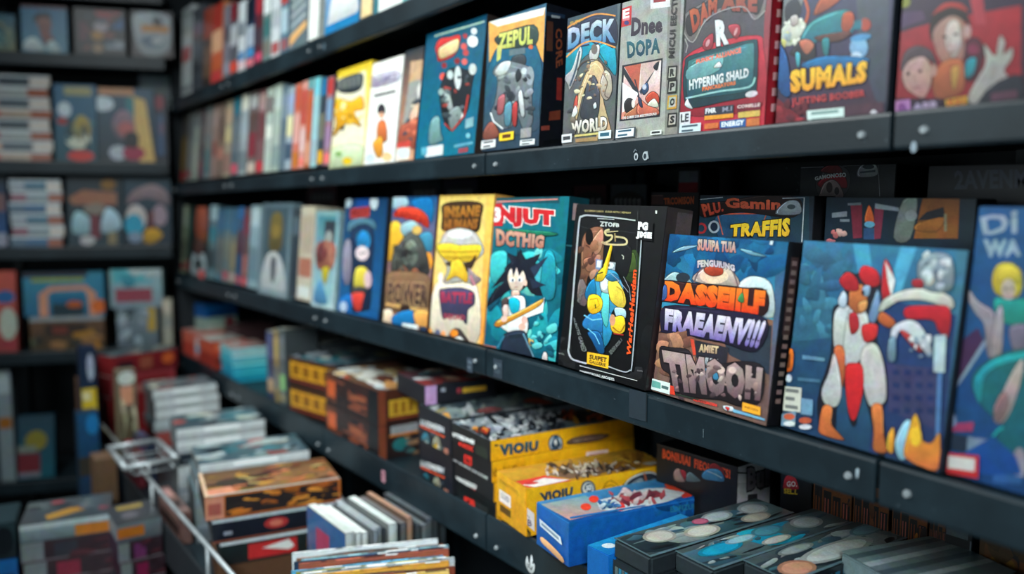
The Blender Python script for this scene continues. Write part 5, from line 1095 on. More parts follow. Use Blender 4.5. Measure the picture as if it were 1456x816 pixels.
def l_black4(a):
    a.crop(364, 612).bg((22,24,26),(24,28,28)); a.quad((1184,372),(1240,398),(1246,475),(1186,445),(220,50,40)); a.text('Z', (1198,392),(1222,402),(1222,440),(1198,428),(40,16,16),bold=.06); a.quad((1244,400),(1320,440),(1318,540),(1246,500),(40,44,44)); a.line([(1100,380),(1180,430)], 5, (90,96,96))
S1 = 'thin black and yellow boxes stacked on the lower shelf'
_, p = flat('game_box', 'top black and yellow box lettered VIOIU, of the near column on the lower shelf', 'game box', (693.5,628), (638,607), (909,598), -.41, .0385, {'all': (26,28,30), 'front': YEL, 'top': (150,156,160)},
            {'front': f_viotu, 'left': l_black1, 'top': top_bw}, S1, wt=.6, d=.155)
pn = p
_, p = under(p, 'game_box', 'yellow-fronted black box with thin brown lettering, second in the near column', 'game box', .0385, {'all': (22,24,28), 'front': YEL}, {'front': f_hidou, 'left': l_black2}, S1, dx=.002,
             stickers=[('front', 'price_sticker', lambda a: (a.crop(728,612), a.quad((418,122),(542,106),(542,165),(414,180),(236,214,206)), a.line([(432,160),(436,135),(520,124),(524,150)], 4, (190,90,100)), a.text('pauane', (440,138),(515,126),(515,146),(440,158),(120,70,80),bold=.02)))])
_, p = under(p, 'game_box', 'plain yellow-fronted black box, third in the near column', 'game box', .0365, {'all': (22,24,28), 'front': (232,166,22)}, {'left': l_black3}, S1, dx=.004)
_, p = under(p, 'game_box', 'plain yellow-fronted black box at the bottom of the near column', 'game box', .036, {'all': (22,24,28), 'front': (226,160,22)}, {'left': l_black4}, S1, dx=.005)
# --- far column: two thicker black boxes with little bottles on the end panel
def l_bottles(y0):
    def f(a):
        a.crop(585, 560, 3.55).bg((26,28,34),(30,32,40)); y = y0
        a.text('LUZMEIEN', (48,y+128),(165,y+168),(165,y+198),(46,y+155),(206,210,210),bold=.05); a.line([(44,y+160),(168,y+218)], 7, (226,84,40))
        for x, dy, c in ((72,225,(50,120,140)),(128,245,(150,150,130))):
            a.blob([(x-22,y+dy+55),(x-20,y+dy),(x-8,y+dy-30),(x+8,y+dy-28),(x+20,y+dy+5),(x+20,y+dy+60)], c, tuple(.6*q for q in c)); a.quad((x-14,y+dy+10),(x+12,y+dy+16),(x+12,y+dy+34),(x-14,y+dy+28),(190,200,200))
        a.ell(122,y+270,12,22,(206,170,50)); a.ell(70,y+285,14,14,(44,56,120)); a.quad((165,y+270),(186,y+280),(186,y+340),(165,y+328),(170,110,90)); a.fuzz(40,y+180,180,y+320,[(60,70,80),(90,100,104),(24,26,30)],8,9,int(y)+120)
    return f
def top_far(a):
    a.crop(585, 560, 3.55).bg((96,112,114),(116,134,138)); a.fuzz(60,30,700,150,[(130,146,146),(80,96,100),(150,160,150),(60,76,84),(186,196,196)],70,17,111,2.6); a.poly([(60,95),(170,70),(180,82),(70,108)], (150,140,100)); a.blob([(330,85),(400,70),(460,75),(420,95),(350,98)], (150,80,80)); a.blob([(470,80),(560,70),(600,85),(560,100),(480,98)], (226,232,232)); a.quad((150,100),(185,95),(200,125),(170,128),(226,160,70)); a.blob([(205,128),(240,120),(260,132),(225,140)], (226,230,228)); a.line([(190,150),(500,100),(740,66)], 5, (50,60,64))
    a.blob([(560,40),(620,20),(710,45),(690,60),(620,50)], (196,80,50)); a.line([(640,55),(680,70),(660,90),(600,95)], 7, (206,216,220), smooth=True)
S2 = 'black boxes with bottle pictures stacked on the lower shelf'
_mw, _W, _D, _H = pn
pf = (_mw @ Matrix.Translation((-.006, _D + .004, .0435)), .316, .15, 0)
_, p = under(pf, 'game_box', 'black bottle-picture box with painted grey top, far column of the yellow stack', 'game box', .075, {'all': (30,32,36), 'top': (110,124,126)}, {'left': l_bottles(0), 'top': top_far}, S2)
_, p = under(p, 'game_box', 'black bottle-picture box underneath, at the foot of the far column', 'game box', .079, {'all': (26,28,32)}, {'left': l_bottles(206)}, S2, dx=.003)
# --- second yellow carton with stickers
def f_yel2(a):
    a.crop(728, 612).bg((240,178,24),(230,164,20)); a.text('VIOIU', (155,355),(348,318),(342,375),(170,410),(50,70,84),(30,50,70),bold=.07); a.ell(433,332,42,48,(40,74,96)); a.ell(433,330,32,36,(226,220,200)); a.ell(436,325,24,26,(40,74,96)); a.text('3D', (420,312),(455,306),(454,338),(420,344),(226,226,220),bold=.06); a.blob([(405,385),(420,365),(450,362),(460,380),(430,384)], (60,90,104)); a.line([(415,378),(450,372)], 8, (220,226,220))
    a.line([(515,335),(535,300),(560,285),(590,300),(620,330)], 4, (130,90,20), smooth=True); a.line([(520,325),(560,310),(600,325)], 4, (130,90,20), smooth=True); a.line([(540,340),(560,330),(585,338)], 4, (130,90,20))
    a.blob([(615,360),(650,290),(720,245),(790,232),(850,270),(870,310),(860,345)], (40,46,56)); a.line([(622,350),(660,285),(730,248),(800,240),(850,275)], 9, (206,206,200), smooth=True); a.blob([(650,340),(690,290),(740,270),(750,330)], (120,130,140)); a.blob([(770,300),(810,270),(850,300),(840,335),(780,335)], (90,100,116)); a.line([(750,240),(765,300),(755,335)], 9, (180,96,60), smooth=True); a.ell(700,315,18,16,(40,46,56)); a.ell(815,305,14,14,(40,46,56)); a.ell(720,300,7,9,(200,206,206))
def t_yel2(a):
    a.crop(728, 612).bg((206,156,56),(196,140,40)); a.poly([(20,290),(190,255),(340,285),(90,325)], (226,60,56)); a.poly([(60,310),(180,270),(330,280),(130,322)], (240,232,228)); a.ell(110,300,40,8,(206,50,56),-6); a.poly([(190,250),(440,185),(720,205),(330,275)], (130,100,80)); a.fuzz(200,190,690,265,[(70,60,56),(206,190,170),(150,110,70),(110,84,70),(226,214,200),(50,44,44)],110,8,121,3.4)
    a.fuzz(580,150,800,200,[(176,120,40),(220,170,60),(150,100,40)],24,14,122,2.6); a.quad((740,195),(800,180),(840,188),(790,206),(206,196,180)); a.ell(710,188,18,6,(246,236,200))
_, py2 = flat('game_box', 'yellow carton with white stickers, standing in front of the thin yellow stack', 'game box', (748,696), (716,680), (955,662), -.462, .082, {'all': YEL, 'left': (226,164,24), 'top': (200,150,50)},
     {'front': f_yel2, 'top': t_yel2, 'left': lambda a: (a.unit().bg((222,160,24),(206,144,20)), a.text('(UIIIIIITTTTT)', (.12,.12),(.75,.16),(.75,.26),(.12,.22),(110,76,20),bold=.02), a.rect(.1,.36,.5,.62,(232,220,214)), a.text('LUD', (.16,.4),(.44,.42),(.44,.54),(.16,.52),(120,110,130),bold=.02), a.rect(.12,.68,.5,.84,(90,66,20)))}, wt=.75, d=.11,
     stickers=[('front', 'price_sticker', lambda a: (a.crop(728,612), a.quad((52,442),(122,470),(124,572),(54,540),(236,222,214)), a.line([(58,480),(96,496)], 4, (80,70,76)), a.text('B', (84,500),(108,508),(108,545),(84,538),(110,90,110),bold=.03))), ('front', 'dark_label', lambda a: (a.crop(728,612), a.quad((58,555),(102,575),(102,640),(58,612),(80,60,20)), a.quad((66,575),(94,588),(94,612),(66,600),(150,110,24))))])
# --- blue cartons
BLU = (20, 96, 170)
def t_blue(a):
    a.crop(728, 612).bg((60,140,190),(20,80,150)); a.poly([(140,425),(420,370),(560,460),(330,510)], (110,170,176),(206,150,140)); a.poly([(480,400),(760,330),(900,325),(1000,360),(900,415),(640,470),(500,450)], (206,214,216)); a.poly([(540,395),(820,340),(880,370),(640,420)], (150,60,76)); a.fuzz(560,350,860,410,[(190,80,90),(120,50,66),(226,200,200)],30,14,131,2.5); a.ell(465,392,28,20,(236,66,46)); a.ell(420,436,30,20,(236,70,50)); a.ell(615,436,28,24,(230,56,50)); a.ell(995,374,30,18,(230,66,50)); a.ell(905,310,36,18,(236,76,46)); a.fuzz(480,400,620,440,[(200,214,220),(80,130,170),(40,90,150)],16,12,132,2)
    a.poly([(860,330),(1100,278),(1280,335),(1060,345)], (230,76,44)); a.poly([(1050,310),(1150,296),(1240,335),(1110,340)], (236,196,110)); a.line([(1080,310),(1200,336)], 6, (246,236,220)); a.line([(1060,318),(1150,340)], 6, (240,220,200)); a.ell(970,318,26,14,(40,80,150)); a.line([(600,450),(760,440),(900,405)], 7, (236,240,240)); a.line([(330,500),(600,455),(760,430)], 10, (40,110,170))
def f_blue(a):
    a.crop(728, 612).bg((18,92,164),(14,76,146)); a.fuzz(760,400,1240,480,[(14,70,130),(24,104,176)],24,22,133,3); a.text('EDFIZUM TELIOIN', (900,432),(1210,392),(1210,420),(900,466),(40,120,150),bold=.02); a.line([(330,520),(1275,340)], 6, (40,120,190))
_, pb = flat('game_box', 'blue carton with red and white pictured top, right of the yellow carton', 'game box', (809,743), (764,718), (1046,697), -.473, .071, {'all': BLU, 'top': (40,110,170), 'left': (18,90,160)}, {'front': f_blue, 'top': t_blue,
      'left': lambda a: (a.unit().bg((18,94,166),(14,78,146)), a.line([(.0,.0),(1,.0)], .05, (30,120,190)))}, wt=.7, d=.10, w=.245,
     stickers=[('left', 'white_label', lambda a: (a.unit().poly([(.14,.32),(.8,.42),(.84,.58),(.16,.48)], (206,216,222)), a.poly([(.2,.38),(.74,.46),(.76,.52),(.2,.44)], (120,140,156)))), ('left', 'orange_label', lambda a: a.unit().blob([(.2,.72),(.5,.74),(.86,.84),(.86,.96),(.5,.9),(.2,.84)], (226,170,120)))])
def t_blue2(a):
    a.crop(728,612).bg((30,140,200),(20,110,180)); a.poly([(450,610),(550,580),(560,600),(480,630)], (200,80,70)); a.ell(550,655,40,14,(206,220,226))
flat('game_box', 'small bright blue carton in front, half hidden by the mottled cases', 'game box', (866,790), (819,766), (925,768), -.476, .068, {'all': (16,104,184), 'left': (16,90,160)}, {'top': t_blue2, 'front': lambda a: (a.unit().bg((18,110,190),(14,84,156)), a.ell(.3,.45,.1,.1,(190,70,70)))}, wt=.6, w=.2, d=.045)
# --- mottled cases lying in front (out of focus)
def t_mott(cols, ex, seed):
    def f(a):
        a.unit().bg((70,86,88),(54,68,72)); r = random.Random(seed)
        for i in range(5): a.blob([(i*.2-.02,.1+r.uniform(0,.2)),(i*.2+.12,.05+r.uniform(0,.2)),(i*.2+.24,.3+r.uniform(0,.3)),(i*.2+.2,.9),(i*.2+.02,.8)], r.choice(cols))
        a.fuzz(.04,.08,.96,.9,cols,26,.05,seed,2.2)
        for (x, y, rx, ry, c) in ex: a.ell(x, y, rx, ry*1.3, tuple(.8*q for q in c), 0); a.ell(x, y, rx*.8, ry, c)
        a.rect(0,.93,1,1,(90,116,122)); a.rect(0,0,.012,1,(90,116,122))
    return f
PAL = [(90,112,114),(40,54,60),(120,142,142),(60,96,110),(30,36,40),(150,166,162)]
MG = 'mottled grey cases lying in front at the lower right'
M1 = flat('game_case', 'mottled grey-green case beside the blue cartons, farthest of three', 'game case', (925,793), (872,762), (1188,708), -.45, .028, {'all': (60,72,76), 'left': (36,44,48), 'front': (30,36,40)},
     {'top': t_mott(PAL, [(.2,.4,.09,.2,(196,200,186)),(.42,.65,.11,.18,(206,206,190)),(.62,.3,.1,.16,(180,196,196)),(.86,.4,.09,.2,(206,210,206)),(.78,.74,.1,.14,(196,190,170)),(.5,.3,.05,.1,(190,100,130))], 141)}, MG, wt=.8, d=.075, w=.29, mat=M_GLOSS, body='case', bevel=.004)[1]
def right_of(prev, name, label, cat, dep, h, cols, art, group, dx=0, dz=0, gap=.002, w=None, rz=0):
    mw, W, D, H = prev
    m2 = mw @ Matrix.Translation((dx, -dep - gap, dz)) @ Matrix.Rotation(radians(rz), 4, 'Z')
    return make_box(name, label, cat, m2, w or W, dep, h, cols, art, group, 1.0, M_GLOSS, .004, 'case'), (m2, w or W, dep, h)
M2 = right_of(M1, 'game_case', 'mottled case with a bright cyan streak, middle of three', 'game case', .07, .028, {'all': (60,72,76), 'left': (36,44,48), 'front': (24,30,34)}, {'top': t_mott(PAL + [(30,150,180)], [(.2,.4,.14,.16,(30,160,196)),(.36,.3,.1,.1,(150,196,206)),(.55,.3,.1,.16,(80,150,170)),(.8,.45,.1,.2,(190,200,196)),(.5,.7,.1,.1,(196,200,190))], 142)}, MG, .04)[1]
M3 = right_of(M2, 'game_case', 'mottled case with long white streaks, nearest of three', 'game case', .075, .03, {'all': (50,60,64), 'left': (36,44,48), 'front': (18,22,26)}, {'top': t_mott(PAL, [(.45,.62,.26,.2,(196,206,200)),(.14,.7,.1,.2,(206,150,120)),(.78,.35,.12,.14,(120,170,180)),(.3,.2,.12,.1,(150,166,160))], 143), 'front': sideprint((18,24,30),(40,100,120),(150,60,50),7)}, MG, .05)[1]
for k, (pm, nm) in enumerate(((M1,'farthest'),(M2,'middle'),(M3,'nearest'))):
    ph = (pm[0].translation.z - ZD - .0172)
    n = 2
    cur = pm
    for j in range(n):
        _, cur = under(cur, 'game_case', 'dark case %s under the %s mottled case at lower right' % (('directly','lowest')[j], nm), 'game case', ph/n - .0006, {'all': (26,32,36), 'left': (30,40,44)}, {'left': sideprint((30,40,46),(80,96,100),(40,110,140),20+k*3+j)}, 'dark cases under the mottled cases', mat=M_GLOSS, w=.26 if j == 0 else None, dx=-(pm[1]-.26)/2 if j == 0 else 0, body='case', bevel=.003)
# --- dark boxes at the back of the lower shelf
def f_bon(a):
    a.crop(728, 612).bg((26,26,28),(20,20,22)); a.line([(770,62),(1238,200)], 5, (60,62,64)); a.unit().text('BONIUIAI', (.08,.04),(.44,.04),(.44,.15),(.08,.15),(240,86,40),bold=.05); a.text('FIEONENTS!', (.49,.045),(.92,.05),(.92,.15),(.49,.15),(240,84,40),bold=.05); a.crop(728, 612); a.blob([(1120,205),(1150,185),(1200,220),(1210,260),(1170,240)], (150,30,36)); a.blob([(1080,250),(1110,220),(1170,220),(1200,250),(1205,290),(1140,285),(1090,275)], (60,130,176)); a.blob([(920,240),(945,215),(980,250),(985,290),(930,285)], (150,120,110)); a.blob([(985,270),(1010,235),(1060,270),(1070,290),(1000,290)], (90,110,116)); a.blob([(955,225),(990,235),(985,285)], (140,30,40)); a.line([(1110,230),(1160,250),(1195,270)], 5, (170,196,206), smooth=True)
def f_buk(a):
    a.crop(728, 612).bg((190,190,194),(140,140,144)); a.poly([(1248,200),(1456,150),(1540,150),(1540,260),(1250,310)], (206,206,210)); a.line([(1270,245),(1350,243)], 8, (30,30,32)); a.text('BuKe', (1338,215),(1545,165),(1545,290),(1338,345),(150,140,150),(110,104,110),ol=(30,28,32),olw=.06,bold=.05); a.quad((1340,365),(1395,358),(1395,405),(1340,412),(50,50,54))
# stands spine-on: lettered long side faces the aisle, grey end faces the camera
flat('game_box', 'black upright box with orange lettering and a grey end, behind the blue carton', 'game box', (1049,664), (931,631), (1118,645), -.405, .155, {'all': (26,26,28), 'front': (90,90,92)}, {'left': f_bon, 'front': f_buk}, wt=.35, w=.09, gain=1.3)
def backlow(nm, x0, x1, yt, cols, art, off=1.075, h=None):
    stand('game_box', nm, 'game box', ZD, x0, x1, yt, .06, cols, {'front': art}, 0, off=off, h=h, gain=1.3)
backlow('tall black box with a red disc and yellow word, back of the lower shelf', 1106, 1150, 640, {'all': (16,16,18)}, lambda a: (a.unit().bg((22,20,22),(18,17,19)), a.crop(1092,612), a.blob([(88,300),(100,262),(125,250),(155,265),(172,310),(170,335),(92,335)], (206,40,48)), a.text('GO.', (106,288),(166,288),(166,320),(106,320),(240,220,216),bold=.04), a.text('SEL.L', (90,328),(170,336),(168,366),(90,358),(206,170,40),bold=.05)), 1.075)
def orangeblack(seed):
    def f(a):
        r = random.Random(seed); a.unit().bg((120,66,24),(60,34,22))
        for i in range(4):
            x = .04 + i*.24; a.rect(x,.1+.03*i,x+.2,.75,(28,24,24)); 
            for j in range(2): a.rect(x+.03+j*.08,.2,x+.06+j*.08,.45+.1*r.random(),(150,80,66) if i%2 else (120,60,30))
        a.fuzz(.05,.1,.95,.9,[(140,80,30),(40,30,28),(90,50,26)],10,.06,seed,1.6)
    return f
for i, (x0, x1, yt) in enumerate(((1152,1206,672),(1208,1258,684),(1262,1312,702),(1314,1340,716))):
    backlow('dim orange and black box, lower shelf back row, %s from left' % ('first','second','third','fourth')[i], x0, x1, yt, {'all': (60,36,24)}, orangeblack(150+i), 1.075)
backlow('black upright box with a small grey label, lower shelf at right', 1336, 1374, 722, {'all': (16,17,20), 'right': (90,100,106)}, lambda a: (a.unit().bg((18,19,22)), a.rect(.05,.06,.85,.2,(90,100,106)), a.rect(.12,.09,.7,.12,(50,56,60)), a.rect(.93,.2,1,1,(110,120,126))), 1.07)
backlow('dim brown and gold box at the far right of the lower shelf', 1384, 1500, 734, {'all': (50,36,24)}, lambda a: (a.unit().bg((84,56,24),(40,28,20)), a.fuzz(.0,.05,1,.5,[(120,84,30),(30,24,22),(80,56,26),(100,60,30)],30,.08,161)), 1.07)
M4 = flat('game_case', 'pale blue-grey striped case at the bottom right corner', 'game case', (1300,842), (1262,806), (1460,790), -.435, .03, {'all': (110,130,134)}, {'top': lambda a: (a.unit().bg((130,150,152),(100,120,124)), [a.poly([(.0,.12+i*.2),(1,.06+i*.2),(1,.14+i*.2),(.0,.22+i*.2)], (176,192,192) if i % 2 else (80,100,106)) for i in range(4)])}, None, wt=.7, d=.12, w=.16, mat=M_GLOSS, body='case', bevel=.004)[1]
_, cur = under(M4, 'game_case', 'dark case beneath the striped case, bottom right corner', 'game case', M4[0].translation.z - ZD - .0172, {'all': (24,28,32)}, {'left': sideprint((24,28,32),(70,80,84),None,5)}, mat=M_GLOSS, body='case')

# --- left half of the lower shelf
def t_paint(bg0, bg1, cols, seed, n=26): return lambda a: (a.unit().bg(bg0, bg1), a.fuzz(.04,.05,.96,.95,cols,n,.1,seed,1.7))
# flat black box on top of the orange stack
ORG = 'dark boxes with orange panels stacked on the lower shelf'
def l_org(seed, c=(196,90,44)):
    def f(a):
        a.unit().bg((50,32,30),(36,26,26)); a.rect(0,.05,.22,.9,(90,50,34)); a.rect(.04,.25,.2,.75,c); a.rect(.46,.3,.8,.85,(120,62,42)); a.rect(.5,.4,.76,.5,(150,84,56)); a.rect(.84,0,1,1,(20,22,26)); a.fuzz(.2,.1,.84,.9,[(70,40,34),(30,24,26),(110,60,44)],14,.06,seed)
    return f
def f_gold(a):
    a.unit().bg((84,44,30),(50,30,26)); a.rect(.0,.0,.1,1,(130,66,44)); a.rect(.14,.3,.98,.78,(206,160,50)); [a.rect(.2+i*.1,.38,.26+i*.1,.7,(150,104,30)) for i in range(7)]; a.ell(.6,.2,.07,.1,(190,80,44)); a.line([(.12,.84),(1,.84)], .05, (150,70,40))
_, po = flat('game_box', 'orange-panelled dark box with a gold lettered end, middle of the lower shelf', 'game box', (537,557), (473,526), (640,541), -.402, .08, {'all': (50,32,30), 'top': (150,110,80)},
     {'left': l_org(171), 'front': f_gold, 'top': t_paint((120,90,66),(90,60,50),[(226,224,214),(190,90,70),(206,150,90),(196,206,206),(110,60,50),(232,196,140)],172,34)}, ORG, wt=.6)
_, po2 = under(po, 'game_box', 'orange-panelled dark box below the gold-lettered one', 'game box', .0785, {'all': (46,30,28)}, {'left': l_org(173), 'front': lambda a: (a.unit().bg((60,36,28),(34,26,26)), a.rect(0,0,.1,1,(130,66,44)), a.rect(.16,.05,.98,.3,(150,150,150)), a.rect(.14,.3,1,.36,(206,120,50)), a.ell(.3,.62,.12,.2,(40,110,110)), a.ell(.7,.62,.14,.2,(150,150,136)), a.fuzz(.15,.4,.95,.95,[(70,110,110),(40,44,50),(150,110,80)],10,.08,174))}, ORG)
mwb, Wb, Db, Hb = po
_, pk = flat('game_box', 'flat black box with lilac corner patch, topmost on the orange stack', 'game box', (604,549), (566,534), (706,538), -.36, .041, {'all': (26,28,34), 'top': (70,60,66)},
     {'front': lambda a: (a.unit().bg((26,28,36),(20,22,28)), a.rect(.0,.0,.16,1,(190,150,196)), a.rect(.22,.2,.28,.4,(150,156,170)), a.rect(.44,.3,.5,.56,(150,50,60)), a.rect(.52,.32,.86,.58,(206,160,50))), 'top': t_paint((90,50,56),(60,70,80),[(190,60,56),(206,214,214),(90,160,170),(226,190,160),(40,44,50),(150,60,60)],175,26)}, None, wt=.75, d=.16)
make_box('game_box', 'plain dark box under the flat black box, behind the bottle boxes', 'game box', frame(Vector((0,-1,0)), Vector((1,0,0)), Vector((0,0,1)), Vector((.90, 1.545, ZD + .0006))), .09, .10, CAMZ - .402 - ZD - .0012, {'all': (26,24,28)}, {})
YS = 'brown boxes with yellow lettered panels on the lower shelf'
def l_yel(seed): return lambda a: (a.unit().bg((70,44,26),(40,28,24)), a.rect(.02,.16,.94,.72,(196,140,36)), [a.rect(.08+i*.21,.26,.22+i*.21,.62,(130,84,24)) for i in range(4)], a.line([(.0,.8),(1,.86)], .06, (130,50,40)), a.rect(.95,0,1,1,(20,20,22)))
_, pq = flat('game_box', 'brown box with a yellow lettered panel, upper of two on the lower shelf', 'game box', (468,523), (409,506), (556,506), -.398, .079, {'all': (50,36,28), 'top': (110,116,120)}, {'left': l_yel(1), 'top': t_paint((110,120,126),(70,90,100),[(150,160,166),(206,206,196),(40,110,120),(196,180,110),(90,100,110),(30,36,44)],176,34)}, YS, wt=.5)
_, pq2 = under(pq, 'game_box', 'brown box with a yellow lettered panel, lower of two on the lower shelf', 'game box', .0795, {'all': (46,34,28)}, {'left': l_yel(2)}, YS)
# three upright cases and a pale box behind
for i, (x0, x1, yt, c, bl, nm) in enumerate(((381,390,470,(60,70,100),[(.05,.4,(90,100,140)),(.7,.9,(190,150,110))],'navy and tan'),(391,398,468,(150,130,90),[(.1,.4,(196,170,110)),(.5,.8,(110,110,104))],'straw-coloured'),(399,407,466,(90,100,104),[(.1,.4,(120,128,130)),(.6,.8,(130,190,110)),(.85,.95,(160,150,120))],'grey case with a green spot'))):
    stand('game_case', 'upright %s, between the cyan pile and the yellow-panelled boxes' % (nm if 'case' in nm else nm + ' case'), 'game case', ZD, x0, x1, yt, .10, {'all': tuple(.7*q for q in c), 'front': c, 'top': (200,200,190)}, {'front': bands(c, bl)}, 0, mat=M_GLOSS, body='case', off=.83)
flat('game_box', 'white topped box with a red stripe, behind the yellow-panelled boxes', 'game box', (455,488), (424,474), (530,474), -.392, .168, {'all': (70,76,80), 'top': (220,222,206)}, {'top': lambda a: (a.unit().bg((226,228,210),(206,210,200)), a.rect(.5,.6,.95,.85,(220,70,50)), a.fuzz(.05,.1,.95,.6,[(240,240,226),(170,176,150),(90,100,100)],8,.12,178))}, wt=.5, d=.12)
# cyan, orange and red piles towards the corner
def pile(label, A, Lp, R, zt, hs, specs, group, wt=.6, d=None, w=None, mat=M_GLOSS):
    cur = None
    for i, (h, sp) in enumerate(zip(hs, specs)):
        nm, cols, art = sp
        lb = label % nm
        if cur is None: _, cur = flat('game_case', lb, 'game case', A, Lp, R, zt, h, cols, art, group, wt, d, w, 1.0, mat, 'case', None, .003)
        else: _, cur = under(cur, 'game_case', lb, 'game case', h, cols, art, group, .003*((i % 3) - 1), 0, 0, 1.0, mat, 'case', None, None, None, .003)
    return cur
cy = lambda c, s: {'front': lambda a: (a.unit().bg(c, tuple(.75*q for q in c)), a.rect(.0,.8,1,.95,tuple(min(255,1.25*q) for q in c)))}
pile('%s in the cyan pile on the lower shelf', (329,496), (312,484), (381,491), -.448, (.03,.03,.028,.0233),
     [('topmost pale-fronted case', {'all': (110,190,200), 'top': (196,190,180)}, {'front': cy((170,226,230),1)['front'], 'top': t_paint((206,190,180),(196,90,80),[(226,90,80),(230,226,216),(190,200,200)],181,10)}),
      ('second cyan case', {'all': (60,170,190)}, cy((110,206,220),2)), ('third bright cyan case', {'all': (30,150,180)}, cy((60,190,214),3)), ('lowest deep cyan case', {'all': (24,120,150)}, cy((34,160,190),4))], 'cyan cases piled on the lower shelf', d=.16)
pile('%s in the orange pile beyond the cyan cases', (299,486), (284,476), (345,481), -.455, (.05,.05),
     [('upper white-topped case', {'all': (190,80,56), 'top': (210,206,196)}, {'front': bands((196,76,50), [(.2,.7,(226,120,80))]), 'top': t_paint((214,210,200),(190,190,186),[(150,150,150),(226,220,210)],182,8)}), ('lower rust case', {'all': (150,50,40)}, {'front': bands((160,60,44), [(.3,.6,(90,36,34))])})], 'orange cases piled on the lower shelf', d=.16)
pile('%s in the coral pile nearest the corner, lower shelf', (270,474), (256,465), (325,468), -.455, (.045,.055),
     [('upper pink-topped case', {'all': (206,100,80), 'top': (226,180,170)}, {'front': lambda a: (a.unit().bg((206,96,76),(196,206,206)), a.ell(.6,.6,.3,.3,(40,170,200))), 'top': t_paint((220,180,170),(196,120,110),[(226,200,190),(190,90,80)],183,8)}), ('lower cyan-patched case', {'all': (190,70,56)}, {'front': lambda a: (a.unit().bg((200,206,206),(190,70,60)), a.ell(.3,.3,.3,.3,(40,170,200)))})], 'coral cases piled on the lower shelf', d=.14)
_, cur = flat('game_case', 'deep blue case lying on top of the coral pile at the corner', 'game case', (292,433), (286,428), (328,428), -.352, .052, {'all': (20,80,140), 'top': (16,60,110)}, {'front': bands((20,96,160), [(.6,.95,(16,60,120))])}, None, wt=.6, d=.08, mat=M_GLOSS, body='case')
_, cur = under(cur, 'game_case', 'pale green and red case under the deep blue one, corner end', 'game case', .049, {'all': (130,150,140)}, {'front': lambda a: (a.unit().bg((150,190,176),(190,196,180)), a.rect(.6,.1,.9,.9,(150,40,56)))}, None, mat=M_GLOSS, body='case')
flat('game_box', 'long pink-grey flat-topped box in shadow behind the orange pile', 'game box', (338,464), (326,457), (384,457), -.43, .13, {'all': (90,64,66), 'top': (150,110,106)}, {'top': t_paint((160,120,114),(110,70,74),[(190,150,140),(90,40,50)],184,6)}, None, wt=.6, d=.1)
# ---------------- bench stock
OB = 'orange and navy cases stacked on the bench'
def t_or(a):
    a.unit().bg((110,84,60),(150,110,80)); a.fuzz(.05,.08,.98,.92,[(206,150,70),(170,110,70),(60,44,40),(150,120,60),(206,120,80),(110,60,50),(190,170,110)],60,.06,191,1.6); a.ell(.22,.55,.12,.16,(70,60,50)); a.poly([(0,.75),(.2,.7),(.22,1),(0,1)], (226,150,120)); a.rect(0,.96,1,1,(206,206,200)); a.rect(0,0,.03,1,(226,190,160))
def f_or(a):
    a.unit().bg((206,120,56),(176,96,44)); a.rect(0,0,.13,1,(206,140,110)); a.rect(.02,.3,.11,.8,(170,90,76)); a.rect(.14,.06,.98,.9,(40,34,34)); a.fuzz(.16,.1,.97,.88,[(206,120,44),(170,90,36),(50,40,38),(226,150,60)],34,.055,192,2.0)
mt = []
_, q = flat('game_case', 'orange and black patterned case, topmost of the front bench stack', 'game case', (291,708), (272,672), (486,683), -.585, .05, {'all': (196,120,70), 'left': (50,44,40), 'top': (130,100,70)}, {'top': t_or, 'front': f_or}, OB, wt=.6, d=.17, mat=M_GLOSS, body='case', bevel=.002)
_, q = under(q, 'game_case', 'navy case with silver rim and red seal, second in the front bench stack', 'game case', .05, {'all': (24,30,40), 'top': (206,214,216), 'left': (40,44,46)}, {'front': lambda a: (a.unit().bg((24,30,42),(18,22,32)), a.rect(0,0,1,.14,(190,204,210)), a.ell(.46,.5,.09,.24,(170,50,50)), a.ell(.46,.5,.05,.14,(206,110,90)), a.rect(.08,.55,.14,.7,(150,160,170)), a.ell(.85,.48,.1,.2,(150,40,46)), a.rect(0,.9,1,1,(130,70,50)))}, OB, dx=.012, mat=M_GLOSS, body='case', bevel=.002)
_, q = under(q, 'game_case', 'case with red and white diamond end, third in the front bench stack', 'game case', .05, {'all': (30,40,38), 'top': (206,214,216)}, {'front': lambda a: (a.unit().bg((26,40,40),(30,30,30)), a.rect(0,0,1,.14,(206,216,220)), a.rect(.2,.25,.56,.9,(190,44,44)), a.poly([(.3,.5),(.5,.3),(.54,.62),(.5,.75)], (226,226,220)), a.rect(.64,.3,.97,.85,(190,120,50)), a.fuzz(.64,.3,.96,.85,[(110,60,36),(206,150,70)],8,.05,193))}, OB, dx=.014, mat=M_GLOSS, body='case', bevel=.002)
_, q = under(q, 'game_case', 'brown case at the foot of the front bench stack', 'game case', q[0].translation.z - ZE - .0015, {'all': (90,60,40)}, {}, OB, dx=-.004, mat=M_GLOSS, body='case', bevel=.002)
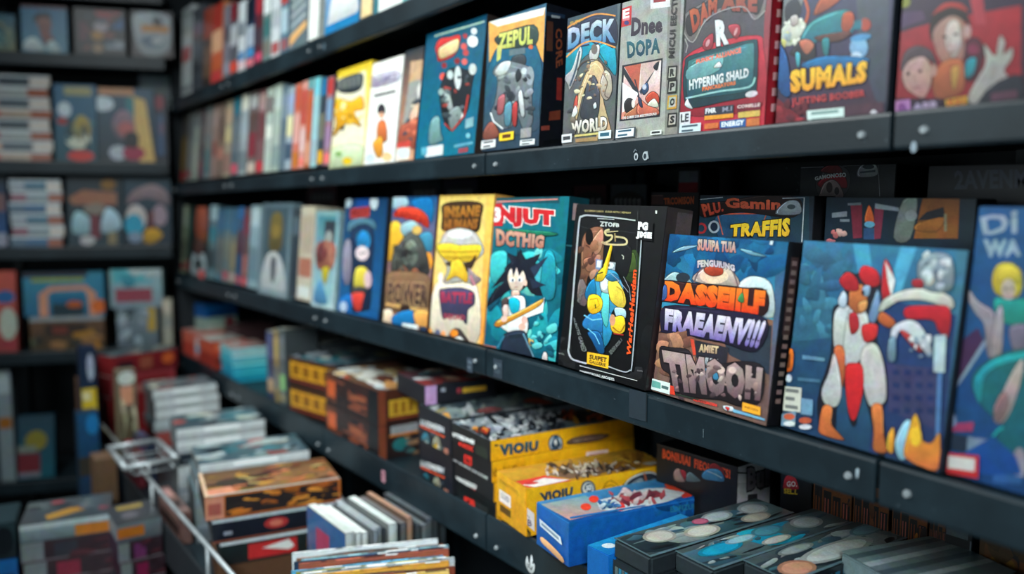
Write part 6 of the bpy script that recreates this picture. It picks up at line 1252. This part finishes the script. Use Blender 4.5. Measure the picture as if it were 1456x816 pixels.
# stacks with white case edges going away along the bench
WS = 'glossy white-edged cases stacked along the bench'
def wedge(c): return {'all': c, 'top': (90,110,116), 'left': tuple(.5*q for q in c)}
def t_cool(seed, pal=None): return t_paint((80,100,106),(60,80,88), pal or [(120,140,144),(40,56,64),(160,176,176),(150,70,66),(60,110,120),(190,196,180),(30,40,48)], seed, 30)
def f_edge(seed, c=(196,206,206)): return lambda a: (a.unit().bg(c, tuple(.72*q for q in c)), a.rect(.3,.1,.7,.4,(236,242,242)), a.rect(0,.62,1,.7,(120,134,138)))
def wstack(words, A, Lp, R, zt, n, seed, d=.17, wt=.6, w=None):
    cur = None; h = .034
    for i in range(n):
        lb = '%s case in the %s' % (('topmost','second','third','fourth','fifth','sixth')[i], words)
        if i == n-1: h = cur[0].translation.z - ZE - .0016
        c = ((206,214,214),(176,188,190),(150,70,64),(120,132,136),(40,50,58))[(i + seed) % 5] if i > 1 else (206,214,214)
        art = {'front': f_edge(seed+i, c)}
        if i == 0: art['top'] = t_cool(seed)
        if cur is None: _, cur = flat('game_case', lb, 'game case', A, Lp, R, zt, h, wedge(c), art, WS, wt, d, w, 1.4, M_GLOSS, 'case', None, .003)
        else: _, cur = under(cur, 'game_case', lb, 'game case', h, wedge(c), art, WS, .006*((i*seed) % 3 - 1), 0, 0, 1.4, M_GLOSS, 'case', None, None, None, .003)
wstack('white-edged stack just behind the orange bench stack', (283,661), (254,612), (441,641), -.605, 3, 201)
wstack('white-edged stack in the middle of the bench', (251,611), (222,570), (398,594), -.592, 4, 202, w=.235)
wstack('white-edged stack farther along the bench, before the red pile', (217,556), (190,524), (340,541), -.575, 5, 203, w=.2)
RS = 'red boxes piled far along the bench'
rc = {'all': (150,40,44), 'top': (150,120,120)}
_, q = flat('game_box', 'dark red box with an orange spot, top of the red pile on the bench', 'game box', (160,508), (150,494), (252,489), -.50, .07, rc, {'front': lambda a: (a.unit().bg((150,40,46),(120,36,44)), a.rect(.08,.3,.3,.8,(60,24,36)), a.rect(.4,.2,.6,.8,(170,90,70)), a.ell(.85,.45,.1,.3,(226,110,56))), 'top': t_cool(211)}, RS, wt=.6, d=.1, w=.24)
_, q = under(q, 'game_box', 'pinkish red box under the orange-spotted one, far along the bench', 'game box', .07, rc, {'front': bands((176,70,76), [(.2,.5,(150,44,50)),(.6,.9,(206,130,120))])}, RS, dx=-.01)
_, q = under(q, 'game_box', 'dark box at the foot of the red pile on the bench', 'game box', q[0].translation.z - ZE - .0016, rc, {}, RS, dx=-.01)
# row of cases standing on edge, backs up
ES = 'cases standing on edge in a row on the bench'
ecol = [((206,214,208),.019),((222,230,226),.012),((230,236,232),.012),((150,160,164),.008),((160,170,172),.014),((60,66,70),.008),((214,224,220),.018),((56,60,64),.006),((110,110,110),.014),((180,140,116),.012),((70,76,80),.012),((110,116,120),.013),((90,96,100),.013),((60,64,68),.011),((50,54,58),.012)]
enm = ['thick ivory case with a blue cover side, leftmost','thin white case, second from left','thin white case, third from left','thin grey divider case, fourth from left','pale grey case right of the thin divider','dark narrow case left of the broad white one','broad white case, brightest in the middle','black sliver of a case right of the broad white one','grey case left of the tan one','tan-backed case','charcoal case right of the tan one','mid-grey case towards the rack','grey case third from the rack end','dark case second from the rack end','dark case at the rack end']
pe = at_z(436, 718, CAMZ - .60)
xx = pe.x
for i, ((c, th), nm) in enumerate(zip(ecol, enm)):
    hgt = CAMZ - .60 - ZE - .001 - .004*(i % 3) - (.012 if i > 9 else 0)
    y1 = pe.y - .004*(i % 4) - (.02 if i == 3 else 0); ln = .185 - (.01 if i in (2, 3) else 0) - .004*(i % 2)
    mw = frame(Vector((1,0,0)), Vector((0,1,0)), Vector((0,0,1)), Vector((xx + th/2, y1 - ln, ZE + .0008)))
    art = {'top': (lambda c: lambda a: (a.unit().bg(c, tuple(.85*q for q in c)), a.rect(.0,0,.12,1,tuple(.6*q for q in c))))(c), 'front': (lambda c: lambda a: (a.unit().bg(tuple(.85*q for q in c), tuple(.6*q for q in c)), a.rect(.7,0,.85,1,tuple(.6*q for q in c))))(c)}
    if i == 0: art['left'] = lambda a: (a.unit().bg((36,76,116),(40,60,84)), a.rect(.25,.15,.6,.5,(130,50,76)), a.poly([(.05,.4),(.95,.75),(.95,1),(.05,1)], (76,84,96)), a.rect(.3,.6,.6,.95,(130,60,90)), a.rect(.7,.75,.98,1,(120,140,150)))
    make_box('game_case', nm + ', in the upright bench row', 'game case', mw, th, ln, hgt, {'all': tuple(.5*q for q in c)}, art, ES, 1.45, M_GLOSS, .0015, 'case')
    xx += th + .0022
# magazines standing in the front of the bench, top edges up
MS = 'magazines standing in a row at the bench front'
mcol = [('white and silver',(206,214,216)),('brown',(130,84,60)),('teal and white',(120,160,170)),('navy',(36,56,80)),('rust and grey',(150,80,60)),('sky blue',(90,160,196)),('olive gold',(150,140,50)),('pale grey',(170,180,182)),('amber',(206,150,60)),('maroon',(120,60,44)),('cream yellow',(226,190,110))]
pm = at_z(418, 786, CAMZ - .61); pr = at_z(620, 766, CAMZ - .61)
dr = (pr - pm); dr.z = 0; lng = dr.length; ex = dr.normalized(); ey = Vector((-ex.y, ex.x, 0))
for i, (nm, c) in enumerate(mcol):
    th = (.006,.005,.008,.006,.007,.005,.007,.008,.006,.005,.007)[i]
    o = pm - ey*(.0125*i) + ex*(lng/2 - .008*i*0 + .004*((i*7) % 5))
    hg = CAMZ - .612 - ZE - .0022*((i*3) % 4) + .001*(i % 2)
    mw = frame(ex, ey, Vector((0,0,1)), Vector((o.x, o.y, ZE + .0008)))
    def tt(a, c=c, i=i):
        r = random.Random(300+i); a.unit().bg(c, tuple(.8*q for q in c)); x = .02
        while x < .95:
            w_ = r.uniform(.03,.16); k = r.choice([1.3,.6,.4,1.1]); a.rect(x,.15,min(.98,x+w_),.85,tuple(min(255,q*k) for q in c) if r.random() < .7 else (226,230,230)); x += w_ + r.uniform(.01,.08)
    if DEBUG: print('MAG', i, [tuple(round(v,3) for v in mw @ Vector((q,0,0))) for q in (-lng/2, lng/2)])
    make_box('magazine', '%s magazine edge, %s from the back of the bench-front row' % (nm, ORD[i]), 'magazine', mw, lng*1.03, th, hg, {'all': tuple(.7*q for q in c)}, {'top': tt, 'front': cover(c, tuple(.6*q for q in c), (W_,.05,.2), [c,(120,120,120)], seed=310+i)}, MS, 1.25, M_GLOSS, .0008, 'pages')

for i, (nm, c, y0, y1, x, z) in enumerate((('maroon', (110,40,50), 2.47, 2.66, .472, -.70), ('navy', (40,52,76), 2.475, 2.655, .502, -.675), ('rust and grey', (120,90,84), 1.98, 2.2, .470, -.72))):
    mw = frame(Vector((0,-1,0)), Vector((1,0,0)), Vector((0,0,1)), Vector((x, (y0+y1)/2, ZE + .0008)))
    make_box('game_case', 'long %s case edge lying along the bench rail beside the white-edged stacks' % nm, 'game case', mw, y1-y0, .026, CAMZ + z - ZE, {'all': c}, {'front': bands(c, [(.1,.3,tuple(min(255,1.5*q) for q in c)), (.5,.8,tuple(.5*q for q in c))]), 'top': lambda a, c=c: (a.unit().bg(c), a.rect(.1,.2,.4,.8,tuple(min(255,1.6*q) for q in c)), a.rect(.55,.2,.8,.8,tuple(.5*q for q in c)))}, None, 1.0, M_GLOSS, .002, 'case')
# ---------------- stock on the rear rack
def rst(name, label, z, px0, px1, pyt, t, cols, art, cat='game box', group=None, h=None, lean=4, off=.014, body='carton', mat=None):
    return stand(name, label, cat, CAMZ + z, px0, px1, pyt, t, cols, {'front': art}, lean, 0, off, 'r', h, group, 1.0, mat, body)
r1, r2, r3, r4, r5 = .562, .178, -.132, -.517, -1.0
def portrait(a):
    a.unit().bg((40,110,150),(80,130,150)); a.rect(0,0,1,.06,(90,40,50)); a.blob([(.3,.4),(.3,.2),(.6,.15),(.66,.35),(.62,.3),(.38,.28)], (26,30,40)); a.blob([(.34,.35),(.4,.26),(.6,.27),(.66,.45),(.56,.62),(.42,.56)], (130,86,80)); a.blob([(.4,.56),(.6,.55),(.8,.95),(.55,.9)], (120,70,66))
    a.blob([(.05,.95),(.1,.75),(.3,.7),(.5,.95)], (190,206,206)); a.blob([(.55,.95),(.6,.75),(.75,.8),(.82,.98)], (176,196,200))
rst('game_box', 'teal and olive box cut by the left edge, upper rear shelf', r1, -30, 23, 18, .05, {'all': (30,60,70)}, cover((30,96,120),(110,116,84),None,[(120,150,140),(40,100,110)],None,401))
rst('game_box', 'blue box with a head-and-shoulders portrait, upper rear shelf', r1, 31, 97, 6, .05, {'all': (30,70,90)}, portrait)
rst('game_box', 'black box with red, blue and white patches, upper rear shelf', r1, 106, 180, 10, .05, {'all': (26,28,32)}, lambda a: (a.unit().bg((36,36,42),(28,28,32)), a.poly([(.4,.06),(.92,.06),(.6,.4)], (160,40,44)), a.poly([(.7,.4),(.95,.15),(.95,.45)], (30,90,140)), a.ell(.52,.38,.14,.12,(170,160,170)), a.ell(.45,.58,.12,.1,(170,120,40)), a.rect(.6,.68,.95,.86,(140,150,160)), a.rect(.1,.3,.25,.7,(90,40,56)), a.ell(.45,.85,.1,.1,(150,120,90)), a.fuzz(.1,.1,.95,.95,[(60,50,50),(120,60,50),(50,70,90)],10,.07,402)))
rst('game_box', 'white panelled box with an orange bar, upper rear shelf', r1, 187, 247, 14, .05, {'all': (60,50,50)}, lambda a: (a.unit().bg((54,56,62),(60,52,52)), a.blob([(.1,.08),(.85,.06),(.95,.3),(.9,.8),(.6,.97),(.25,.92),(.1,.6)], (160,170,176)), a.rect(.25,.3,.9,.46,(190,130,60)), a.ell(.5,.66,.28,.12,(80,100,120)), a.ell(.62,.64,.14,.06,(190,196,196)), a.fuzz(.5,.1,.9,.3,[(60,64,70),(110,116,120)],6,.06,403)))
# pile of cases with white edges, seen end-on
def rpile(words, z, px0, px1, n, h, cols, group, dep=.16, off=.028):
    mw, w, d, _ = stand_geo(CAMZ + z, off, px0, px1, None, dep, 0, 0, 'r', h)
    for i in range(n):
        c, c2 = cols[i % len(cols)]
        m2 = mw @ Matrix.Translation((.004*((i*5) % 3 - 1), 0, i*(h + .0006)))
        nm = 'lowest' if i == 0 else 'topmost' if i == n-1 else ORD[i] 
        make_box('game_case', '%s%s case in the %s' % (nm, '' if i in (0, n-1) else '-from-bottom', words), 'game case', m2, w, d, h, {'all': tuple(.6*q for q in c)},
                 {'front': (lambda c, c2, i: lambda a: (a.unit().bg(c, tuple(.7*q for q in c)), a.rect(0,0,1,.2,(206,214,216)), a.rect(.0,.3,.3,.9,c2), a.rect(.72,.25,1,1,(206,200,190) if i % 2 else (150,80,50))))(c, c2, i)}, group, 1.0, M_GLOSS, .002, 'case')
rpile('striped pile at the left edge of the second rear shelf', r2, -30, 75, 8, .0378, [((206,180,160),(180,60,50)),((90,104,116),(206,170,140)),((190,196,196),(150,50,44)),((70,84,96),(170,176,180))], 'striped cases piled on the second rear shelf')
rst('game_box', 'blue box with a yellow animal shape and red foot, second rear shelf', r2, 79, 139, 119, .05, {'all': (24,60,80)}, lambda a: (a.unit().bg((20,90,126),(40,80,90)), a.rect(.25,.03,.9,.14,(150,146,100)), a.ell(.25,.33,.16,.1,(190,206,214)), a.ell(.2,.48,.14,.05,(150,44,44)), a.blob([(.4,.6),(.6,.4),(.85,.5),(.8,.75),(.5,.8)], (150,130,60)), a.ell(.55,.72,.3,.12,(196,200,180)), a.ell(.6,.93,.32,.07,(196,60,56)), a.fuzz(.2,.5,.95,.9,[(60,110,120),(120,120,80),(30,60,70)],8,.08,411)))
rst('game_box', 'dark teal box with a yellow right edge, second rear shelf', r2, 140, 221, 124, .05, {'all': (30,60,70)}, lambda a: (a.unit().bg((24,70,96),(40,50,56)), a.rect(.03,.0,.65,.1,(170,120,80)), a.ell(.1,.22,.2,.1,(190,206,214)), a.poly([(.6,.1),(.85,.15),(1,1),(.72,1)], (200,166,96)), a.rect(.5,.12,.65,.4,(30,110,120)), a.blob([(.25,.5),(.4,.3),(.6,.35),(.65,.6),(.4,.7)], (120,96,110)), a.ell(.5,.55,.14,.1,(170,90,90)), a.ell(.35,.88,.16,.1,(170,180,190)), a.ell(.62,.88,.2,.1,(150,40,70)), a.blob([(.5,.6),(.7,.62),(.68,.8),(.48,.78)], (24,28,34))))
rst('game_box', 'pale grey case standing tall behind the yellow-edged box', r2, 201, 246, 107, .04, {'all': (110,130,136)}, bands((140,160,164), [(.05,.2,(170,186,190))]), off=.12)
rst('game_box', 'dark box with a red head and blue body, right end of second rear shelf', r2, 222, 240, 134, .05, {'all': (20,26,36)}, lambda a: (a.unit().bg((26,36,54),(24,30,44)), a.ell(.4,.12,.36,.11,(120,30,50)), a.rect(.1,.3,.7,.9,(40,70,104)), a.ell(.5,.5,.2,.1,(90,70,96))))
rst('game_box', 'dark blue case cut by the left edge, third rear shelf', r3, -30, 11, 250, .05, {'all': (30,50,70)}, lambda a: (a.unit().bg((46,54,62),(20,80,140)), a.rect(.5,.25,.95,.5,(120,90,90)), a.ell(.8,.9,.3,.1,(150,150,170))))
rpile('blue striped pile on the third rear shelf', r3, 17, 91, 6, .0405, [((30,100,150),(60,90,110)),((160,176,186),(130,60,80)),((60,120,150),(150,160,166))], 'blue striped cases piled on the third rear shelf')
rst('game_box', 'dark box with white and cyan shapes, middle of the third rear shelf', r3, 97, 176, 252, .05, {'all': (30,46,54)}, lambda a: (a.unit().bg((30,44,54),(40,60,70)), a.poly([(.02,.3),(.3,.18),(.9,.22),(.9,.4),(.1,.4)], (150,100,76)), a.ell(.75,.1,.14,.08,(130,90,30)), a.blob([(.08,.8),(.15,.5),(.4,.6),(.38,.82)], (150,190,200)), a.blob([(.6,.8),(.7,.45),(.92,.55),(.95,.75)], (170,200,214)), a.ell(.5,.46,.2,.08,(130,120,110)), a.rect(.4,.55,.58,.9,(110,50,60)), a.ell(.35,.92,.14,.07,(180,180,180)), a.rect(.72,.8,.88,.98,(130,120,90))))
rst('game_box', 'box with a pink arch and yellow badge, right on the third rear shelf', r3, 178, 245, 252, .05, {'all': (24,40,50)}, lambda a: (a.unit().bg((30,60,76),(30,44,56)), a.blob([(.05,.4),(.2,.2),(.6,.1),(.9,.2),(.95,.4),(.5,.3)], (130,110,116)), a.ell(.25,.6,.22,.2,(190,180,180)), a.ell(.2,.7,.2,.16,(40,150,180)), a.ell(.75,.56,.16,.16,(150,130,140)), a.blob([(.42,.8),(.6,.74),(.8,.85),(.6,.97),(.4,.95)], (190,140,30)), a.rect(.5,.5,.62,.75,(90,40,44)), a.ell(.22,.88,.16,.08,(120,140,160))))
rst('game_box', 'red-orange box with a blue spot at the left edge, fourth rear shelf', r4, -40, 26, 386, .05, {'all': (130,50,40)}, lambda a: (a.unit().bg((190,80,64),(150,60,60)), a.ell(.75,.32,.22,.08,(20,90,150)), a.ell(.8,.65,.2,.2,(176,186,170)), a.rect(.6,.85,.95,.95,(150,50,60))))
REARM = stand_geo(CAMZ + r4, .028, 44, 150, None, .2, 0, 0, 'r', .125)
make_box('game_box', 'brown box lying under the cyan arch box, fourth rear shelf', 'game box', REARM[0], REARM[1], .2, .125, {'all': (90,66,50), 'top': (130,140,146)}, {'front': lambda a: (a.unit().bg((110,80,60),(70,60,44)), a.rect(0,0,1,.12,(150,160,166)), a.rect(.2,.2,.75,.6,(60,50,44)), a.rect(.3,.3,.5,.5,(120,60,50)), a.poly([(.55,.5),(.85,.4),(.95,1),(.7,1)], (170,120,50)), a.fuzz(.05,.5,.95,.95,[(90,96,70),(60,56,50),(150,110,70)],8,.1,421))})
m2 = REARM[0] @ Matrix.Translation((-.01, .02, .126))
make_box('game_box', 'cyan box with a salmon arch, lying on the brown box, fourth rear shelf', 'game box', m2, REARM[1]*1.08, .12, .165, {'all': (50,110,140)}, {'front': lambda a: (a.unit().bg((60,140,170),(50,110,140)), a.rect(.0,0,.8,.12,(60,60,70)), a.rect(.1,.14,.75,.22,(150,160,60)), a.line([(.24,1),(.24,.5),(.34,.38),(.76,.36),(.84,.5),(.86,1)], .11, (214,150,120)), a.rect(.34,.56,.74,.7,(30,100,140)), a.rect(.34,.72,.74,1,(40,60,70)), a.ell(.62,.74,.1,.08,(190,90,40)), a.ell(.93,.8,.1,.16,(214,110,50)))})
stand('game_box', 'grey box lying under the pale teal box, fourth rear shelf', 'game box', CAMZ + r4, 168, 226, None, .15, {'all': (90,104,112)}, {'front': lambda a: (a.unit().bg((120,136,146),(90,104,112)), a.rect(.75,0,.95,.6,(180,150,60)), a.fuzz(.05,.1,.7,.9,[(150,166,176),(70,84,92)],8,.14,422))}, 0, 0, .028, 'r', .15)
mm = stand_geo(CAMZ + r4, .034, 160, 234, None, .12, 0, 0, 'r', .145)
make_box('game_box', 'pale teal box with a dusty red band, fourth rear shelf', 'game box', mm[0] @ Matrix.Translation((0, 0, .151)), mm[1], .12, .145, {'all': (110,150,156)}, {'front': lambda a: (a.unit().bg((150,186,190),(130,150,160)), a.rect(.05,.0,.8,.35,(90,176,190)), a.rect(.1,.5,.8,.85,(150,70,84)), a.fuzz(.05,.0,.95,.4,[(190,206,206),(60,140,160)],8,.1,423))})
rst('game_box', 'cream and grey box at the right end of the fourth rear shelf', r4, 232, 246, 424, .05, {'all': (120,120,110)}, bands((150,148,134), [(.05,.3,(190,176,160)),(.4,.6,(130,136,130))]))
rst('game_box', 'tall grey box with an orange ring, bottom rear shelf at left', r5, 2, 23, 528, .05, {'all': (110,124,130)}, bands((130,144,150), [(.0,.2,(170,186,190)),(.42,.52,(160,100,40))]), lean=0, off=.028)
rst('game_box', 'blue box with yellow and red patches, bottom rear shelf', r5, 26, 78, 592, .05, {'all': (16,60,80)}, lambda a: (a.unit().bg((30,60,76),(16,84,100)), a.ell(.5,.4,.3,.16,(130,120,40)), a.rect(.0,.6,.6,.95,(110,34,44)), a.rect(.0,.48,.5,.58,(120,130,120)), a.rect(.0,.9,.6,.97,(120,120,130))), lean=8)
rst('game_box', 'bright blue box cut by the left edge, bottom rear shelf', r5, -40, -5, 596, .05, {'all': (20,90,130)}, cover((20,110,160),(30,60,90),None,[(40,120,160),(120,60,60)],None,431), lean=8)

# ---------------- stock at the aisle side of the bench and on the low plinth
stand('game_box', 'navy and yellow box standing on the plinth, left of the far bench end', 'game box', ZG, 124, 147, 494, .05, {'all': (30,40,60)}, {'front': lambda a: (a.unit().bg((28,44,70),(30,60,80)), a.ell(.65,.12,.22,.08,(170,180,200)), a.rect(.05,.24,.95,.5,(220,190,50)), a.rect(.1,.26,.6,.31,(230,220,170)), a.fuzz(.1,.55,.9,.95,[(30,90,130),(60,60,70),(20,40,60)],8,.14,441))}, 0, 0, 2.88, 'y')
stand('game_box', 'cream, peach and olive box standing beside the far bench stacks', 'game box', ZE, 172, 199, 528, .05, {'all': (120,110,90)}, {'front': lambda a: (a.unit().bg((120,106,90),(70,70,56)), a.ell(.5,.08,.46,.07,(206,214,206)), a.rect(.15,.16,.8,.35,(214,150,120)), a.fuzz(.1,.4,.95,.95,[(150,150,120),(90,80,60),(60,60,56),(190,180,150)],12,.12,442))}, 0, 0, 2.69, 'y')
# wire tray on the bench edge
ty = 2.35
tray = empty('wire_tray', Matrix.Translation((.515, ty, CAMZ - .66)))
tag(tray, 'empty silver wire tray frame hooked over the bench edge rail, at left', 'tray')
def tq(n, pts, r=.0045): return rod(n, pts, r, M_STEEL, tray)
c4 = [(-.115,-.12,0),(.012,-.12,0),(.012,.10,0),(-.115,.10,0)]
tq('tray_rim', c4 + [c4[0]], .0075)
tq('tray_rim', [(p[0]*.8, p[1]*.85, -.028) for p in c4] + [(c4[0][0]*.8, c4[0][1]*.85, -.028)], .003)
for p in c4: tq('tray_post', [p, (p[0]*.8, p[1]*.85, -.028)], .003)
for k in (-.05, 0, .05): tq('cross_wire', [(-.09, k, -.028), (.009, k, -.028)], .002)
tq('rail_hook', [(-.06, -.125, 0), (-.06, -.125, -.027)], .004); tq('rail_hook', [(-.06, .105, 0), (-.06, .105, -.027)], .004)
PS = 'case stacks on the low plinth at bottom left'
def pl(words, A, Lp, R, zt, hs, specs, d=None, w=None):
    cur = None
    for i, (h, (nm, cols, art)) in enumerate(zip(hs, specs)):
        lb = '%s, %s' % (nm, words)
        if cur is None: _, cur = flat('game_case', lb, 'game case', A, Lp, R, zt, h, cols, art, PS, .6, d, w, 1.0, M_GLOSS, 'case', None, .003)
        else:
            if i == len(hs) - 1: h = cur[0].translation.z - ZG - .0016
            _, cur = under(cur, 'game_case', lb, 'game case', h, cols, art, PS, .004*((i % 3) - 1), 0, 0, 1.0, M_GLOSS, 'case', None, None, None, .003)
silv = lambda o: {'front': lambda a: (a.unit().bg((150,170,174),(96,112,118)), a.rect(0,0,1,.3,(190,204,206)), a.rect(.6,.35,1,.95,o)), 'top': lambda a: (a.unit().bg((70,80,84),(56,64,70)), a.poly([(.25,.7),(.7,.35),(.75,.6),(.3,.9)], (176,130,50)), a.fuzz(.05,.1,.95,.9,[(90,100,104),(120,60,70),(40,48,54),(100,110,110)],12,.1,451), a.ell(.35,.15,.08,.06,(170,60,70)))}
mar = lambda c, s: {'front': lambda a: (a.unit().bg((60,40,48),(40,28,36)), a.rect(0,0,.25,.9,(120,130,132)), a.rect(.36,.15,.62,.9,c), a.rect(0,.9,1,1,(110,100,106)), a.fuzz(.6,.1,1,.9,[(80,36,46),(50,30,38)],5,.1,s))}
pl('left stack on the low plinth', (27,748), (20,712), (155,735), -.75, (.045,.05,.05,.06,.05), [('silver and orange topped case', {'all': (120,136,140), 'top': (70,80,84)}, silv((196,120,40))), ('dark grey and white case second down', {'all': (60,50,56)}, mar((50,50,60),1)), ('maroon case third down', {'all': (60,36,44)}, mar((140,36,60),2)), ('dull pink case fourth down', {'all': (70,44,52)}, mar((110,60,70),3)), ('hidden-bottom dark case', {'all': (40,30,36)}, mar((60,40,50),4))], d=.17)
pl('right stack on the low plinth', (166,748), (160,716), (252,728), -.745, (.045,.05,.05,.06,.05), [('grey case with an orange stripe', {'all': (120,130,136), 'top': (60,66,72)}, {'front': lambda a: (a.unit().bg((120,130,136),(80,84,92)), a.rect(.0,.2,.6,.75,(190,110,36))), 'top': lambda a: (a.unit().bg((60,64,70),(44,48,54)), a.rect(.2,.1,.8,.3,(150,130,60)), a.ell(.4,.6,.2,.15,(90,90,100)))}), ('violet-banded case second down', {'all': (56,40,56)}, mar((110,50,96),5)), ('crimson-banded case third down', {'all': (56,30,44)}, mar((130,30,70),6)), ('near-black case fourth down', {'all': (30,30,36)}, {'front': sideprint((30,32,38),(80,84,90),None,9)}), ('lowest dark case', {'all': (30,26,32)}, {})], d=.15, w=.10)
pl('stack cut by the left frame edge, low plinth', (-52,752), (-58,716), (20,744), -.745, (.09,.06,.10), [('dark teal round-patterned case', {'all': (30,50,56)}, {'front': lambda a: (a.unit().bg((40,60,66),(24,34,40)), a.ell(.75,.5,.2,.4,(20,26,32)))}), ('bright blue case', {'all': (20,90,160)}, {'front': bands((24,100,170), [(.6,.9,(16,60,110))])}), ('orange-brown case', {'all': (120,60,30)}, {})], d=.15)
# small brown carton behind the tray
stand('cardboard_carton', 'small brown carton standing on the plinth below the wire tray', 'carton', ZG, 142, 172, 655, .09, {'all': (110,84,64), 'front': (96,72,50)}, {'front': lambda a: (a.unit().bg((112,86,66),(84,64,44)), a.rect(0,.45,1,.5,(60,44,30)), a.rect(.1,.6,.9,.9,(96,80,50)))}, 0, 0, 2.52, 'y')
stand('game_box', 'dim blue and red upright box on the plinth, left of the bench rail', 'game box', ZG, 118, 148, 588, .05, {'all': (26,50,70)}, {'front': lambda a: (a.unit().bg((26,80,120),(40,40,50)), a.ell(.7,.1,.3,.08,(30,120,180)), a.rect(.0,.35,1,.5,(60,56,50)), a.rect(.3,.7,.9,.9,(110,30,50)))}, 0, 0, 2.7, 'y')
